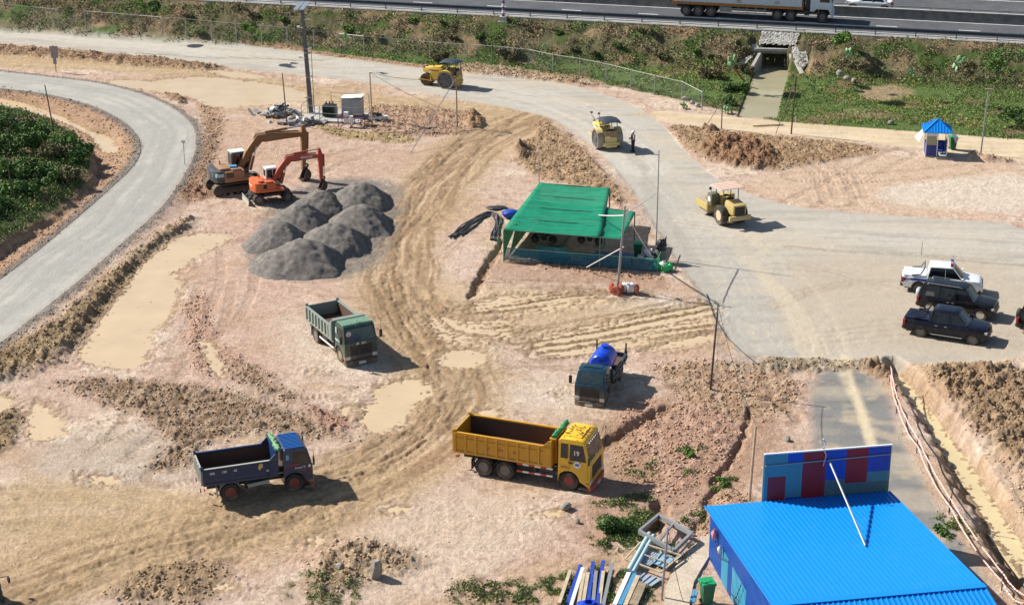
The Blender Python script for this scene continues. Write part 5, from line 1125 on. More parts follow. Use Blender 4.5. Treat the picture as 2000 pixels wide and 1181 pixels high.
# --- articulated lorry on the highway ---
t = thing('semi_trailer_truck', 'long white container lorry with an orange chassis, driving on the highway', 'truck'); sg = M['white_paint']
def SV(u): return u
contm = paint('container_white', (.62,.68,.72), .5, dirt=.2); chor = paint('chassis_orange', (.40,.16,.04), .6, dirt=.35)
q = MB(); q.box(-7.1, 5.35, -1.22, 1.22, 1.38, 3.95, .03)
for i in range(62): x = -7.0+i*.2; q.box(x, x+.09, -1.245, -1.215, 1.5, 3.85); q.box(x, x+.09, 1.215, 1.245, 1.5, 3.85)
q.build('container', contm, t)
q = MB(); q.box(-1.0, -.55, -1.26, -1.246, 1.55, 3.7); q.box(2.7, 3.15, -1.262, -1.246, 1.6, 1.85); q.build('door_panel', M['worn_grey'], t)
q = MB(); q.box(-7.3, 5.5, -1.2, 1.2, 1.16, 1.36, .02); q.box(-7.3, 5.5, -1.26, -1.2, 1.13, 1.40, .01); q.box(-7.36, -7.28, -1.26, 1.26, 1.0, 1.6, .01); q.box(5.42, 5.5, -1.26, 1.26, 1.1, 1.9, .01); q.build('trailer_chassis', chor, t)
q = MB(); q.box(-7.0, 6.8, -.42, .42, .7, 1.12); q.build('frame_rail', M['dark_steel'], t)
for x in (-6.0, -4.75, -3.5, 3.0, 4.3):
    for s in (-1, 1): wheel(t, x, s*1.2, .52, .26, M['hub_grey'], dual=True)
for s in (-1, 1): wheel(t, 7.35, s*1.18, .52, .28, M['hub_grey'])
q = MB(); q.box(-2.7, 1.9, -1.15, -1.08, .55, .62); q.box(-2.7, 1.9, -1.15, -1.08, .85, .92)
for x in np.linspace(-2.6, 1.8, 6): q.box(x-.03, x+.03, -1.14, -1.07, .5, 1.15)
q.box(-2.6, -1.5, -1.05, -.6, .6, 1.05, .03); q.build('side_guard', M['worn_grey'], t)
q = MB(); q.prism([(6.15, 1.0), (6.55, 1.0), (6.75, 1.25), (7.9, 1.25), (8.05, .95), (8.15, .65), (8.25, .65), (8.25, 1.9), (8.1, 3.1), (7.8, 3.3), (6.35, 3.35), (6.15, 3.2)], -1.2, 1.2, 'y', bev=.06); cb_ = q.build('cab', contm, t, smooth=True)
q = MB(); q.prism([(7.05, 1.95), (8.0, 1.95), (7.92, 2.7), (7.05, 2.7)], -1.21, -1.2); q.prism([(7.05, 1.95), (8.0, 1.95), (7.92, 2.7), (7.05, 2.7)], 1.2, 1.21); q.build('side_window', M['black_glass'], cb_)
q = MB(); q.add([(8.265, -1.05, 1.95), (8.265, 1.05, 1.95), (8.13, 1.0, 3.0), (8.13, -1.0, 3.0)], [(0,1,2,3)]); q.build('windshield', M['windshield'], cb_)
q = MB(); q.box(8.2, 8.36, -1.18, 1.18, .45, .95, .04); q.build('bumper', contm, t); q = MB(); q.box(5.6, 6.1, -1.1, -.5, .6, 1.1, .04); q.box(5.7, 6.1, -1.0, 1.0, 1.2, 2.6, .03); q.build('fuel_tank', M['dark_steel'], t)
for s in (-1, 1): q = MB(); q.box(8.2, 8.3, s*1.3-.08, s*1.3+.08, 2.0, 2.6, .02); q.build('mirror', M['dark_steel'], cb_)
pA = P(1605, 45, HZ); u_, v_ = hw_uv(pA.x, pA.y)
t.location = hw(u_-7.35+.0, v_+1.2, HZ+.03); t.rotation_euler.z = HANG
print('SEMI uv', u_, v_)
# white car on the far carriageway
# --- dark machine at the lower-left corner ---
t = thing('parked_truck', 'dark olive truck with a mirror on a stalk, cut off by the lower left corner', 'truck')
ol = paint('olive_dark', (.05,.06,.05), .45, dirt=.4)
q = MB(); q.prism([(-1.6, .6), (0, .6), (0, 1.4), (-.25, 2.1), (-1.6, 2.15)], -.95, .95, 'y', bev=.09); cb_ = q.build('cab', ol, t, smooth=True)
q = MB(); q.add([(.012, -.75, 1.42), (.012, .75, 1.42), (-.215, .68, 2.02), (-.215, -.68, 2.02)], [(0,1,2,3)]); q.build('windshield', M['windshield'], cb_)
for s in (-1, 1):
    q = MB(); q.prism([(-1.0, 1.42), (-.15, 1.42), (-.32, 1.98), (-1.0, 1.98)], s*.953, s*.957); q.build('side_window', M['black_glass'], cb_)
    q = MB(); q.box(.0, .04, s*.6, s*.9, .85, 1.05, .01); q.build('headlight', M['lamp_glass'], cb_)
    q = MB(); q.tube([(-.1, s*.9, 1.75), (.2, s*1.15, 1.85), (.25, s*1.2, 1.8)], .02); q.ball((.25, s*1.22, 1.72), .16, 2, sx=.35, sz=1.2); q.build('mirror', M['dark_steel'], cb_)
    wheel(t, -.85, s*.92, .42, .22, M['hub_grey'])
q = MB(); q.box(-.05, .12, -.9, .9, .42, .72, .04); q.build('bumper', M['dark_steel'], t); q = MB(); q.box(-5, -1.0, -.4, .4, .45, .7); q.box(-5, -1.7, -.95, .95, .95, 1.02); q.build('chassis', M['dark_steel'], t)
for s in (-1, 1): wheel(t, -4.2, s*.92, .42, .22, M['hub_grey']); q = MB(); q.box(-5, -1.7, s*.95, s*.91, 1.02, 1.45, .01); q.build('side_board', ol, t)
for k in (0, 1): q = MB(); q.box(-.3, .02, -.55+k*.7, -.5+k*.7, 1.4, 2.2); q.build('hood_pipe', M['worn_grey'], cb_)
t.location = G(-6, 1178); t.rotation_euler.z = R(35)
# ================= STRUCTURES AND PROPS =================
M['asphalt'] = None
def rough_mat(name, c, c2, sc=3, rough=.9, bd=.02, n2=None):
    m, t, b = nodes(name); co = t.nodes.new('ShaderNodeTexCoord').outputs['Object']
    n = tex_noise(t, sc, 6, .65, co); k = tex_noise(t, sc*9, 3, .6, co)
    r_ = ramp(t, n.outputs[0], .35, .68, tuple(c)+(1,), tuple(c2)+(1,)).outputs[0]
    r2 = ramp(t, k.outputs[0], .3, .7, (.78,.78,.78,1), (1.2,1.2,1.2,1)).outputs[0]
    t.links.new(mixn(t, 1, r_, r2, 'MULTIPLY'), b.inputs['Base Color']); b.inputs['Roughness'].default_value = rough; b.inputs['Specular IOR Level'].default_value = .25
    bump(t, b, k.outputs[0], bd, .6); return m
M['asphalt'] = rough_mat('asphalt', (.075,.08,.088), (.11,.113,.12), .5); M['concrete'] = rough_mat('concrete', (.36,.35,.32), (.48,.46,.42), 1.2); M['dark_and_shaded_concrete'] = rough_mat('dark_and_shaded_concrete', (.13,.13,.12), (.22,.21,.19), 1.5)
M['line_white'] = rough_mat('line_white', (.55,.56,.56), (.75,.75,.74), 2); M['galv'] = paint('galvanised', (.30,.32,.34), .45, metal=.4, dirt=.3, dust=(.25,.22,.18)); M['stone'] = rough_mat('stone', (.22,.20,.17), (.42,.38,.32), 2.5, bd=.05)
M['wood'] = rough_mat('weathered_wood', (.20,.15,.10), (.36,.29,.21), 4); M['pale_wood'] = rough_mat('pale_wood', (.42,.34,.23), (.58,.48,.34), 4)
M['pole_dark'] = paint('pole_dark', (.06,.045,.04), .7, dirt=.2); M['steel_grey'] = paint('steel_grey', (.26,.27,.28), .5, metal=.2, dirt=.3)
# ---- highway ----
def strip(name, v0, v1, z, mat, u0=-60, u1=110, th=.0, kind='structure', label=None, cat=None):
    mb = MB(); q = [hw(u0, v0, z), hw(u1, v0, z), hw(u1, v1, z), hw(u0, v1, z)]
    if th: q2 = [Vector((p.x, p.y, z-th)) for p in q]; mb.add(q+q2, [(0,1,2,3), (7,6,5,4), (0,4,5,1), (1,5,6,2), (2,6,7,3), (3,7,4,0)])
    else: mb.add(q, [(0,1,2,3)])
    o = mb.build(name, mat); return tag(o, label, cat, kind=kind)
def vpx(px, py, z=HZ): p = P(px, py, z); return hw_uv(p.x, p.y)
v_dash = vpx(1732, 52)[1]; v_in = vpx(1796, 41)[1]; v_bar = vpx(1796, 39.5)[1]; print('V', v_dash, v_in, v_bar)
strip('highway', -.1, 27, HZ, M['asphalt'], th=.3)
strip('road_verge', -.42, .30, HZ+.02, M['concrete'], th=.25)
strip('road_line', v_in, v_in+.22, HZ+.004, M['line_white']); strip('road_line', .95, 1.1, HZ+.004, M['line_white'])
ud = vpx(1732, 52)[0]
dm_ = MB()
for k in range(-14, 8):
    u = ud+k*7.75; q = [hw(u-1.0, v_dash-.09, HZ+.004), hw(u+1.0, v_dash-.09, HZ+.004), hw(u+1.0, v_dash+.09, HZ+.004), hw(u-1.0, v_dash+.09, HZ+.004)]; dm_.add(q, [(0,1,2,3)])
tag(dm_.build('road_marking', M['line_white']), kind='structure')
def hthing(name, label, cat, u, v, z=HZ, **k): p = hw(u, v, z); return thing(name, label, cat, p, HANG, **k)
gu, gv = vpx(1250+813/2.667, 160/2.667, HZ); t = hthing('guard_rail', 'grey steel guard rail with pale posts along the near edge of the highway', 'guard rail', gu, .12); GS = 3.72
for k in range(-20, 12):
    q = MB(); q.box(k*GS-.06, k*GS+.06, -.10, .02, 0, .82, .01); q.build('post', M['steel_grey'], t)
q = MB(); pr_ = [(-.10,.82),(-.18,.77),(-.18,.68),(-.11,.63),(-.18,.57),(-.18,.47),(-.10,.42),(-.09,.42),(-.09,.83)]
q.prism(pr_, -76, 45, 'x'); q.build('rail', paint('rail_shade', (.07,.09,.12), .5, metal=.3, dirt=.15), t)  # beam's shaded side is put into its dark blue colour
t = hthing('median_barrier', 'concrete median barrier coloured dark as in shade, with a steel railing on top', 'barrier', 0, v_bar+.15)
q = MB(); q.prism([(-.25,0),(.25,0),(.12,.35),(.09,.92),(-.09,.92),(-.12,.35)], -60, 110, 'x'); q.build('barrier_wall', M['dark_and_shaded_concrete'], t); q = MB(); q.box(-60, 110, -.16, .16, .92, 1.0, .01); q.build('coping', M['concrete'], t)  # barrier wall coloured dark to paint in shade on its near face
t = hthing('median_railing', 'low steel railing with framed openings behind the median barrier', 'railing', 0, v_bar+1.6)
for k in range(-16, 30):
    q = MB(); q.box(k*3.72-.05, k*3.72+.05, -.05, .05, 0, .95); q.build('post', M['galv'], t)
q = MB(); q.box(-60, 110, -.03, .03, .88, .96); q.box(-60, 110, -.03, .03, .30, .36); q.build('rail', M['galv'], t)
strip('road_median', v_bar+.5, v_bar+1.3, HZ+.02, rough_mat('median_soil', (.2,.17,.12), (.3,.26,.2), 2), th=.1)
t = hthing('far_guard_rail', 'steel guard rail along the far edge of the highway', 'guard rail', 0, v_bar+12.2)
for k in range(-16, 30):
    q = MB(); q.box(k*3.72-.06, k*3.72+.06, -.02, .10, 0, .8); q.build('post', M['steel_grey'], t)
q = MB(); q.box(-60, 110, -.06, -.02, .45, .8); q.build('rail', M['galv'], t)
strip('road_line', v_bar+11.2, v_bar+11.4, HZ+.004, M['line_white']); strip('road_line', v_bar+2.2, v_bar+2.4, HZ+.004, M['line_white'])
# white car on the far carriageway
uu, vv = vpx(1700, 9); cw_ = car('far_car', 'low white car on the far side of the highway behind the railing', carW, dict(cat='car', green=(-1.7, .9), roofx=(-1.2, .2), roof=1.42, belt=.92, x0=-2.3, x1=2.3, bp=.1, r=.33))
cw_.name = 'passing_car'; cw_.location = hw(uu, v_bar+3.9, HZ+.01); cw_.rotation_euler.z = HANG+math.pi
# striped post with concrete foot
p = G(983, 47); uu, vv = vpx(983, 47, 2.6); t = thing('striped_post', 'purple and white striped post on a concrete foot at the highway edge', 'post', hw(uu, vv, H_at(*hw(uu, vv)[:2])-.1), HANG)
q = MB(); q.box(-.35, .35, -.3, .3, 0, .55, .03); q.box(-.5, .5, -.4, .4, -.3, .1, .02); q.build('foot', M['concrete'], t)
for i in range(12): q = MB(); q.cyl((0,0,.55+i*.32), (0,0,.865+i*.32), .14, n=12); q.build('band', paint('violet_band', (.14,.08,.22), .5, dirt=.1) if i == 0 else (M['white_paint'] if i % 2 else bpy.data.materials['violet_band']), t, smooth=True)
# ---- culvert ----
cx, cy = P(1512, 134, CH_Z)[:2]; t = thing('culvert', 'concrete box culvert with splayed wing walls under the highway slope', 'culvert', (cx, cy, CH_Z), HANG+R(9))
q = MB(); q.box(-1.95, 1.95, .0, .35, 1.45, 1.9, .02); q.box(-1.95, -1.2, .02, .35, -.3, 1.45); q.box(1.2, 1.95, .02, .35, -.3, 1.45); q.build('headwall', M['concrete'], t)
q = MB(); q.box(-2.0, 2.0, -.12, 0, 1.52, 1.72, .01); q.build('lintel', M['dark_and_shaded_concrete'], t)
q = MB(); v = [(-1.2,.35,-.3),(1.2,.35,-.3),(1.2,.35,1.45),(-1.2,.35,1.45)]; v2 = [(x, 9, z) for x, y, z in v]; q.add(v+v2, [(0,4,5,1),(1,5,6,2),(2,6,7,3),(3,7,4,0),(4,5,6,7)]); q.build('barrel', M['dark_and_shaded_concrete'], t, recalc=False)  # dark material paints the shade inside the barrel
for s in (-1, 1):
    q = MB(); a, b = (s*1.25, 0), (s*2.5, -3.6); o_ = s*.28
    q.add([(a[0],a[1],-.4),(a[0]+o_,a[1],-.4),(b[0]+o_,b[1],-.4),(b[0],b[1],-.4),(a[0],a[1],1.6),(a[0]+o_,a[1],1.6),(b[0]+o_,b[1],.25),(b[0],b[1],.25)], [(0,3,2,1),(4,5,6,7),(0,1,5,4),(1,2,6,5),(2,3,7,6),(3,0,4,7)]); q.build('wing_wall', M['concrete'], t)
def pitch_mat():
    m, t_, b = nodes('stone_pitching'); co = t_.nodes.new('ShaderNodeTexCoord').outputs['Object']
    v = t_.nodes.new('ShaderNodeTexVoronoi'); v.inputs['Scale'].default_value = 3.2; t_.links.new(co, v.inputs['Vector'])
    v2 = t_.nodes.new('ShaderNodeTexVoronoi'); v2.feature = 'DISTANCE_TO_EDGE'; v2.inputs['Scale'].default_value = 3.2; t_.links.new(co, v2.inputs['Vector'])
    bw = t_.nodes.new('ShaderNodeRGBToBW'); t_.links.new(v.outputs['Color'], bw.inputs[0])
    c = ramp(t_, bw.outputs[0], .2, .8, (.22,.21,.19,1), (.50,.48,.44,1)).outputs[0]
    e = ramp(t_, v2.outputs['Distance'], .02, .09).outputs[0]; t_.links.new(mixn(t_, e, (.42,.41,.38), c), b.inputs['Base Color']); b.inputs['Roughness'].default_value = .9
    bump(t_, b, v2.outputs['Distance'], .15, .8); return m
def surf_patch(name, quv, off, mat, step=.13, amp=.03):
    q = np.array([hw(u, v)[:2] for u, v in quv]); x0, y0 = q.min(0); x1, y1 = q.max(0)
    xs = np.arange(x0, x1+step, step); ys = np.arange(y0, y1+step, step); XX, YY = np.meshgrid(xs, ys); ins = sdf(q, XX, YY, 1) > -.05
    idm = -np.ones(XX.shape, int); v = []; g_ = random.Random(2)
    for i, j in zip(*np.where(ins)):
        idm[i, j] = len(v); vv_ = hw_uv(XX[i, j], YY[i, j])[1]; zs = max(0, min(1, (vv_+6.0)/5.7))*3.12
        zs = 1.68+(vv_-VC)*(1.42/(-.4-VC)) if vv_ > VC else max(0, 1.68+(vv_-VC)*.64); v.append((XX[i, j], YY[i, j], zs+off+g_.uniform(-amp, amp)))
    f = [(idm[i, j], idm[i, j+1], idm[i+1, j+1], idm[i+1, j]) for i in range(XX.shape[0]-1) for j in range(XX.shape[1]-1) if min(idm[i, j], idm[i, j+1], idm[i+1, j+1], idm[i+1, j]) >= 0]
    return fast_mesh(name, v, f, mat)
PM = pitch_mat(); uc = hw_uv(cx, cy)[0]; print('CULV', uc, VC)
o = surf_patch('stone_pitching', [(uc-1.7,VC+.35),(uc+1.9,VC+.35),(uc+2.1,-.42),(uc-1.5,-.42)], .06, PM); tag(o, 'pale stone pitching on the slope above the culvert mouth', 'stonework')
o = surf_patch('stone_pitching', [(uc-1.6,VC+.3),(uc-1.45,VC-.2),(uc-2.9,VC-2.6),(uc-3.3,VC-1.2),(uc-2.9,VC+.4)], .08, PM); tag(o, 'stone pitching left of the culvert mouth', 'stonework')
o = surf_patch('stone_pitching', [(uc+1.6,VC+.3),(uc+1.55,VC-.2),(uc+2.6,VC-2.3),(uc+3.3,VC-1.4),(uc+3.0,VC+.4)], .08, PM); tag(o, 'stone pitching right of the culvert mouth', 'stonework')
# ---- chain-link fence ----
FP = [(-30,58),(62,62),(130,66),(215,72),(360,77-20+22),(460,110-14),(620,116),(752,128),(862,134),(960,146),(1032,153),(1080,163),(1133,168),(1185,181),(1233,193),(1280,203),(1330,217),(1372,236)]
FP = [(-30,42),(60,48),(140,54),(222,58),(290,62),(362,62),(460,78),(560,92),(660,103),(740,112),(815,118),(862,122),(930,126),(985,132),(1032,136),(1080,146),(1133,155),(1185,166),(1233,178),(1280,189),(1330,198),(1372,208)]
# tops of posts in the photograph; base lies 1.5 m lower
FT = [(-30,5),(65,14),(112,19),(165,22),(220,26),(268,30),(316,34),(362,37),(412,42),(460,46),(510,50),(560,55),(612,60),(660,66),(710,71),(760,75),(815,80),(862,84),(912,87),(960,90),(1032,97),(1080,107),(1133,115),(1185,125),(1233,137),(1280,148),(1333,160),(1372,180)]
t = thing('chain_link_fence', 'grey chain-link fence with a top rail along the grass below the highway', 'fence'); FH = 1.6
pts = []
for a, b in FT:
    p = P(a, b, FH)
    for _ in range(3): p = P(a, b, H_at(p.x, p.y)+FH)
    pts.append(Vector((p.x, p.y, p.z-FH)))
M['fence'] = paint('fence_steel', (.32,.35,.31), .5, metal=.2, dirt=.15, dust=(.25,.22,.18))
for i, p in enumerate(pts):
    q = MB(); q.cyl((p.x, p.y, p.z-.3), (p.x, p.y, p.z+FH+.12), .045, n=8); q.build('post', M['fence'], t)
for a, b in zip(pts[:-1], pts[1:]):
    q = MB(); q.cyl(a+Vector((0,0,FH)), b+Vector((0,0,FH)), .032, n=6); q.build('top_rail', M['fence'], t)
q = MB()
for a, b in zip(pts[:-1], pts[1:]):
    L = (b-a).length; n = int(L/.16)
    for i in range(-9, n+1):
        for s in (0, 1):
            u0, u1 = i*.16, i*.16+1.44; z0, z1 = 0.05, 1.5
            if u0 < 0: z0 += -u0*1.0; u0 = 0
            if u1 > L: z1 -= (u1-L); u1 = L
            if z1 <= z0: continue
            A = a.lerp(b, u0/L); B = a.lerp(b, u1/L)
            if s: z0, z1 = 1.55-z0, 1.55-z1
            A = A+Vector((0,0,z0)); B = B+Vector((0,0,z1)); w_ = Vector((0,0,.0035)); q.add([A-w_, B-w_, B+w_, A+w_], [(0,1,2,3)])
q.build('wire_mesh', M['fence'], t, recalc=False)
# ---- poles ----
def pole(px, py, h_, topx, label, r=.05, mat='pole_dark', name='pole', grp='thin poles around the site', cross=False, cat='pole', tip=None):
    b = G(px, py); s_ = FPX*1.0/((CAM_H)/math.sin(PITCH+math.atan((py-590.5)/FPX))); lean = (topx-px)/s_
    t = thing(name, label, cat, b, 0, grp); q = MB(); q.tube([(0,0,-.3), (lean*.5, 0, h_*.5), (lean, 0, h_)], r, 8, [r*1.1, r, r*.8]); q.build('shaft', M[mat], t, smooth=True)
    if cross: q = MB(); q.box(lean-.25, lean+.3, -.04, .04, h_-.05, h_+.03); q.build('crossbar', M['pale_wood'], t)
    if tip: q = MB(); q.tube([(lean,0,h_), (lean+.12,0,h_+.1), (lean+.1,.02,h_-.3)], .02); q.build('ribbon', tip, t)
    return t, Vector((b.x+lean, b.y, b.z+h_))
pk = paint('pink_tape', (.62,.25,.28), .7, dirt=.1)
TP = {}
for key, a in dict(
  p97=(107,265,4.2,97,'dark pole among the bushes on the left',.05), p20=(27,392,3.2,22,'dark post standing in front of the bushes at the left edge',.05),
  p555=(561,245,4.5,556,'dark pole just in front of the debris heap by the mast',.05), p725=(727,243,4.5,725,'pale wooden pole beside the purple cable frame',.07,'pale_wood'),
  p892=(893,248,4.2,892,'thin brown pole beside the dirt mound near the upper haul track',.06,'wood'), p1053=(1053,362,3.0,1052,'slim grey pole behind the green net shelter',.035,'steel_grey'),
  p1210=(1205,573,5.9,1217,'leaning pale pole in front of the net shelter, standing by the red and white rings',.075,'galv'), p1280=(1281,505,7.6,1281,'tall slim pole at the right end of the net shelter',.04,'steel_grey'),
  p1387=(1387,760,5.2,1396,'dark pole between the small tank truck and the gravel lot',.055), p1465=(1463,978,4.1,1469,'pale pole next to the blue shed roof',.065,'pale_wood'),
  p1409=(1409,252,2.5,1409,'short dark post left of the culvert channel',.045), p1545=(1545,262,4.9,1549,'dark leaning pole right of the culvert channel',.06), p1916=(1915,302,5.4,1919,'tall dark pole with a yellow crossbar right of the guard hut',.06,'steel_grey','pole','thin poles around the site',True),
  p1295=(1292,1170,3.6,1300,'galvanised pole standing among the steel frames near the concrete path',.05,'galv'), p1738=(1737,745,1.6,1740,'thin stake at the head of the water ditch',.025), p1855=(1854,1000,2.2,1858,'thin stake half way along the taped ditch',.025),
  p1800=(1799,498,1.0,1800,'small survey peg on the edge of the right-hand road',.02,'wood')).items():
    TP[key] = pole(*a)[1]
def cable(a, b, sag, label, r=.02, mat='ink', name='cable', cat='cable'):
    n = 16; a = Vector(a); b = Vector(b); pts = [a.lerp(b, i/n)-Vector((0,0,sag*4*(i/n)*(1-i/n))) for i in range(n+1)]; q = MB(); q.tube(pts, r, 5); return tag(q.build(name, M[mat], None), label, cat, 'cables and stays strung between the poles')
def gz(px, py, z=0): p = G(px, py); return Vector((p.x, p.y, p.z+z))
cable(TP['p725'], TP['p892'], .35, 'black cable between the pale wooden pole and the thin brown pole', .018)
cable(TP['p892'], gz(802, 300, .05), .0, 'pale stay slanting down to the left from the thin brown pole', .03, 'galv')
cable(TP['p725'], gz(890, 222, .05), .3, 'thin wire slanting from the pale wooden pole to the ground at its right', .014)
cable(TP['p1280']-Vector((0,0,2.9)), TP['p1210']-Vector((0,0,.5)), .05, 'striped rope from the tall slim pole to the leaning pale pole', .035, 'cloth_white')
cable(TP['p1210']-Vector((0,0,.6)), gz(1160, 470, 1.9), .05, 'striped rope from the leaning pale pole to the shelter roof edge', .035, 'cloth_white')
cable(TP['p1210']-Vector((0,0,2.7)), gz(1146, 530, .3), .0, 'striped rope from the leaning pale pole to the low front net', .035, 'cloth_white')
cable(TP['p1210']-Vector((0,0,.4)), gz(1278, 522, .5), .1, 'rope from the leaning pale pole down to the shelter corner', .025, 'cloth_white')
cable(TP['p1387'], gz(1400, 790, 0), .0, 'stay wire at the dark pole by the gravel lot', .016, 'galv'); cable(TP['p1387']-Vector((0,0,.2)), TP['p1465'], .5, 'black cable from the dark pole down to the pale pole by the blue shed', .016)
cable(TP['p1545'], gz(1515, 262, 0), .0, 'stay of the dark leaning pole by the channel', .03, 'wood'); cable(TP['p1409'], gz(1378, 248, 0), .0, 'stay of the short dark post by the channel', .03, 'wood'); cable(TP['p1916'], gz(1975, 205, 1), .2, 'wire from the yellow crossbar towards the right edge', .014)
cable(TP['p1295'], gz(1335, 1180, .1), .3, 'wire hanging from the galvanised pole beside the path', .014)
q = MB(); g_ = random.Random(2)
cpts = [gz(a, b, .05) for a, b in ((1380,575),(1395,620),(1420,660),(1452,690),(1480,712))]; q.tube(cpts, .03, 5); tag(q.build('ground_cable', M['ink']), 'black cable lying on the gravel edge of the lot', 'cable')
q = MB(); q.tube([gz(a, b, .05) for a, b in ((1000,262),(930,255),(870,262),(800,258),(740,262))][::-1], .02, 5); tag(q.build('ground_cable', M['ink']), 'thin black cable lying across the upper haul track', 'cable')
# ---- sign-like posts ----
b = G(361, 322, 0, .7); t = thing('marker_post', 'thin post with a small white plate at the edge of the left curved road', 'marker post', b); q = MB(); q.cyl((0,0,-.2),(0,0,1.8),.025); q.build('shaft', M['steel_grey'], t); q = MB(); q.box(-.14,.14,-.02,.02,1.75,2.0); q.build('plate', M['plate_white'], t)
b = G(110, 141); t = thing('sign_post', 'post carrying a faded pink and grey sign between the two left roads', 'sign post', b); q = MB(); q.cyl((0,0,-.2),(-.1,0,2.6),.04); q.build('shaft', M['wood'], t); q = MB(); q.box(-.35,.30,-.05,.0,1.35,2.3,.02); q.box(-.2,.12,-.05,.0,.75,1.35,.02); q.build('board', M['steel_grey'], t); q = MB(); q.box(-.45,.35,-.055,-.005,2.0,2.5,.05); q.build('faded_cloth', paint('faded_pink', (.38,.27,.27), .8, dirt=.3), t)
# ---- camera mast and transformer pad ----
b = G(608, 224); t = thing('camera_mast', 'tall dark mast with small solar panels and cameras standing on the fenced concrete pad', 'mast', b)
q = MB(); q.tube([(0,0,0), (-.22,0,4.7), (-.42,0,9.3)], .2, 4, [.21,.19,.17]); q.build('column', paint('mast_dark', (.10,.105,.12), .6, dirt=.3), t)
for dx in (-.38, .12): q = MB(); q.add([(dx-.42-.35,-.45,9.25),(dx-.42+.05,-.45,9.25),(dx-.42+.55,.45,9.75),(dx-.42+.15,.45,9.75)]+[(dx-.42-.35,-.45,9.2),(dx-.42+.05,-.45,9.2),(dx-.42+.55,.45,9.7),(dx-.42+.15,.45,9.7)], [(0,1,2,3),(7,6,5,4),(0,4,5,1),(1,5,6,2),(2,6,7,3),(3,7,4,0)]); q.build('solar_panel', paint('solar', (.30,.35,.42), .2, dirt=.1), t)
for z, sx_ in ((8.3, 1), (7.6, -1), (5.8, 1), (5.0, -1), (3.3, 1)):
    q = MB(); x = -.2-.02*z; q.bar((x, -.1, z), (x+sx_*.55, -.2, z+.1), .05, .05); q.box(x+sx_*.45-.1, x+sx_*.45+.15, -.3, -.12, z+.05, z+.2, .02); q.build('camera', M['white_paint'], t)
q = MB(); q.tube([(.22,-.1,6),(.25,-.1,3),(.3,0,0)], .03); q.build('conduit', M['galv'], t)
for z in (1.5, 5.4): q = MB(); q.box(-.42,.15,-.24,.24,z,z+.08); q.build('band', M['steel_grey'], t)
PX = G(655, 232); PA = HANG+R(3)
t = thing('concrete_pad', 'pale concrete pad ringed by a low metal railing at the foot of the mast', 'concrete pad', (PX.x, PX.y, PX.z), PA)
q = MB(); q.box(-2.7, 2.5, -1.4, 2.4, -.1, .16, .02); q.build('slab', M['concrete'], t)
def railing(parent, pts, h_, rails=(.5, 1.0), r=.03, n='rail'):
    q = MB()
    for a, b_ in zip(pts[:-1], pts[1:]):
        for f_ in rails: q.cyl((a[0], a[1], .16+h_*f_), (b_[0], b_[1], .16+h_*f_), r*.8, n=6)
    q.build('hand_rail', M['steel_grey'], parent)
    for a in pts: p_ = MB(); p_.cyl((a[0], a[1], .1), (a[0], a[1], .16+h_), r, n=6); p_.build('railing_post', M['steel_grey'], parent)
railing(t, [(-2.6,2.3),(-2.6,.5),(-2.6,-1.3),(-1.0,-1.3),(.6,-1.3),(2.4,-1.3)], 1.25); railing(t, [(-1.0,2.3),(.9,2.3),(2.4,2.3)], 1.5)
def child_thing(name, label, cat, base, x, y, z, rz=0):
    c_, s_ = math.cos(PA), math.sin(PA); return thing(name, label, cat, (base.x+c_*x-s_*y, base.y+s_*x+c_*y, base.z+z), PA+rz)
t = child_thing('transformer', 'dark green transformer with bushings and cooling fins on the fenced pad', 'transformer', PX, -.55, .25, .16)
q = MB(); q.box(-.55,.55,-.4,.4,.05,1.0,.04); q.build('tank', paint('dk_green', (.03,.05,.045), .5, dirt=.2), t); [None]
for i in range(9): q = MB(); q.box(-.5+i*.12,-.47+i*.12,-.58,-.4,.15,.9); q.box(-.5+i*.12,-.47+i*.12,-.58,.58,.5,.52); q.box(-.5+i*.12,-.47+i*.12,.4,.58,.15,.9); q.build('cooling_fin', bpy.data.materials['dk_green'], t)
for x in (-.3,0,.3): q = MB(); q.lathe([(.07,1.0),(.09,1.08),(.05,1.12),(.08,1.18),(.03,1.3)], (x,0,0), 'z', 10); q.build('bushing', M['rust'], t)
t = child_thing('equipment_cabinet', 'large grey cabinet with a pale lid on the fenced pad', 'cabinet', PX, 1.35, .8, .16)
q = MB(); q.box(-.85,.85,-.55,.55,0,1.55,.02); q.build('body', paint('cab_grey', (.33,.35,.37), .5, dirt=.25), t); q = MB(); q.prism([(-.95,1.55),(.95,1.72),(.95,1.78),(-.95,1.61)], -.65, .65); q.build('lid', M['white_paint'], t); q = MB(); q.box(-.006,.006,-.556,-.549,.1,1.45); q.box(.08,.12,-.57,-.55,.7,.9); q.build('door_seam', M['ink'], t)
t = child_thing('meter_stand', 'purple steel frame holding white meter boxes in front of the pad', 'steel frame', PX, 2.0, -2.0, -.15); pu = paint('purple_steel', (.17,.04,.11), .6, dirt=.25)
for x in (-1.0, .1, 1.0):
    for y in (-.6, .6): q = MB(); q.cyl((x,y,0),(x,y,1.05),.04,n=6); q.build('leg', pu, t)
q = MB()
for y in (-.6,.6): q.bar((-1.05,y,1.05),(1.05,y,1.05),.06,.06); q.bar((-1.0,y,.2),(1.0,y,.9),.04,.04)
for x in (-1.0,1.0): q.bar((x,-.6,1.05),(x,.6,1.05),.06,.06); q.bar((x,-.6,.3),(x,.6,.3),.04,.04)
q.build('crossbars', pu, t)
for (x, y, w_, h_) in ((-.35,-.35,.38,.95),(.15,-.55,.3,.7)): q = MB(); q.box(x-w_/2,x+w_/2,y-.15,y+.15,.5,.5+h_,.02); q.build('meter_box', M['white_paint'], t)
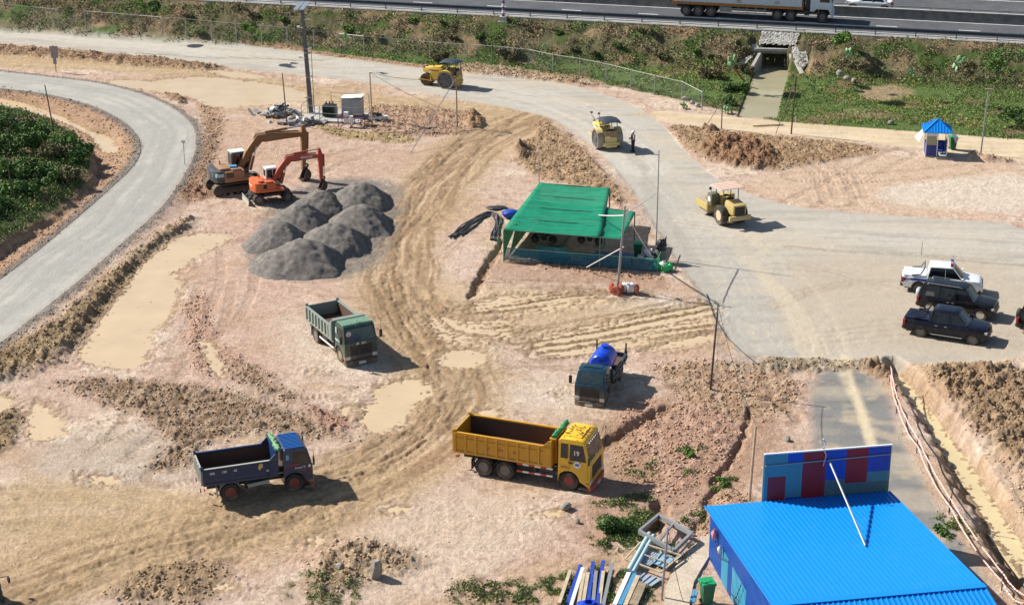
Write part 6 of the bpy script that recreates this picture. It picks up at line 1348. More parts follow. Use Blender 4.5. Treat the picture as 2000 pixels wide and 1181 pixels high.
q = MB(); q.box(.1,1.0,-.3,.5,1.08,1.2,.02); q.build('dark_tray', M['dark_steel'], t)
# debris heap
def debris(px, py, n, rx, ry, label, mats, name='debris_heap', seed=5, hh=.9):
    b_ = G(px, py); t = thing(name, label, 'debris heap', b_); g_ = random.Random(seed); grp = {}
    for i in range(n):
        k = g_.choice(mats); q = grp.setdefault(k, MB()); a = g_.uniform(0, 6.28); rr_ = abs(g_.gauss(0, .5)); x, y = math.cos(a)*rr_*rx, math.sin(a)*rr_*ry; z = max(.03, hh*(1-rr_)*g_.uniform(.4, 1))
        L = g_.uniform(.3, 1.4); d = Vector((g_.gauss(0,1), g_.gauss(0,1), g_.gauss(0,.3))).normalized()*L/2; c = Vector((x,y,z+.05)); q.bar(c-d, c+d, g_.uniform(.05,.4), g_.uniform(.03,.2))
    for k, q in grp.items(): q.build('scrap', M[k], t)['kind'] = 'stuff'
    return t
debris(547, 226, 60, 2.2, 1.3, 'heap of grey and white broken boxes and bent steel left of the mast pad', ['steel_grey','galv','white_paint','concrete','dark_steel'])
debris(598, 243, 46, 2.4, .6, 'low trail of grey scrap between the debris heap and the purple frame', ['steel_grey','dark_steel','galv'], 'scrap_trail', 8, .35)
debris(736, 236, 14, .6, .4, 'small litter beside the pale wooden pole', ['white_paint','cloth_white','dark_steel'], 'litter', 3, .6)
# ---- net shelter ----
M['net'] = None
def net_mat(name, c, alpha, rough=.8, sc=(4, 40, 40)):
    m, t_, b = nodes(name); co = t_.nodes.new('ShaderNodeTexCoord').outputs['Object']; n = tex_noise(t_, 1.0, 4, .6, co, (.6, 3.5, 3.5)); n2 = tex_noise(t_, 30, 2, .5, co)
    t_.links.new(ramp(t_, n.outputs[0], .35, .7, tuple(q*.75 for q in c)+(1,), tuple(q*1.2 for q in c)+(1,)).outputs[0], b.inputs['Base Color']); b.inputs['Roughness'].default_value = rough; b.inputs['Specular IOR Level'].default_value = .2
    t_.links.new(ramp(t_, n2.outputs[0], .4, .6, (alpha-.1,)*3+(1,), (min(1, alpha+.1),)*3+(1,)).outputs[0], b.inputs['Alpha'])
    b.inputs['Subsurface Weight'].default_value = 0; bump(t_, b, n.outputs[0], .03, .5); return m
M['net'] = net_mat('green_net', (.009,.25,.14), .80); M['net_side'] = net_mat('green_side_net', (.012,.27,.13), .85); M['net_blue'] = net_mat('blue_net', (.05,.22,.30), .48)
fr = paint('frame_green', (.07,.22,.15), .55, dirt=.2)
A = G(984, 508); B = G(1285, 531); SU = (B-A); SU.z = 0; SL = SU.length; SU.normalize(); SAng = math.atan2(SU.y, SU.x); ca, sa = math.cos(SAng), math.sin(SAng)
t = thing('net_shelter', 'rebar workshop shelter roofed with sagging dark green shade net', 'shelter', A, SAng)
def loc_(px, py, z):
    p = P(px, py, A.z+z)-A; return (p.x*ca+p.y*sa, -p.x*sa+p.y*ca, z)
zr0, zr1 = 2.35, 2.55
c_nl, c_nr, c_fl, c_fr = loc_(984,447,zr0), loc_(1172,462,zr0), loc_(1054,356,zr1), loc_(1191,367,zr1)
d_nr, d_fr, d_fl = loc_(1214,466,2.2), loc_(1240,413,2.3), loc_(1176,404,2.4)
print('SHEL', SL, c_nl, c_nr, c_fl, c_fr, d_nr, d_fr)
def netq(a, b_, c, d, n, m_, sag, mat, nm, jit=.03, th=.015, sd=1):
    g_ = random.Random(sd); a, b_, c, d = map(Vector, (a, b_, c, d)); v = []; f = []
    for i in range(n+1):
        for j in range(m_+1):
            u, w_ = i/n, j/m_; p = a*(1-u)*(1-w_)+b_*u*(1-w_)+c*u*w_+d*(1-u)*w_
            k = abs(math.sin(math.pi*w_*3))*.5+.5*math.sin(math.pi*u); edge = (0 < i < n) and (0 < j < m_)
            p = p-Vector((0,0,sag*k*(math.sin(math.pi*u)**.5)*1.6+ (g_.uniform(-jit, jit) if edge else g_.uniform(-jit, jit)*.6))); v.append(p)
    for i in range(n):
        for j in range(m_): k = i*(m_+1)+j; f.append((k, k+m_+1, k+m_+2, k+1))
    q = MB(); q.add(v, f); o = q.build(nm, mat, t, smooth=True, recalc=False); md = o.modifiers.new('s', 'SOLIDIFY'); md.thickness = th; return o
netq(c_nl, c_nr, c_fr, c_fl, 20, 24, .12, M['net'], 'net_roof'); netq((c_nr[0]-.1, c_nr[1]+.02, zr0-.08), d_nr, d_fr, d_fl, 8, 10, .08, M['net'], 'net_roof', sd=4)
netq((c_nl[0], c_nl[1], .05), (c_nl[0], c_nl[1], zr0), (c_nl[0]+.62, c_nl[1]+1.3, zr0), (c_nl[0]+.05, c_nl[1]+.3, .8), 8, 6, .0, M['net_side'], 'side_net', sd=5)
netq((c_nl[0]+.1, c_nl[1]+1.2, .1), (c_nl[0]+.55, c_nl[1]+1.25, zr0-.1), c_fl, (c_fl[0], c_fl[1], .1), 8, 8, .0, M['net_side'], 'side_net', sd=6)
q = MB()
for a, b_ in ((c_nl, c_nr), (c_nl, c_fl), (c_fl, c_fr), (c_nr, c_fr), (d_nr, d_fr), (c_nr, d_nr), (d_fl, d_fr)): q.bar((a[0],a[1],a[2]-.06), (b_[0],b_[1],b_[2]-.06), .06, .06)
for k in (.25, .5, .75):
    a = Vector(c_nl).lerp(Vector(c_fl), k); b_ = Vector(c_nr).lerp(Vector(c_fr), k); q.bar((a.x,a.y,a.z-.1), (b_.x,b_.y,b_.z-.1), .05, .05)
q.build('roof_frame', fr, t)
for c in (c_nl, c_nr, c_fl, c_fr, d_nr, d_fr, d_fl, Vector(c_nl).lerp(Vector(c_fl), .5), Vector(c_nr).lerp(Vector(c_fr), .5)):
    q = MB(); q.bar((c[0], c[1], 0), (c[0], c[1], c[2]-.03), .07, .07); q.build('post', fr, t)
xs_ = [loc_(px, 508+(px-984)*.077, 0)[0] for px in (984, 1037, 1117, 1197, 1283)]
for x in xs_: q = MB(); q.box(x-.035, x+.035, -.035, .035, 0, .88); q.build('fence_post', paint('rail_pale', (.22,.42,.32), .6, dirt=.2) if x == xs_[0] else bpy.data.materials['rail_pale'], t)
q = MB(); q.box(0, xs_[-1], -.03, .03, .85, .91); q.box(0, xs_[-1], -.03, .03, .10, .15); q.build('fence_rail', bpy.data.materials['rail_pale'], t)
netq((0,-.05,.02), (xs_[-1],-.05,.02), (xs_[-1],-.05,.86), (0,-.05,.86), 40, 4, 0, M['net_blue'], 'low_net', .02)
rd_ = loc_(1290, 470, 0); q = MB(); q.bar((xs_[-1],0,.88), (xs_[-1],rd_[1]*.6,.88), .05, .05); q.bar((xs_[-1],0,.12), (xs_[-1],rd_[1]*.6,.12), .05, .05); q.build('fence_rail', fr, t)
netq((c_fl[0],c_fl[1],.05), (c_fr[0],c_fl[1]-.2,.05), (c_fr[0],c_fl[1]-.2,1.1), (c_fl[0],c_fl[1],1.1), 20, 4, 0, M['net_side'], 'rear_net', .03)
def at_sh(x, y, z=0): return Vector((A.x+ca*x-sa*y, A.y+sa*x+ca*y, A.z+z))
def moto(x, y, rz, label):
    t = thing('motorbike', label, 'motorbike', at_sh(x, y, .02), SAng+rz, 'motorbikes parked under the green net')
    for xx in (-.62, .62): q = MB(); q.lathe([(.22,-.03),(.29,-.05),(.30,0),(.29,.05),(.22,.03)], (xx,0,.3), 'y', 20); wv = q.build('wheel', M['rubber'], t, smooth=True); q = MB(); q.cyl((xx,-.05,.3),(xx,.05,.3),.05); [q.cyl((xx,0,.3),(xx+.23*math.cos(a),0,.3+.23*math.sin(a)),.008,n=4) for a in np.linspace(0,6.28,9)[:-1]]; q.build('spokes', M['chrome'], wv)
    q = MB(); q.tube([(.62,0,.3),(.48,0,.75),(.42,0,.95)], .03); q.tube([(.45,0,.85),(.1,0,.5),(-.3,0,.42),(-.62,0,.3)], .035); q.tube([(-.62,0,.3),(-.55,0,.65),(.1,0,.6)], .025); q.box(-.15,.2,-.12,.12,.25,.52,.04); q.build('frame', M['dark_steel'], t)
    q = MB(); q.box(-.6,.12,-.11,.11,.68,.78,.04); q.build('seat', M['ink'], t); q = MB(); q.ball((.28,0,.66),.16,2,sx=1.1,sy=.8,sz=.7); q.box(-.75,-.5,-.06,.06,.6,.68,.02); q.build('fairing', carB, t, smooth=True); q = MB(); q.tube([(.36,-.32,1.0),(.42,0,.96),(.36,.32,1.0)], .018); q.ball((.52,0,.88),.08,1); q.build('handlebar', M['dark_steel'], t)
moto(loc_(1066,470,0)[0], loc_(1066,476,0)[1], .08, 'black motorbike under the left part of the green net'); moto(loc_(1152,478,0)[0], loc_(1152,478,0)[1], math.pi-.1, 'black motorbike under the net behind the leaning rope')
t = thing('bending_machine', 'long teal machine box behind the low front net on the left', 'machine', at_sh(3.2, .75), SAng); q = MB(); q.box(-1.0,1.0,-.3,.3,0,.75,.04); q.build('case', paint('teal_case', (.03,.15,.28), .5, dirt=.25), t); q = MB(); q.box(-1.05,1.05,-.35,.35,.75,.82,.02); q.build('lid', paint('teal_lid', (.06,.30,.32), .5, dirt=.25), t); txt('1000', .22, M['plate_white'], t, (.3, -.1, .825), 'T', .005)
t = thing('cutting_table', 'long dark blue work table behind the low front net on the right', 'work table', at_sh(7.4, .9), SAng); q = MB(); q.box(-1.3,1.3,-.35,.35,.6,.72,.02); q.build('table_top', paint('blue_table', (.03,.10,.24), .5, dirt=.25), t)
for x in (-1.2, 1.2):
    for y in (-.28, .28): q = MB(); q.box(x-.04,x+.04,y-.04,y+.04,0,.6); q.build('leg', M['dark_steel'], t)
t = thing('rebar_rack', 'rack with long green and grey bars along the shelter front', 'rack', at_sh(5.4, 1.5), SAng)
for i in range(7): q = MB(); q.cyl((-2.2+.1*i, -.3+i*.1, .32+.02*(i % 3)), (2.6, -.25+i*.1, .32), .025, n=6); q.build('bar', fr if i % 2 else M['steel_grey'], t)
for x in (-1.5, 0, 1.5): q = MB(); q.box(x-.05,x+.05,-.4,.4,0,.28); q.build('support', M['wood'], t)
q = MB(); g_ = random.Random(6)
t = thing('paving_boards', 'row of pale boards and slabs on the floor at the left of the shelter', 'boards', at_sh(1.0, 1.6, .01), SAng)
for i in range(5): q = MB(); x = -.5+.35*i; q.box(x, x+.4, -.9+.7*i, -.35+.7*i, .0, .05); q.build('board', M['pale_wood'], t)
for i in range(4): q = MB(); x = .6+.3*i; q.box(x, x+.65, .2+.5*i, .55+.5*i, .0, .04); q.build('slab', M['dark_and_shaded_concrete'], t)
def bin_(px, py, label, mat, rz=0, z=None, h_=1.0, grp=None):
    b_ = G(px, py) if z is None else z; t = thing('wheelie_bin', label, 'wheelie bin', b_, rz, grp)
    q = MB(); s0, s1 = .20, .29; v = [(-s0,-s0,.08),(s0,-s0,.08),(s0,s0,.08),(-s0,s0,.08),(-s1,-s1,h_*.88),(s1,-s1,h_*.88),(s1,s1,h_*.88),(-s1,s1,h_*.88)]; q.add(v, [(0,3,2,1),(4,5,6,7),(0,1,5,4),(1,2,6,5),(2,3,7,6),(3,0,4,7)]); q.box(-s1-.03,s1+.03,-s1-.03,s1+.03,h_*.85,h_*.90,.01); q.build('body', mat, t)
    q = MB(); q.box(-s1-.03,s1+.03,-s1-.04,s1+.05,h_*.905,h_*.97,.025); q.box(-.17,.17,-.14,.12,h_*.965,h_*.995,.01); q.tube([(-s1,s1+.06,h_*.86),(-s1,s1+.1,h_*.9),(s1,s1+.1,h_*.9),(s1,s1+.06,h_*.86)], .018); q.build('lid', bpy.data.materials.get('bin_lid') or paint('bin_lid', (.01,.30,.10), .4, dirt=.15), t)
    for s in (-1, 1): q = MB(); q.cyl((s*.2,s0+.02,.09),(s*.26,s0+.02,.09),.09,n=12); q.build('wheel', M['rubber'], t)
gb = paint('bin_green', (.008,.12,.05), .45, dirt=.15)
bin_(1380, 1178, 'green wheelie bin with a bright lid against the blue shed wall', gb, R(15), h_=1.2); bin_(1860, 292, 'dark green wheelie bin beside the little guard hut', gb, R(5), h_=1.15); bin_(0,0, 'green bin standing under the right end of the net shelter', gb, 0, at_sh(8.7, 2.6), 1.1)
# things at the right end of the shelter
t = thing('black_sack', 'black plastic sheet draped over a grey drum at the shelter corner', 'covered drum', at_sh(10.4, 1.9), SAng); q = MB(); q.cyl((0,0,0),(0,0,.95),.38,n=18); q.build('drum', paint('drum_grey', (.12,.14,.12), .6, dirt=.3), t, smooth=True); q = MB(); q.ball((0,0,1.2),.42,3,sx=.9,sz=1.1,rough=.16,seed=4); q.prism([(.1,1.4),(.35,1.95),(.3,1.4)], -.05, .1); q.build('sheet', M['ink'], t)
for i, (x, y, m_, l_) in enumerate(((10.3,.35,'gs','bright green sack nearest to the shelter corner post'),(11.0,.15,'gs','bright green sack furthest right on the ground by the shelter'),(10.75,.7,'w','white sack lying behind the green sacks'),(11.25,.45,'gs','small green sack leaning on the rightmost green one'),(10.35,.95,'gs','dull green sack behind the shelter corner'))):
    mt = M.get('gs') or M.setdefault('gs', paint('sack_green', (.03,.42,.12), .6, dirt=.1)); q = MB(); q.ball((0,0,.25),.30,3,sx=1.1 if i != 3 else .7,sy=.8,sz=.85,rough=.07,seed=i); q.cyl((0,0,.42),(.05,0,.60),.07,.1,n=8)
    o = q.build('sack', mt if m_ == 'gs' else M['cloth_white'], None, smooth=True); o.location = at_sh(x, y); tag(o, l_, 'sack', 'sacks at the shelter corner')
debris(1268, 512, 22, .8, .5, 'tangle of purple and white straps inside the right corner of the shelter', ['cloth_white','dark_steel','steel_grey'], 'strap_tangle', 12, .7)
q = MB(); q.ball((0,0,.3),.55,3,sx=1.2,sy=.9,sz=.6,rough=.08); o = q.build('blue_tarpaulin', paint('tarp_blue', (.01,.06,.40), .5, dirt=.1), None, smooth=True); o.location = G(998, 425); tag(o, 'crumpled blue tarpaulin behind the left edge of the green net', 'tarpaulin')
# hoses
def hose(pts, n, label, sp=.1, r=.05, name='pipe_bundle'):
    pts = [gz(a, b_, .06) for a, b_ in pts]; pl = chaikin([(p.x, p.y) for p in pts], 3); z0 = sum(p.z for p in pts)/len(pts); t = thing(name, label, 'pipes', (pl[0][0], pl[0][1], z0))
    for k in range(n):
        off = (k-(n-1)/2)*sp; pp = []
        for i, (x, y) in enumerate(pl):
            a = pl[min(i+1, len(pl)-1)]; b_ = pl[max(i-1, 0)]; d = Vector((a[0]-b_[0], a[1]-b_[1])).normalized(); jj = .06*math.sin(i*.5+k*2); pp.append((x-d.y*(off+jj)-pl[0][0], y+d.x*(off+jj)-pl[0][1], H_at(x, y)-z0+.06+.05*(k % 3)))
        q = MB(); q.tube(pp, r, 6); q.build('pipe', M['duct'], t, smooth=True)
M['duct'] = paint('black_duct', (.05,.05,.06), .55, dirt=.3)
hose([(882,466),(905,445),(935,425),(962,416),(972,425),(972,445),(962,470)], 5, 'bundle of black ducts bent into a hook on the ground left of the shelter')
hose([(900,462),(928,438),(952,422)], 3, 'shorter strand of black duct beside the bent bundle', .12)
q = MB(); q.ball((0,0,0),.5,2,sx=1.5,sz=.25,rough=.2); o = q.build('dark_sheet', M['ink'], None); o.location = G(970, 408, .08); tag(o, 'dark crumpled sheet above the bent ducts', 'sheet')
# concrete rings at the leaning pole
rc = paint('ring_red', (.36,.09,.05), .7, dirt=.35); 
for i, (px, py, m_, ang, l_) in enumerate(((1194,571,'r',10,'red-brown ring leftmost in the row by the leaning pole'),(1203,577,'r',60,'red-brown ring lying in front of the leaning pole foot'),(1212,573,'r',20,'red-brown ring just right of the leaning pole'),(1219,570,'w',8,'first white ring of the row by the leaning pole'),(1227,571,'w',8,'second white ring of the row by the leaning pole'),(1234,571,'w',8,'third white ring, next to the last red-brown one'),(1243,573,'r',8,'red-brown ring rightmost in the row by the leaning pole'))):
    b_ = G(px, py); t = thing('cone_ring', l_, 'ring', b_, R(ang), 'rings around the foot of the leaning pole'); q = MB(); q.lathe([(.12,-.12),(.30,-.12),(.34,-.04),(.34,.04),(.30,.12),(.12,.12),(.10,0),(.12,-.12)], (0,0,.32), 'x', 20); q.build('ring_body', rc if m_ == 'r' else M['white_paint'], t, smooth=True)
# ---- guard hut ----
b_ = G(1826, 302); t = thing('guard_hut', 'tiny guard hut with blue lower walls and a bright blue pyramid roof', 'hut', b_, HANG+R(6)); hb_ = paint('hut_blue', (.006,.035,.26), .45, dirt=.2); M['sheet_blue'] = paint('sheet_blue_roof', (.004,.235,.72), .38, dirt=.06, dust=(.2,.35,.5), spec=.5)
q = MB(); q.box(-.85,.85,-.8,.8,-.1,.1); q.build('base', M['concrete'], t)
q = MB()
for x, y in ((-.82,-.78),(.82,-.78),(-.82,.78),(.82,.78),(.05,-.78)): q.box(x-.035,x+.035,y-.035,y+.035,.1,2.15)
q.build('corner_frame', M['white_paint'], t)
q = MB()
def corr(q, x0, x1, y, z0, z1, ax='x', n=None, d=.02):
    n = n or int(abs(x1-x0)/.12)
    for i in range(n):
        a = x0+(x1-x0)*i/n; w_ = (x1-x0)/n*.5
        if ax == 'x': q.box(a, a+w_, y-d, y+d, z0, z1)
        else: q.box(y-d, y+d, a, a+w_, z0, z1)
q.box(-.8,.0,-.79,-.77,.1,1.0); corr(q, -.8, 0, -.79, .1, 1.0); q.box(-.8,.8,.77,.79,.1,1.0); q.box(-.83,-.81,-.76,.76,.1,1.0); q.box(.81,.83,-.76,.76,.1,1.35); q.build('blue_panel', hb_, t)
q = MB(); q.box(-.8,0,-.80,-.76,1.0,1.06); q.box(-.78,-.02,-.785,-.775,1.06,1.75); q.build('window', paint('hut_window', (.30,.32,.22), .3, dirt=.3), t)
q = MB(); q.box(-.8,0,-.80,-.765,1.75,2.15); q.build('upper_panel', M['white_paint'], t)
q = MB(); q.box(.1,.6,-.2,.3,.35,.42); q.box(.1,.6,.25,.3,.42,.95); [q.cyl((x,y,.1),(x,y,.35),.02) for x in (.12,.58) for y in (-.18,.28)]; q.build('chair', hb_, t)
ap = (0,0,2.95); cs = [(-1.15,-1.1),(1.15,-1.1),(1.15,1.1),(-1.15,1.1)]
for i in range(4):
    a, c = cs[i], cs[(i+1) % 4]; q = MB(); q.add([(a[0],a[1],2.1),(c[0],c[1],2.1),ap,(a[0],a[1],2.05),(c[0],c[1],2.05),(0,0,2.9)], [(0,1,2),(5,4,3),(0,3,4,1),(1,4,5,2),(2,5,3,0)])
    for k in range(1, 10):
        f_ = k/10; e = Vector((a[0]+(c[0]-a[0])*f_, a[1]+(c[1]-a[1])*f_, 2.11)); g2 = min(f_, 1-f_)*2; e2 = e.lerp(Vector((0,0,2.96)), g2*.5/(1) if False else 0); top_ = e+(Vector((0,0,2.97))-Vector(((a[0]+c[0])/2, (a[1]+c[1])/2, 2.11)))*g2; q.bar(e, top_, .05, .04)
    q.build('roof_slope', M['sheet_blue'], t)
q = MB()
for a in cs: q.bar((a[0],a[1],2.12), (0,0,2.99), .12, .04)
q.build('hip_cap', M['sheet_blue'], t)
q = MB(); q.prism([(-.1,.0),(.8,.0),(.9,.06),(0,.06)], -1.25, -.95); q.build('step', M['pale_wood'], t)
for s in (-1, 1): q = MB(); q.add([(s*1.1,-.9,2.0),(s*1.1,.2,2.1),(s*1.75,-.3,1.5),(s*1.45,-1.1,1.3)], [(0,1,2,3)]); o = q.build('awning_sheet', net_mat('clear_sheet', (.75,.75,.72), .55) if s < 0 else bpy.data.materials['clear_sheet'], t); md = o.modifiers.new('s','SOLIDIFY'); md.thickness = .01
# ---- blue shed ----
ZE, ZRG = 2.6, 3.5
F0, F1, R0, R1 = P(1376,988,ZE), P(1737,959,ZE), P(1508,1181,ZRG), P(1922,1144,ZRG)
ux = (F1-F0); ux.z = 0; WL = ux.length; ux.normalize(); bang = math.atan2(ux.y, ux.x); cb2, sb2 = math.cos(bang), math.sin(bang)
def bl_(p): d = p-F0; return (d.x*cb2+d.y*sb2, -d.x*sb2+d.y*cb2)
r0, r1 = bl_(R0), bl_(R1); print('SHED', WL, r0, r1)
t = thing('site_shed', 'long shed clad and roofed in bright blue ribbed sheet metal', 'shed', (F0.x, F0.y, 0), bang)
yr = (r0[1]+r1[1])/2; ridge_l, ridge_r = r0[0], r1[0]; yn = yr-5.0
def roof_side(name, ya, za, yb, zb_, xa0, xa1, xb0, xb1):
    q = MB(); a0, a1, b0, b1 = Vector((xa0, ya, za)), Vector((xa1, ya, za)), Vector((xb0, yb, zb_)), Vector((xb1, yb, zb_)); d = Vector((0,0,-.04))
    q.add([a0, a1, b1, b0, a0+d, a1+d, b1+d, b0+d], [(0,1,2,3),(7,6,5,4),(0,4,5,1),(1,5,6,2),(2,6,7,3),(3,7,4,0)])
    n = 40
    for i in range(n+1):
        f_ = i/n; p0 = a0.lerp(a1, f_); p1 = b0.lerp(b1, f_); q.bar(p0+Vector((0,0,.018)), p1+Vector((0,0,.018)), .055, .05)
    return q.build(name, M['sheet_blue'], t)
roof_side('roof_slope', 0, ZE, yr, ZRG, 0, WL, ridge_l*.5*0+r0[0], r1[0]) if False else roof_side('roof_slope', 0, ZE, yr, ZRG, 0, WL, 0.0+ (r0[0]), r1[0])
roof_side('roof_slope', yr, ZRG, yn, ZE+.1, r0[0], r1[0], r0[0]+(r0[0])*.55, r1[0]+(r1[0]-WL)*.55)
q = MB(); q.bar((r0[0]-.05, yr, ZRG+.045), (r1[0]+.05, yr, ZRG+.045), .34, .03); q.build('ridge_cap', M['sheet_blue'], t)
wl_x0, wl_x1 = .25, WL-.25
wallm = paint('wall_blue', (.01,.10,.42), .4, dirt=.15, dust=(.2,.25,.35)); wall_lit = paint('wall_cyan_sunlit', (.05,.38,.52), .4, dirt=.15)
q = MB(); slope_x = r0[0]/yr
def wallp(q, y0, y1, z0, off=0.0, d=.0):
    n = int(abs(y1-y0)/.16)
    for i in range(n):
        a = y0+(y1-y0)*i/n; b2_ = y0+(y1-y0)*(i+1)/n; m2_ = (a+b2_)/2
        for (c, e, o_) in ((a, m2_, 0.0), (m2_, b2_, .03)):
            xc, xe = .25+slope_x*c+off-o_, .25+slope_x*e+off-o_; zc, ze = ZE+(ZRG-ZE)*c/yr-.06, ZE+(ZRG-ZE)*e/yr-.06
            q.add([(xc, c, z0), (xe, e, z0), (xe, e, ze), (xc, c, zc), (xc+.05, c, z0), (xe+.05, e, z0), (xe+.05, e, ze), (xc+.05, c, zc)], [(0,1,2,3),(7,6,5,4),(0,4,5,1),(1,5,6,2),(2,6,7,3),(3,7,4,0)])
wallp(q, -.2, yr, 0); q.build('side_wall', wallm, t, recalc=False)
q = MB(); ys0, ys1 = -2.6, -4.0
for (ys0, ys1) in ((-2.5, -3.5), (-4.2, -6.4)):
    n = 12
    for i in range(n):
        a = ys0+(ys1-ys0)*i/n; b2_ = a+(ys1-ys0)/n*.55; xa = .25+slope_x*a-.045; xb = .25+slope_x*b2_-.045; q.add([(xa,a,.1),(xb,b2_,.1),(xb,b2_,1.7),(xa,a,1.7),(xa+.03,a,.1),(xb+.03,b2_,.1),(xb+.03,b2_,1.7),(xa+.03,a,1.7)], [(0,1,2,3),(7,6,5,4),(0,4,5,1),(1,5,6,2),(2,6,7,3),(3,7,4,0)])
q.build('pale_patch', wall_lit, t, recalc=False)  # cyan strips paint the sunlit parts of the blue wall
q = MB(); q.box(.3, WL-.3, -.28, -.2, 0, ZE-.05); q.build('rear_wall', wallm, t)
q = MB(); xr_ = WL-.25; q.add([(xr_,-.2,0),(r1[0]-.25,yr,0),(r1[0]-.25,yr,ZRG-.06),(xr_,-.2,ZE-.06)], [(0,1,2,3)]); q.add([(r0[0]+.25,yr,0),(r1[0]-.25,yr,0),(r1[0]-.25,yr,ZRG-.1),(r0[0]+.25,yr,ZRG-.1)], [(0,1,2,3)]); q.build('inner_wall', wallm, t)
q = MB(); q.tube([(.12+slope_x*-1.2, -1.2, 1.9), (.1+slope_x*-2.3, -2.3, 1.2), (.1+slope_x*-3.6, -3.6, 1.75)], .02); q.tube([(.1+slope_x*-6, -6, 1.9), (.05+slope_x*-5.4, -5.4, .8), (.1+slope_x*-4.2, -4.2, .5)], .02); q.build('hanging_cable', M['ink'], t)
q = MB(); q.ball((.05+slope_x*-1.6, -1.6, 2.0), .13, 2, sz=2.2, rough=.2); q.build('hanging_bag', pk, t); q = MB(); q.ball((.05+slope_x*-2.6, -2.6, 1.75), .10, 2, sz=2.2, rough=.2); q.build('hanging_bag', M['cloth_white'], t)
# patchwork wall along the far eave
W0, W1 = bl_(P(1488,974,ZE)), bl_(P(1733,956,ZE)); HT = 2.35
p_ = F0+Vector((cb2*W0[0]-sb2*.10, sb2*W0[0]+cb2*.10, 0)); t2 = thing('patchwork_wall', 'tall sheet-metal wall patched in blue, teal and dark red behind the shed roof', 'wall', (p_.x, p_.y, 0), bang); LW = W1[0]-W0[0]
cm_ = {'t': paint('patch_teal', (.09,.28,.34), .6, dirt=.3, dust=(.15,.17,.15)), 'b': paint('patch_blue', (.014,.08,.50), .5, dirt=.15, dust=(.1,.12,.2)), 'r': paint('patch_red', (.34,.018,.02), .5, dirt=.15, dust=(.2,.08,.07)), 'g': paint('patch_grey', (.10,.19,.19), .7, dirt=.4)}
zt_ = ZE+HT; segs = [('t',0,.18,0,1),('b',.18,.30,.82,1),('t',.18,.30,.14,.82),('b',.18,.30,0,.14),('r',.30,.485,0,1),('b',.485,.645,.42,1),('g',.485,.645,0,.42),('r',.645,.82,.33,1),('g',.645,.82,0,.33),('b',.82,1.0,.52,1),('t',.82,1.0,.32,.52),('g',.82,1.0,0,.32)]
for k, a, b2_, c, d in segs:
    q = MB(); x0, x1 = a*LW, b2_*LW; z0, z1 = ZE-.3+(HT+.3)*c, ZE-.3+(HT+.3)*d; q.box(x0, x1, -.012, .012, z0, z1)
    for i in range(int((x1-x0)/.115)): xx = x0+.02+i*.115; q.box(xx, xx+.05, -.026, -.012, z0, z1)
    q.build('sheet', cm_[k], t2)
q = MB(); q.box(.03*LW, .17*LW, -.036, -.027, ZE-.1, ZE+HT*.50)
for i in range(6): xx = .035*LW+i*.14; q.box(xx, xx+.06, -.045, -.036, ZE-.1, ZE+HT*.5)
q.build('red_patch', cm_['r'], t2)
q = MB(); q.box(-.05, LW+.05, -.05, .05, zt_, zt_+.06); q.build('top_rail', M['white_paint'], t2); q = MB(); q.bar((0,-.06,zt_-.55), (LW,-.06,zt_-.42), .05, .05); q.build('cross_rail', M['galv'], t2)
for x in (.0, .485*LW, LW): q = MB(); q.box(x-.04, x+.04, .03, .12, 0, zt_+.02); q.build('post', M['galv'], t2)
wa = bl_(P(1612,908,zt_-.3)); pe = P(1690,1070,3.02); e_ = bl_(pe); ex, ey = e_[0], e_[1]; ez = ZE+(ZRG-ZE)*ey/yr+.05
q = MB(); q.cyl((ex-W0[0], ey-.10, ez), (.50*LW, -.1, zt_-.45), .05, n=10); q.build('brace', M['galv'], t2)
q = MB(); q.tube([(.47*LW,-.05,zt_+.5),(.45*LW,-.1,zt_+.2),(.475*LW,-.12,zt_-.2),(.46*LW,-.08,zt_-.75)], .025); q.tube([(.45*LW,0,zt_+.6),(.47*LW,-.02,zt_+.3)], .04); q.build('loose_cord', M['cloth_white'], t2)
q = MB(); q.box(0,.001,0,.001,0,.001) if False else None
# ---- yard clutter near the shed ----
def frame_rect(corners, zs, wd, label, mat='steel_grey', bars=(), ht=None):
    ps = [gz(a, b2_, z) for (a, b2_), z in zip(corners, zs)]; t = thing('steel_frame', label, 'steel frame', ps[0]); o_ = ps[0]
    for a, b2_ in zip(ps, ps[1:]+ps[:1]): q = MB(); q.bar(a-o_, b2_-o_, wd, ht or wd); q.build('side_bar', M[mat], t)
    for i, j, f1, f2 in bars: a = ps[i].lerp(ps[(i+1) % len(ps)], f1); b2_ = ps[j].lerp(ps[(j+1) % len(ps)], f2); q = MB(); q.bar(a-o_, b2_-o_, wd*.7, wd*.7); q.build('cross_bar', M[mat], t)
frame_rect([(1286,1024),(1350,1060),(1316,1090),(1248,1052)], [.5,.5,.4,.4], .14, 'heavy grey rectangular steel frame with one crossbar, uppermost of the frames by the path', 'steel_grey', [(0,2,.45,.45)], .2)
frame_rect([(1250,1070),(1330,1095),(1290,1128),(1220,1102)], [.3,.3,.3,.3], .07, 'thin pale rectangular frame lying over the roofing sheets', 'pale_wood', [(1,3,.5,.5)])
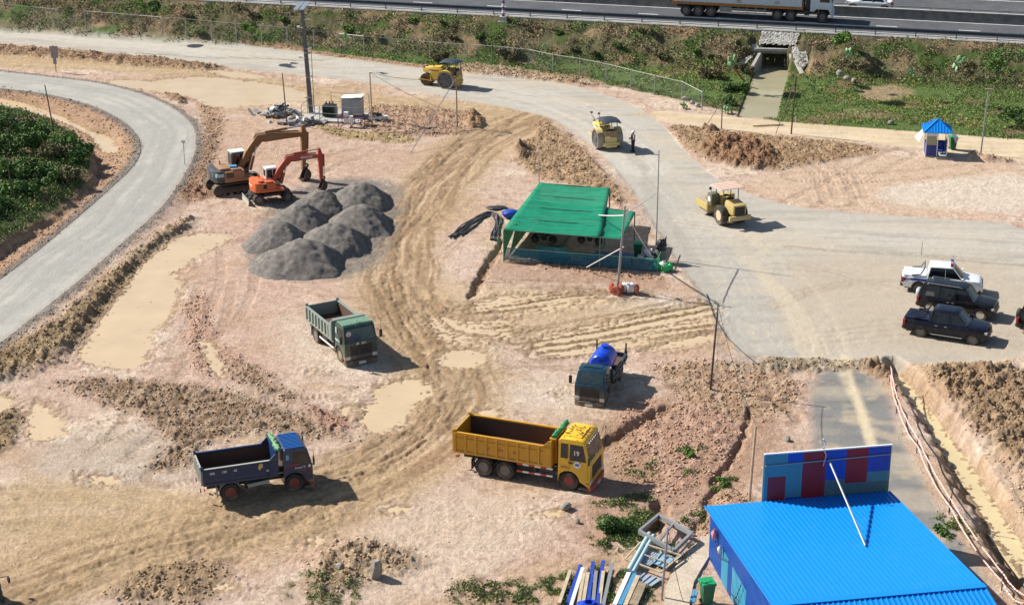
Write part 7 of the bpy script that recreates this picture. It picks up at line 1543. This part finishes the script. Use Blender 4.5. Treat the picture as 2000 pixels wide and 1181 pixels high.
def sheetpile(corners, label, mat, n=4, z=.1, name='roofing_sheet'):
    ps = [gz(a, b2_, z) for a, b2_ in corners]; t = thing(name, label, 'metal sheet', ps[0]); o_ = ps[0]
    q = MB(); v = [p-o_ for p in ps]; q.add([tuple(p) for p in v]+[tuple(p-Vector((0,0,.03))) for p in v], [(0,1,2,3),(7,6,5,4),(0,4,5,1),(1,5,6,2),(2,6,7,3),(3,7,4,0)])
    for i in range(n+1): f_ = i/n; a = v[0].lerp(v[1], f_); b2_ = v[3].lerp(v[2], f_); q.bar(a+Vector((0,0,.03)), b2_+Vector((0,0,.03)), .07, .05)
    q.build('panel', mat, t)
shs = paint('sheet_silver', (.45,.52,.58), .35, metal=.3, dirt=.2); shb = paint('sheet_pale_blue', (.25,.42,.52), .4, dirt=.25)
sheetpile([(1268,1080),(1296,1088),(1268,1108),(1240,1100)], 'silver ribbed sheet under the thin frame, upper left of the sheets', shs, 6); sheetpile([(1292,1086),(1316,1098),(1296,1114),(1276,1106)], 'plain pale sheet beside the galvanised pole', shb, 2, .2); sheetpile([(1248,1120),(1292,1134),(1272,1148),(1236,1132)], 'silver ribbed sheet at the lower end of the thin frame', shs, 4)
def long_bar(p0, p1, label, mat, w_=.08, h_=.06, z0=.15, z1=.15, name='plank', cat='plank', grp=None, round_=False):
    a, b2_ = gz(*p0, z0), gz(*p1, z1); q = MB(); L = b2_-a; (q.cyl((0,0,0), L, w_/2, n=10) if round_ else q.bar((0,0,0), L, w_, h_)); o = q.build(name, mat, None, smooth=round_); o.location = a; tag(o, label, cat, grp)
long_bar((1228,1124),(1268,1052), 'pale blue pipe under the steel frames, left one of the pair', M['pale_blue'], .22, z0=.3, z1=.3, name='pipe', cat='pipe', round_=True); long_bar((1236,1128),(1276,1056), 'pale blue pipe under the steel frames, right one of the pair', M['pale_blue'], .2, z0=.3, z1=.3, name='pipe', cat='pipe', round_=True)
long_bar((1300,1118),(1352,1068), 'long pale bar leaning along the edge of the concrete path', M['galv'], .07, z0=.2, z1=.4, name='bar', cat='bar')
navyb = paint('bar_blue', (.02,.06,.38), .45, dirt=.15)
cols = [('pale_wood','pale'),('nb','deep blue'),('white_paint','white'),('pale_wood','pale'),('pale_wood','pale'),('nb','deep blue'),('steel_grey','grey'),('nb','deep blue'),('pale_wood','pale'),('steel_grey','grey')]
bars = [((1092,1182),(1114,1126)),((1108,1182),(1134,1116)),((1115,1186),(1138,1122)),((1130,1182),(1140,1132)),((1138,1186),(1148,1132)),((1148,1184),(1158,1110)),((1158,1182),(1164,1128)),((1166,1186),(1178,1108)),((1170,1186),(1178,1128)),((1178,1186),(1196,1112))]
for i, (a, b2_) in enumerate(bars):
    m_, cn = cols[i]; long_bar(a, b2_, '%s bar, %s from the left in the fan of bars behind the blue tank' % (cn, ['first','second','third','fourth','fifth','sixth','seventh','eighth','ninth','tenth'][i]), navyb if m_ == 'nb' else M[m_], .16, .1, .1, .35, 'long_bar', 'bar', 'fan of long bars by the blue tank')
bars = [((1200,1186),(1228,1126),'white_paint','white plank, leftmost of the stack beside the path'),((1210,1186),(1240,1128),'nbl','blue plank second in the stack beside the path'),((1220,1188),(1246,1132),'pale_wood','pale pink plank third in the stack beside the path'),((1232,1186),(1252,1144),'wood','brown plank fourth in the stack beside the path'),((1240,1188),(1258,1148),'wood','brown plank at the right of the stack beside the path')]
lbm = paint('bar_light_blue', (.06,.25,.45), .5, dirt=.2)
for a, b2_, m_, l_ in bars: long_bar(a, b2_, l_, lbm if m_ == 'nbl' else M[m_], .2, .12, .12, .2, 'plank', 'plank', 'stack of planks beside the concrete path')
for i, (px, py) in enumerate(((1352,1176),(1357,1180))): long_bar((px-3,py+8),(px+3,py-6), '%s of the two light blue offcuts by the green bin' % ('left', 'right')[i], lbm, .12, .1, .3, .5, 'offcut', 'offcut', 'light blue offcuts by the green bin')
b_ = G(1150, 1222); t = thing('water_tank', 'deep blue plastic water tank with an open top and ribbed shoulders at the bottom edge', 'water tank', b_)
q = MB(); q.lathe([(.62,0),(.66,.1),(.66,.8),(.60,.95),(.45,1.08),(.24,1.15),(.24,1.22),(.19,1.22),(.18,1.05),(.001,1.0)], (0,0,0), 'z', 36); tb = q.build('tank_body', M['blue_plastic'], t, smooth=True); q = MB()
for i in range(6): a = i*math.pi/3+.2; q.bar((.26*math.cos(a), .26*math.sin(a), 1.14), (.66*math.cos(a), .66*math.sin(a), .92), .14, .07)
q.build('shoulder_rib', M['blue_plastic'], tb); q = MB(); q.cyl((0,0,1.02),(0,0,1.05),.18,n=20); q.build('opening', M['ink'], tb)
pc = [gz(a, b2_, .06) for a, b2_ in ((1384,1045),(1392,1048),(1390,1080),(1372,1110),(1355,1140),(1345,1190),(1296,1190),(1300,1150),(1315,1115),(1340,1080),(1365,1058))]; q = MB(); zz = sum(p.z for p in pc)/len(pc); q.add([(p.x, p.y, zz+.05) for p in pc]+[(p.x, p.y, zz-.25) for p in pc], [tuple(range(11)), tuple(range(21, 10, -1))]+[(i, i+11, (i+1) % 11+11, (i+1) % 11) for i in range(11)]); tag(q.build('footpath', M['concrete'] if False else rough_mat('path_concrete', (.42,.34,.25), (.56,.47,.36), 1.0)), kind='structure')
# ---- red and white tape along the ditch ----
stakes = [(1738,742),(1751,806),(1790,884),(1853,1003),(1956,1152),(1998,1195)]; t = thing('barrier_tape', 'red and white barrier tape strung on stakes along the water ditch', 'barrier tape'); sp_ = [gz(a, b2_) for a, b2_ in stakes]
m, nt_, b__ = nodes('striped_tape'); co = nt_.nodes.new('ShaderNodeTexCoord').outputs['Object']; wv = nt_.nodes.new('ShaderNodeTexWave'); wv.inputs['Scale'].default_value = 1.6; wv.bands_direction = 'Y'; nt_.links.new(co, wv.inputs['Vector']); nt_.links.new(ramp(nt_, wv.outputs['Fac'], .45, .55, (.68,.16,.10,1), (.75,.68,.62,1)).outputs[0], b__.inputs['Base Color']); M['tape'] = m
for p in sp_: q = MB(); q.cyl(p-Vector((0,0,.2)), p+Vector((.02,0,.95)), .03, n=6); q.build('stake', M['pole_dark'], t)
for z in (.85, .45):
    for a, b2_ in zip(sp_[:-1], sp_[1:]):
        n = 14; pts_ = [a.lerp(b2_, i/n)+Vector((.012*math.sin(i*1.3), 0, z-.35*4*(i/n)*(1-i/n)*(1.3-z))) for i in range(n+1)]; q = MB(); q.tube(pts_, .045, 4, [.045*(1 if i % 3 else .75) for i in range(n+1)]); q.build('tape', M['tape'], t)
# ---- gravel heaps ----
M['gravel'] = rough_mat('crushed_stone', (.115,.103,.092), (.25,.228,.205), 2.5, bd=.12)
HP = [(592,517,3.25,1.85,'nearest to the camera'),(548,478,2.5,1.75,'leftmost of the grey heaps'),(655,482,2.9,1.75,'in the middle behind the nearest heap'),(706,444,2.7,1.75,'rightmost, with a dark scooped flank'),(590,442,2.6,1.8,'between the leftmost heap and the wheeled excavator'),(626,408,2.3,1.5,'at the rear left, close to the excavator bucket'),(706,398,2.7,1.7,'furthest back at the right')]
for k, (px, py, Rr, Hh, lb_) in enumerate(HP):
    c = G(px, py); n = 70; gx = np.linspace(-1.25, 1.25, n)*Rr; XX, YY = np.meshgrid(gx, gx*.95); rr_ = np.hypot(XX*.92, YY*1.05)/Rr*(1+.10*pn(XX*.6+k*9, YY*.6, 7))
    zz = Hh*np.clip(1.04-rr_**1.25, -.4, 1); zz = np.minimum(zz, Hh*.94+.05*pn(XX, YY, 3)); xr_ = Rr*.86-.05*YY**2+.25*pn(YY*.8, YY*0+k, 5); yf = XX*.2
    zz = np.minimum(zz, (xr_-XX-.25*YY*0+.0)*.95); zz = zz+.10*fbm(XX*1.6, YY*1.6, 4, k)+.05*billow(XX*3.5, YY*3.5, 3, k+3)-.05; idn = np.arange(n*n).reshape(n, n); Fq = np.stack([idn[:-1,:-1], idn[:-1,1:], idn[1:,1:], idn[1:,:-1]], -1).reshape(-1, 4)
    v = np.stack([XX, YY, np.maximum(zz, -.5)], -1).reshape(-1, 3); keep = (v[Fq][:, :, 2].max(1) > -.35); o = fast_mesh('gravel_heap', v, Fq[keep], M['gravel'], smooth=True); o.location = c; tag(o, 'heap of grey crushed stone, '+lb_, 'gravel heap', 'heaps of crushed grey stone')
# ---- boulders ----
def boulder(px, py, r, label, sx=1, sy=1, sz=.8, seed=1, mat='stone'):
    q = MB(); q.ball((0,0,r*sz*.5), r*.85, 2, sx, sy, sz, rough=.13, seed=seed); o = q.build('boulder', M[mat], None, smooth=False); o.location = G(px, py); o.rotation_euler.z = seed; tag(o, label, 'boulder')
for a in ((735,1128,.42,'upright beige boulder on the mound at the bottom',.8,.8,1.7,2),(664,1110,.24,'small grey rock left of the upright boulder',1,1,1,3),(1105,992,.32,'pale grey boulder beside the small puddle',1.2,.9,.7,4),(1537,860,.22,'pale stone at the edge of the dark gravel path',1.1,.9,.9,5),(1338,196,.35,'first pale rock at the end of the chain-link fence',1.2,.8,.8,6),(1352,203,.30,'second rock at the end of the chain-link fence',1,1,.8,7),(1362,208,.28,'third rock at the end of the chain-link fence',1.3,1,.8,8),(1640,147,.4,'pale rock below the scrub right of the culvert',1,1,1,9),(1654,155,.35,'rounded rock between two others on the meadow edge',1,1,.8,10),(1668,159,.3,'rightmost rock of three on the meadow edge',1.2,1,.8,11),(1128,1020,.16,'small white lump at the top of the grassy bank',1,1,1,12),(1740,243,.3,'white stump stone beside the tan road above the meadow edge',1.2,.8,.9,13),(1355,1046,.12,'white stone on the bank beside the path',1,1,1,14)): boulder(*a)
# ---- person ----
def person(px, py, rz):
    b_ = G(px, py); t = thing('person', 'person in a white helmet, dark vest and dark trousers standing on the gravel road', 'person', b_, rz)
    skin = paint('skin', (.30,.17,.11), .6, dirt=0); dk = paint('dark_clothes', (.02,.02,.035), .8, dirt=.05); sh = paint('shirt_lilac', (.42,.34,.42), .8, dirt=.05)
    K = [(0,0,.93),(0,0,1.12),(0,0,1.36),(-.01,0,1.46),(0,.0,1.58),(.0,.09,.90),(.03,.12,.50),(-.02,.14,.09),(.10,.14,.04),(0,-.09,.90),(-.02,-.14,.50),(-.06,-.18,.09),(.06,-.19,.04),(0,.19,1.40),(.05,.25,1.15),(.26,.13,1.12),(0,-.19,1.40),(.04,-.25,1.15),(.26,-.08,1.16),(.33,.08,1.14),(.33,-.04,1.18)]
    E = [(0,1),(1,2),(2,3),(3,4),(0,5),(5,6),(6,7),(7,8),(0,9),(9,10),(10,11),(11,12),(2,13),(13,14),(14,15),(2,16),(16,17),(17,18),(15,19),(18,20)]
    rad = [.15,.14,.16,.06,.095,.095,.07,.05,.045,.095,.07,.05,.045,.075,.05,.038,.075,.05,.038,.035,.035]
    me = bpy.data.meshes.new('body'); me.from_pydata(K, E, []); o = bpy.data.objects.new('body', me); C.objects.link(o); o.parent = t; sm = o.modifiers.new('skin', 'SKIN'); o.modifiers.new('sub', 'SUBSURF').levels = 1
    for i, r_ in enumerate(rad): me.skin_vertices[0].data[i].radius = (r_, r_*(.8 if i in (0, 1, 2) else 1))
    me.skin_vertices[0].data[0].use_root = True; me.materials.append(skin)
    q = MB(); q.lathe([(.165,.86),(.185,1.0),(.19,1.2),(.205,1.36),(.16,1.44),(.09,1.47),(.07,1.44)], (0,0,0), 'z', 20); bo_ = q.build('vest', dk, t, smooth=True); bo_.scale = (.85,1.08,1)
    for s in (-1, 1):
        q = MB(); kx = K[6] if s > 0 else K[10]; ft = K[7] if s > 0 else K[11]; q.tube([(0,s*.09,.95),kx,(ft[0],ft[1],.1)], .1, 12, [.125,.1,.075]); q.build('trouser_leg', dk, t, smooth=True)
        q = MB(); el = K[14] if s > 0 else K[17]; q.tube([(0,s*.18,1.42),el,(el[0]*.6+K[15][0]*.4, el[1]*.6+(K[15] if s > 0 else K[18])[1]*.4, 1.13)], .07, 10, [.09,.065,.055]); q.build('sleeve', sh, t, smooth=True)
        q = MB(); q.box(ft[0]-.09, ft[0]+.19, ft[1]-.05, ft[1]+.05, 0, .09, .03); q.build('shoe', M['ink'], t)
        q = MB(); hx = K[19] if s > 0 else K[20]; 
        for f_ in range(4): q.tube([(hx[0]-.02, hx[1]-.03+f_*.02, hx[2]), (hx[0]+.045-.006*abs(f_-1.5), hx[1]-.03+f_*.02, hx[2]-.01), (hx[0]+.05, hx[1]-.028+f_*.019, hx[2]-.045)], .009, 6)
        q.tube([(hx[0]-.03, hx[1]-s*.03, hx[2]), (hx[0]+.02, hx[1]-s*.055, hx[2]+.02)], .010, 6); q.build('fingers', skin, t, smooth=True)
    q = MB(); q.ball((.01,0,1.62),.098,3,sy=.82,sz=1.15); q.cyl((.10,0,1.62),(.125,0,1.60),.018,n=6); q.ball((.085,.04,1.645),.014,1); q.ball((.085,-.04,1.645),.014,1); q.ball((0,.085,1.62),.025,1,sx=1,sy=.4); q.ball((0,-.085,1.62),.025,1,sx=1,sy=.4); q.build('head', skin, t, smooth=True)
    q = MB(); q.lathe([(.14,1.665),(.125,1.68),(.12,1.72),(.09,1.77),(.04,1.795),(.001,1.80)], (0,0,0), 'z', 20); q.box(.08,.19,-.08,.08,1.665,1.68,.006); q.build('helmet', M['white_paint'], t, smooth=True)
person(1236, 297, R(200))
# orange plank at the channel
long_bar((1425,135),(1456,166), 'rusty orange beam lying on the bank left of the channel', paint('orange_beam', (.34,.13,.04), .7, dirt=.3), .18, .15, .6, .2, 'beam', 'beam'); long_bar((118,106),(178,112), 'pale board lying on the clods between the two left roads', M['pale_wood'], .12, .06, .5, .5, 'board', 'board')
long_bar((1530,245),(1470,248), 'pale pipe length lying beside the tan road', M['pale_wood'], .12, .1, .1, .1, 'log', 'log')
# ================= VEGETATION AND LOOSE SOIL =================
def veg_mat(name, rough=.75):
    m, t, b = nodes(name); vc = t.nodes.new('ShaderNodeVertexColor'); vc.layer_name = 'Col'; co = t.nodes.new('ShaderNodeTexCoord').outputs['Object']
    n = tex_noise(t, 1.2, 3, .6, co); t.links.new(mixn(t, 1, vc.outputs[0], ramp(t, n.outputs[0], .3, .7, (.75,.75,.75,1), (1.25,1.2,1.1,1)).outputs[0], 'MULTIPLY'), b.inputs['Base Color'])
    b.inputs['Roughness'].default_value = rough; b.inputs['Specular IOR Level'].default_value = .25; return m
M['leaf'] = veg_mat('foliage'); M['soil'] = veg_mat('loose_soil', .95)
rs = np.random.RandomState(11)
def tris(c, size, col, up=0.0, name='foliage', mat=None, parent=None, aspect=1.6):
    """one leaf-sized quad (folded diamond) per centre"""
    n = len(c); a = rs.normal(size=(n, 3)); a[:, 2] = a[:, 2]*.6+up; a /= np.linalg.norm(a, axis=1)[:, None]; b = np.cross(a, rs.normal(size=(n, 3))); b /= np.linalg.norm(b, axis=1)[:, None]
    s = (size*rs.uniform(.6, 1.35, n))[:, None]; v = np.empty((n, 4, 3)); v[:, 0] = c-a*s*aspect*.5; v[:, 2] = c+a*s*aspect*.5; nn = np.cross(a, b)
    v[:, 1] = c+b*s*.5+nn*s*.15; v[:, 3] = c-b*s*.5+nn*s*.15; f = np.arange(n*4).reshape(n, 4)
    return fast_mesh(name, v.reshape(-1, 3), f, mat or M['leaf'], parent, col=np.repeat(col, 4, 0))
def gcol(n, cs, jit=.25):
    cs = np.array(cs); k = rs.randint(0, len(cs), n); return np.clip(cs[k]*(1+rs.uniform(-jit, jit, (n, 1))), .005, 1)
def sample(mask, n):
    w_ = (mask*area_w).ravel(); w_ = w_/w_.sum(); i = rs.choice(w_.size, n, p=w_); j = rs.uniform(-.5, .5, (n, 2)); dxs = .5*np.gradient(X, axis=1).ravel()[i]*2; dys = np.gradient(Y, axis=0).ravel()[i]
    return np.stack([X.ravel()[i]+j[:, 0]*dxs, Y.ravel()[i]+j[:, 1]*dys, h.ravel()[i]], 1), i
inner = (np.abs(us) <= 1.0)[None, :] & ((rows > 57.9) & (rows < 222))[:, None]
area_w = np.abs(np.gradient(X, axis=1)*np.gradient(Y, axis=0))*inner
offroad = (chm_ < .3) & (V < -.6)
# grass on the flat strip and the meadow
gm = gmask*(V < -4.5)*(chm_ < .2)*sstep(-.35, .15, n_mid+.5*n_fine+.15); bare = col[..., 0] > col[..., 1]*1.15; gm = gm*np.where(bare, .12, 1)
pts_, ii = sample(gm, 45000); pts_[:, 2] += rs.uniform(.0, .12, len(pts_)); tone = (n_big.ravel()[ii]+.7*n_mid.ravel()[ii]+.5*n_fine.ravel()[ii])
c_ = gcol(len(pts_), [(.15,.26,.06),(.18,.30,.07),(.13,.20,.055),(.24,.25,.12)]); c_[tone < -.15] *= (.85,.8,.85); c_[tone > .25] = c_[tone > .25]*(1.5,1.15,1.1)
tag(tris(pts_, .07, c_, 1.2, 'grass', aspect=2.6), 'green grass on the meadow and along the fence', 'grass', kind='stuff')
# scrub cover of the embankment
em = (es*(V < -.5)*(V > -6.6)*(chm_ < .2)*(1-Z(RR, 0, .2, z=1.6, warp=False)))*sstep(-.45, .2, fbm(X*.35, Y*.6, 3, 201)+.4*n_fine)
pts_, ii = sample(em, 30000); pts_[:, 2] += np.abs(rs.normal(0, .07, len(pts_)))*(1+sstep(-.1,.4,clod.ravel()[ii])); tone = fbm(pts_[:, 0]*.22, pts_[:, 1]*.4, 3, 205)
c_ = gcol(len(pts_), [(.19,.18,.09),(.25,.205,.12),(.15,.17,.07),(.32,.26,.17),(.18,.15,.10)]); g1 = tone > .12; c_[g1] = gcol(g1.sum(), [(.12,.21,.05),(.16,.25,.06),(.11,.16,.05)]); g2 = tone < -.22; c_[g2] = gcol(g2.sum(), [(.42,.32,.21),(.36,.26,.17),(.25,.20,.12)])
tag(tris(pts_, .09, c_, .8, 'embankment_scrub', aspect=2.4), 'dry brown and green scrub covering the highway embankment', 'scrub', kind='stuff')
# undergrowth on the left plateau, tufts at the bottom
lm = sstep(.3, 1.2, lg)*sstep(-.5, .1, n_mid+.3*n_fine+.2)
pts_, ii = sample(lm, 16000); pts_[:, 2] += np.abs(rs.normal(0, .2, len(pts_))); tag(tris(pts_, .085, gcol(len(pts_), [(.10,.17,.045),(.14,.22,.06),(.22,.22,.12),(.08,.13,.045)]), .7, 'undergrowth', aspect=2), 'low undergrowth between the bushes left of the curved road', 'undergrowth', kind='stuff')
tm = np.zeros(X.shape, np.float32)
for q, a_ in (([(1165,1015),(1240,1005),(1290,985),(1262,1050),(1200,1085),(1150,1060)], 1), ([(1315,880),(1375,872),(1390,895),(1330,900)], .8), ([(1385,940),(1440,930),(1440,955),(1390,955)], .8), ([(1335,925),(1365,925),(1365,940),(1335,940)], 1), ([(1830,1005),(1880,1015),(1900,1070),(1850,1060)], 1), ([(1050,1125),(1240,1100),(1300,1181),(1050,1190)], .7),
              ([(570,1120),(690,1130),(720,1190),(560,1190)], .25), ([(900,1125),(1060,1140),(1060,1190),(880,1190)], .4), ([(1330,1000),(1380,985),(1390,1030),(1340,1030)], .6), ([(1300,1060),(1370,1075),(1340,1100),(1290,1100)], .6), ([(1130,985),(1250,965),(1290,970),(1250,1000)], .5), ([(1220,900),(1290,905),(1280,930),(1210,925)], .35), ([(1395,960),(1440,965),(1430,985)], .7)):
    tm = np.maximum(tm, Z(q, -.4, .6)*a_)
tm = tm*sstep(.0, .3, n_fine+.4*n_mid+.1); pts_, ii = sample(tm, 22000); pts_[:, 2] += np.abs(rs.normal(0, .06, len(pts_))); tag(tris(pts_, .05, gcol(len(pts_), [(.12,.20,.05),(.16,.24,.07),(.24,.23,.12),(.10,.15,.05)]), 1.2, 'weeds', aspect=2.6), 'green weeds on the banks around the blue shed', 'weeds', kind='stuff')
# bushes
def bush(px, py, r, hgt, cols, label, grp, seed, n=1100, leaf=.17, name='bush', z=None, stems=5):
    g_ = np.random.RandomState(seed); b_ = G(px, py) if z is None else z; t = thing(name, label, 'bush', b_, 0, grp)
    k = g_.randint(5, 9); cc = np.stack([g_.normal(0, .42, k)*r, g_.normal(0, .42, k)*r, g_.uniform(.35, .8, k)*hgt], 1); cr = g_.uniform(.3, .55, k)*r
    w_ = g_.randint(0, k, n); d = g_.normal(size=(n, 3)); d /= np.linalg.norm(d, axis=1)[:, None]; q = cc[w_]+d*(cr[w_]*g_.uniform(.45, 1.1, n)**.6)[:, None]*(1, 1, .8); q = q[q[:, 2] > .03]
    c_ = gcol(len(q), cols, .3); o = tris(q, leaf, c_, .2, 'foliage', None, t)
    q2 = MB()
    for i in range(stems): a = cc[i % k]; q2.tube([(0, 0, -.1), (a[0]*.4, a[1]*.4, a[2]*.5), tuple(a)], .03, 5, [.04, .025, .012])
    q2.build('stem', M['wood'], t); return t
DG = [(.07,.14,.035),(.09,.18,.045),(.13,.23,.06),(.07,.11,.04)]; LG = [(.12,.22,.05),(.16,.27,.065),(.09,.17,.045)]; BR = [(.17,.16,.085),(.12,.125,.06),(.21,.18,.11)]
for i, (px, py, r, hh) in enumerate(((12,262,1.5,1.5),(48,258,1.2,1.2),(88,270,1.5,1.4),(128,290,1.2,1.2),(20,300,1.6,1.6),(64,300,1.3,1.5),(106,312,1.4,1.3),(150,318,1.1,1.0),(8,345,1.5,1.4),(52,345,1.3,1.4),(96,350,1.4,1.2),(138,352,1.1,.9),(165,300,.8,.7),(20,385,1.3,1.1),(60,380,1.1,.9),(-10,420,1.4,1.1))):
    bush(px, py, r, hh, [DG, BR, DG, LG, DG][i % 5], 'dark leafy bush in the thicket left of the curved road', 'bushes in the thicket on the left', 100+i, 1500, .13)
for i, (px, py, r, hh, cs, lb_) in enumerate(((1955,140,1.9,1.9,DG,'large dark green bush on the embankment near the right edge'),(1890,142,1.2,.9,BR,'brown bush just left of the large dark bush on the embankment'),(1990,250,1.6,1.6,DG,'dark bush on the meadow at the right edge'),(1672,138,1.0,.8,BR,'brown scrub ball beside the rocks on the meadow'),(1640,85,1.0,.9,LG,'bright green bush near the top of the slope right of the culvert'),(1455,115,1.1,1.0,BR,'dark scrub bush just left of the culvert'),
    (995,120,1.1,1.1,BR,'grey leafless bush behind the fence near the upper roller'),(862,122,1.0,.9,BR,'brown bush behind the fence above the upper roller'),(1390,150,1.3,.9,BR,'wide brown scrub left of the channel'),(1440,180,1.1,.8,DG,'green bush on the left bank of the channel'),(1425,205,.8,.6,DG,'small green bush at the near end of the channel'),(1460,140,.8,.7,BR,'dark scrub between the culvert and the orange beam'),
    (1205,1042,.95,.75,DG,'dark green bush on the bank above the blue tank'),(1232,1035,.6,.6,DG,'smaller dark bush touching the steel frames'),(300,25,1.1,.9,DG,'green bush on the embankment at the upper left'),(480,60,.9,.6,LG,'bright green clump behind the fence at the upper left'),(1600,100,.8,.6,BR,'low scrub right of the stone pitching'),(1835,1040,.4,.3,LG,'weedy clump on the right side of the dark gravel path'),(1345,890,.35,.3,LG,'green tuft on the pink bank'),(1413,945,.35,.25,LG,'flat green tuft near the pale pole'))):
    bush(px, py, r, hh, cs, lb_, None, 300+i, 2200 if r > .7 else 500, .12 if r > .95 else .08)
for i in range(26):
    u_ = -6+i*2.35+rs.uniform(-.6, .6); v_ = rs.uniform(-5, -.9); p = hw(u_, v_)
    if Z and 23.0 < p.x < 28.0: continue
    p.z = H_at(p.x, p.y); bush(0, 0, rs.uniform(.35, .65), rs.uniform(.25, .5), [BR, LG, BR][i % 3], 'small scrub bush on the highway embankment', 'scrub bushes on the embankment', 500+i, 700, .11, 'bush', p, 3)
# pale prickly plants
def cactus(px, py, s, label, seed):
    g_ = random.Random(seed); t = thing('prickly_plant', label, 'cactus', G(px, py)); pc_ = bpy.data.materials.get('pad_green') or paint('pad_green', (.20,.33,.16), .6, dirt=.15)
    for k in range(13):
        q = MB(); a = g_.uniform(0, 6.28); rr_ = g_.uniform(0, .55)*s; z = g_.uniform(.1, .95)*s; q.ball((0,0,0), .2*s, 2, .25, .8, 1.15); o = q.build('pad', pc_, t, smooth=True); o.location = (math.cos(a)*rr_, math.sin(a)*rr_, z); o.rotation_euler = (g_.uniform(-.5,.5), g_.uniform(-.5,.5), g_.uniform(0,3.1))
    q = MB(); [q.tube([(0,0,-.1),(math.cos(a)*.2*s,math.sin(a)*.2*s,.4*s),(math.cos(a)*.45*s,math.sin(a)*.45*s,.8*s)], .05*s, 5) for a in (0, 1.3, 2.6, 3.9, 5.2)]; q.build('stem', pc_, t, smooth=True)
for a in ((1432,128,1.1,'pale prickly plant on the slope left of the culvert',1),(1420,222,.8,'pale prickly plant near the short dark post by the channel',2),(1335,212,.6,'pale prickly plant at the end of the chain-link fence',3),(1872,140,1.3,'tall pale candelabra plant below the slope at the right',4),(1655,112,.8,'pale prickly plant on the slope right of the culvert',5),(1780,148,.7,'pale prickly plant at the foot of the slope in the middle of the meadow edge',6),(675,80,.7,'pale prickly plant on the slope at the upper middle',7),(1065,96,.6,'pale prickly plant on the slope behind the bent fence',8)): cactus(*a)
# loose clods and stones
def clods(mask, n, s0, s1, name, label, cat, seed, bright=(.8, 1.15), tint=None):
    p, i = sample(mask, n); g_ = np.random.RandomState(seed); s = (s0+(s1-s0)*g_.uniform(0, 1, n)**4)[:, None]
    base = np.array([(1,0,0),(-1,0,0),(0,1,0),(0,-1,0),(0,0,1),(0,0,-1)], float); v = base[None]*(g_.uniform(.6, 1.2, (n, 6, 1)))*s[:, None]; v[..., 2] *= .75
    a = g_.uniform(0, 6.28, n); ca_, sa_ = np.cos(a)[:, None], np.sin(a)[:, None]; b_ = g_.uniform(-.6, .6, n); cb_, sb_ = np.cos(b_)[:, None], np.sin(b_)[:, None]
    x, y, z = v[..., 0].copy(), v[..., 1].copy(), v[..., 2].copy(); x, z = x*cb_-z*sb_, x*sb_+z*cb_; x, y = x*ca_-y*sa_, x*sa_+y*ca_; v = np.stack([x, y, z], -1)+p[:, None]; v[..., 2] += s*.25
    fb = np.array([(0,2,4),(2,1,4),(1,3,4),(3,0,4),(2,0,5),(1,2,5),(3,1,5),(0,3,5)]); f = (np.arange(n)[:, None, None]*6+fb[None]).reshape(-1, 3)
    c_ = col.reshape(-1, 3)[i]*g_.uniform(bright[0], bright[1], (n, 1)); 
    if tint is not None: c_ = c_*.4+np.array(tint)*.6*g_.uniform(.7, 1.2, (n, 1))
    return tag(fast_mesh(name, v.reshape(-1, 3), f, M['soil'], col=np.repeat(np.clip(c_, .02, .9), 6, 0)), label, cat, kind='stuff')
dry = np.ones(X.shape, bool)
for lv, q in PUD: dry &= ~(sdf(chaikin(PL(q, lv), 1, True), X, Y, 1) > -.1)
clods(clod_m*(1-Z(ROAD1,-.3,.1))*dry*offroad*(m2 < .2), 60000, .012, .12, 'soil_clods', 'loose clods of turned earth scattered over the rough ground', 'clods', 21)
side_m = sstep(-.2, .8, side)*(lg < 0)*dry
clods(side_m, 9000, .02, .14, 'soil_clods', 'clods on the ditch slopes beside the left curved road', 'clods', 22)
base_m = offroad*dry*(gmask < .3)*(m2 < .1)*(lg < 0)*sstep(-.2, .4, n_mid)*(1-Z(ROAD1, -.2, .2))
clods(base_m, 6000, .012, .07, 'pebbles', 'small lumps and pebbles on the open clay ground', 'pebbles', 23, (.55, 1.2))
sh_m = sstep(-.9, -.6, s2)*sstep(.1, -.3, s2)
clods(sh_m, 7000, .02, .08, 'shoulder_gravel', 'coarse grey gravel on the shoulders of the curved road', 'gravel', 24, (.8, 1.3))
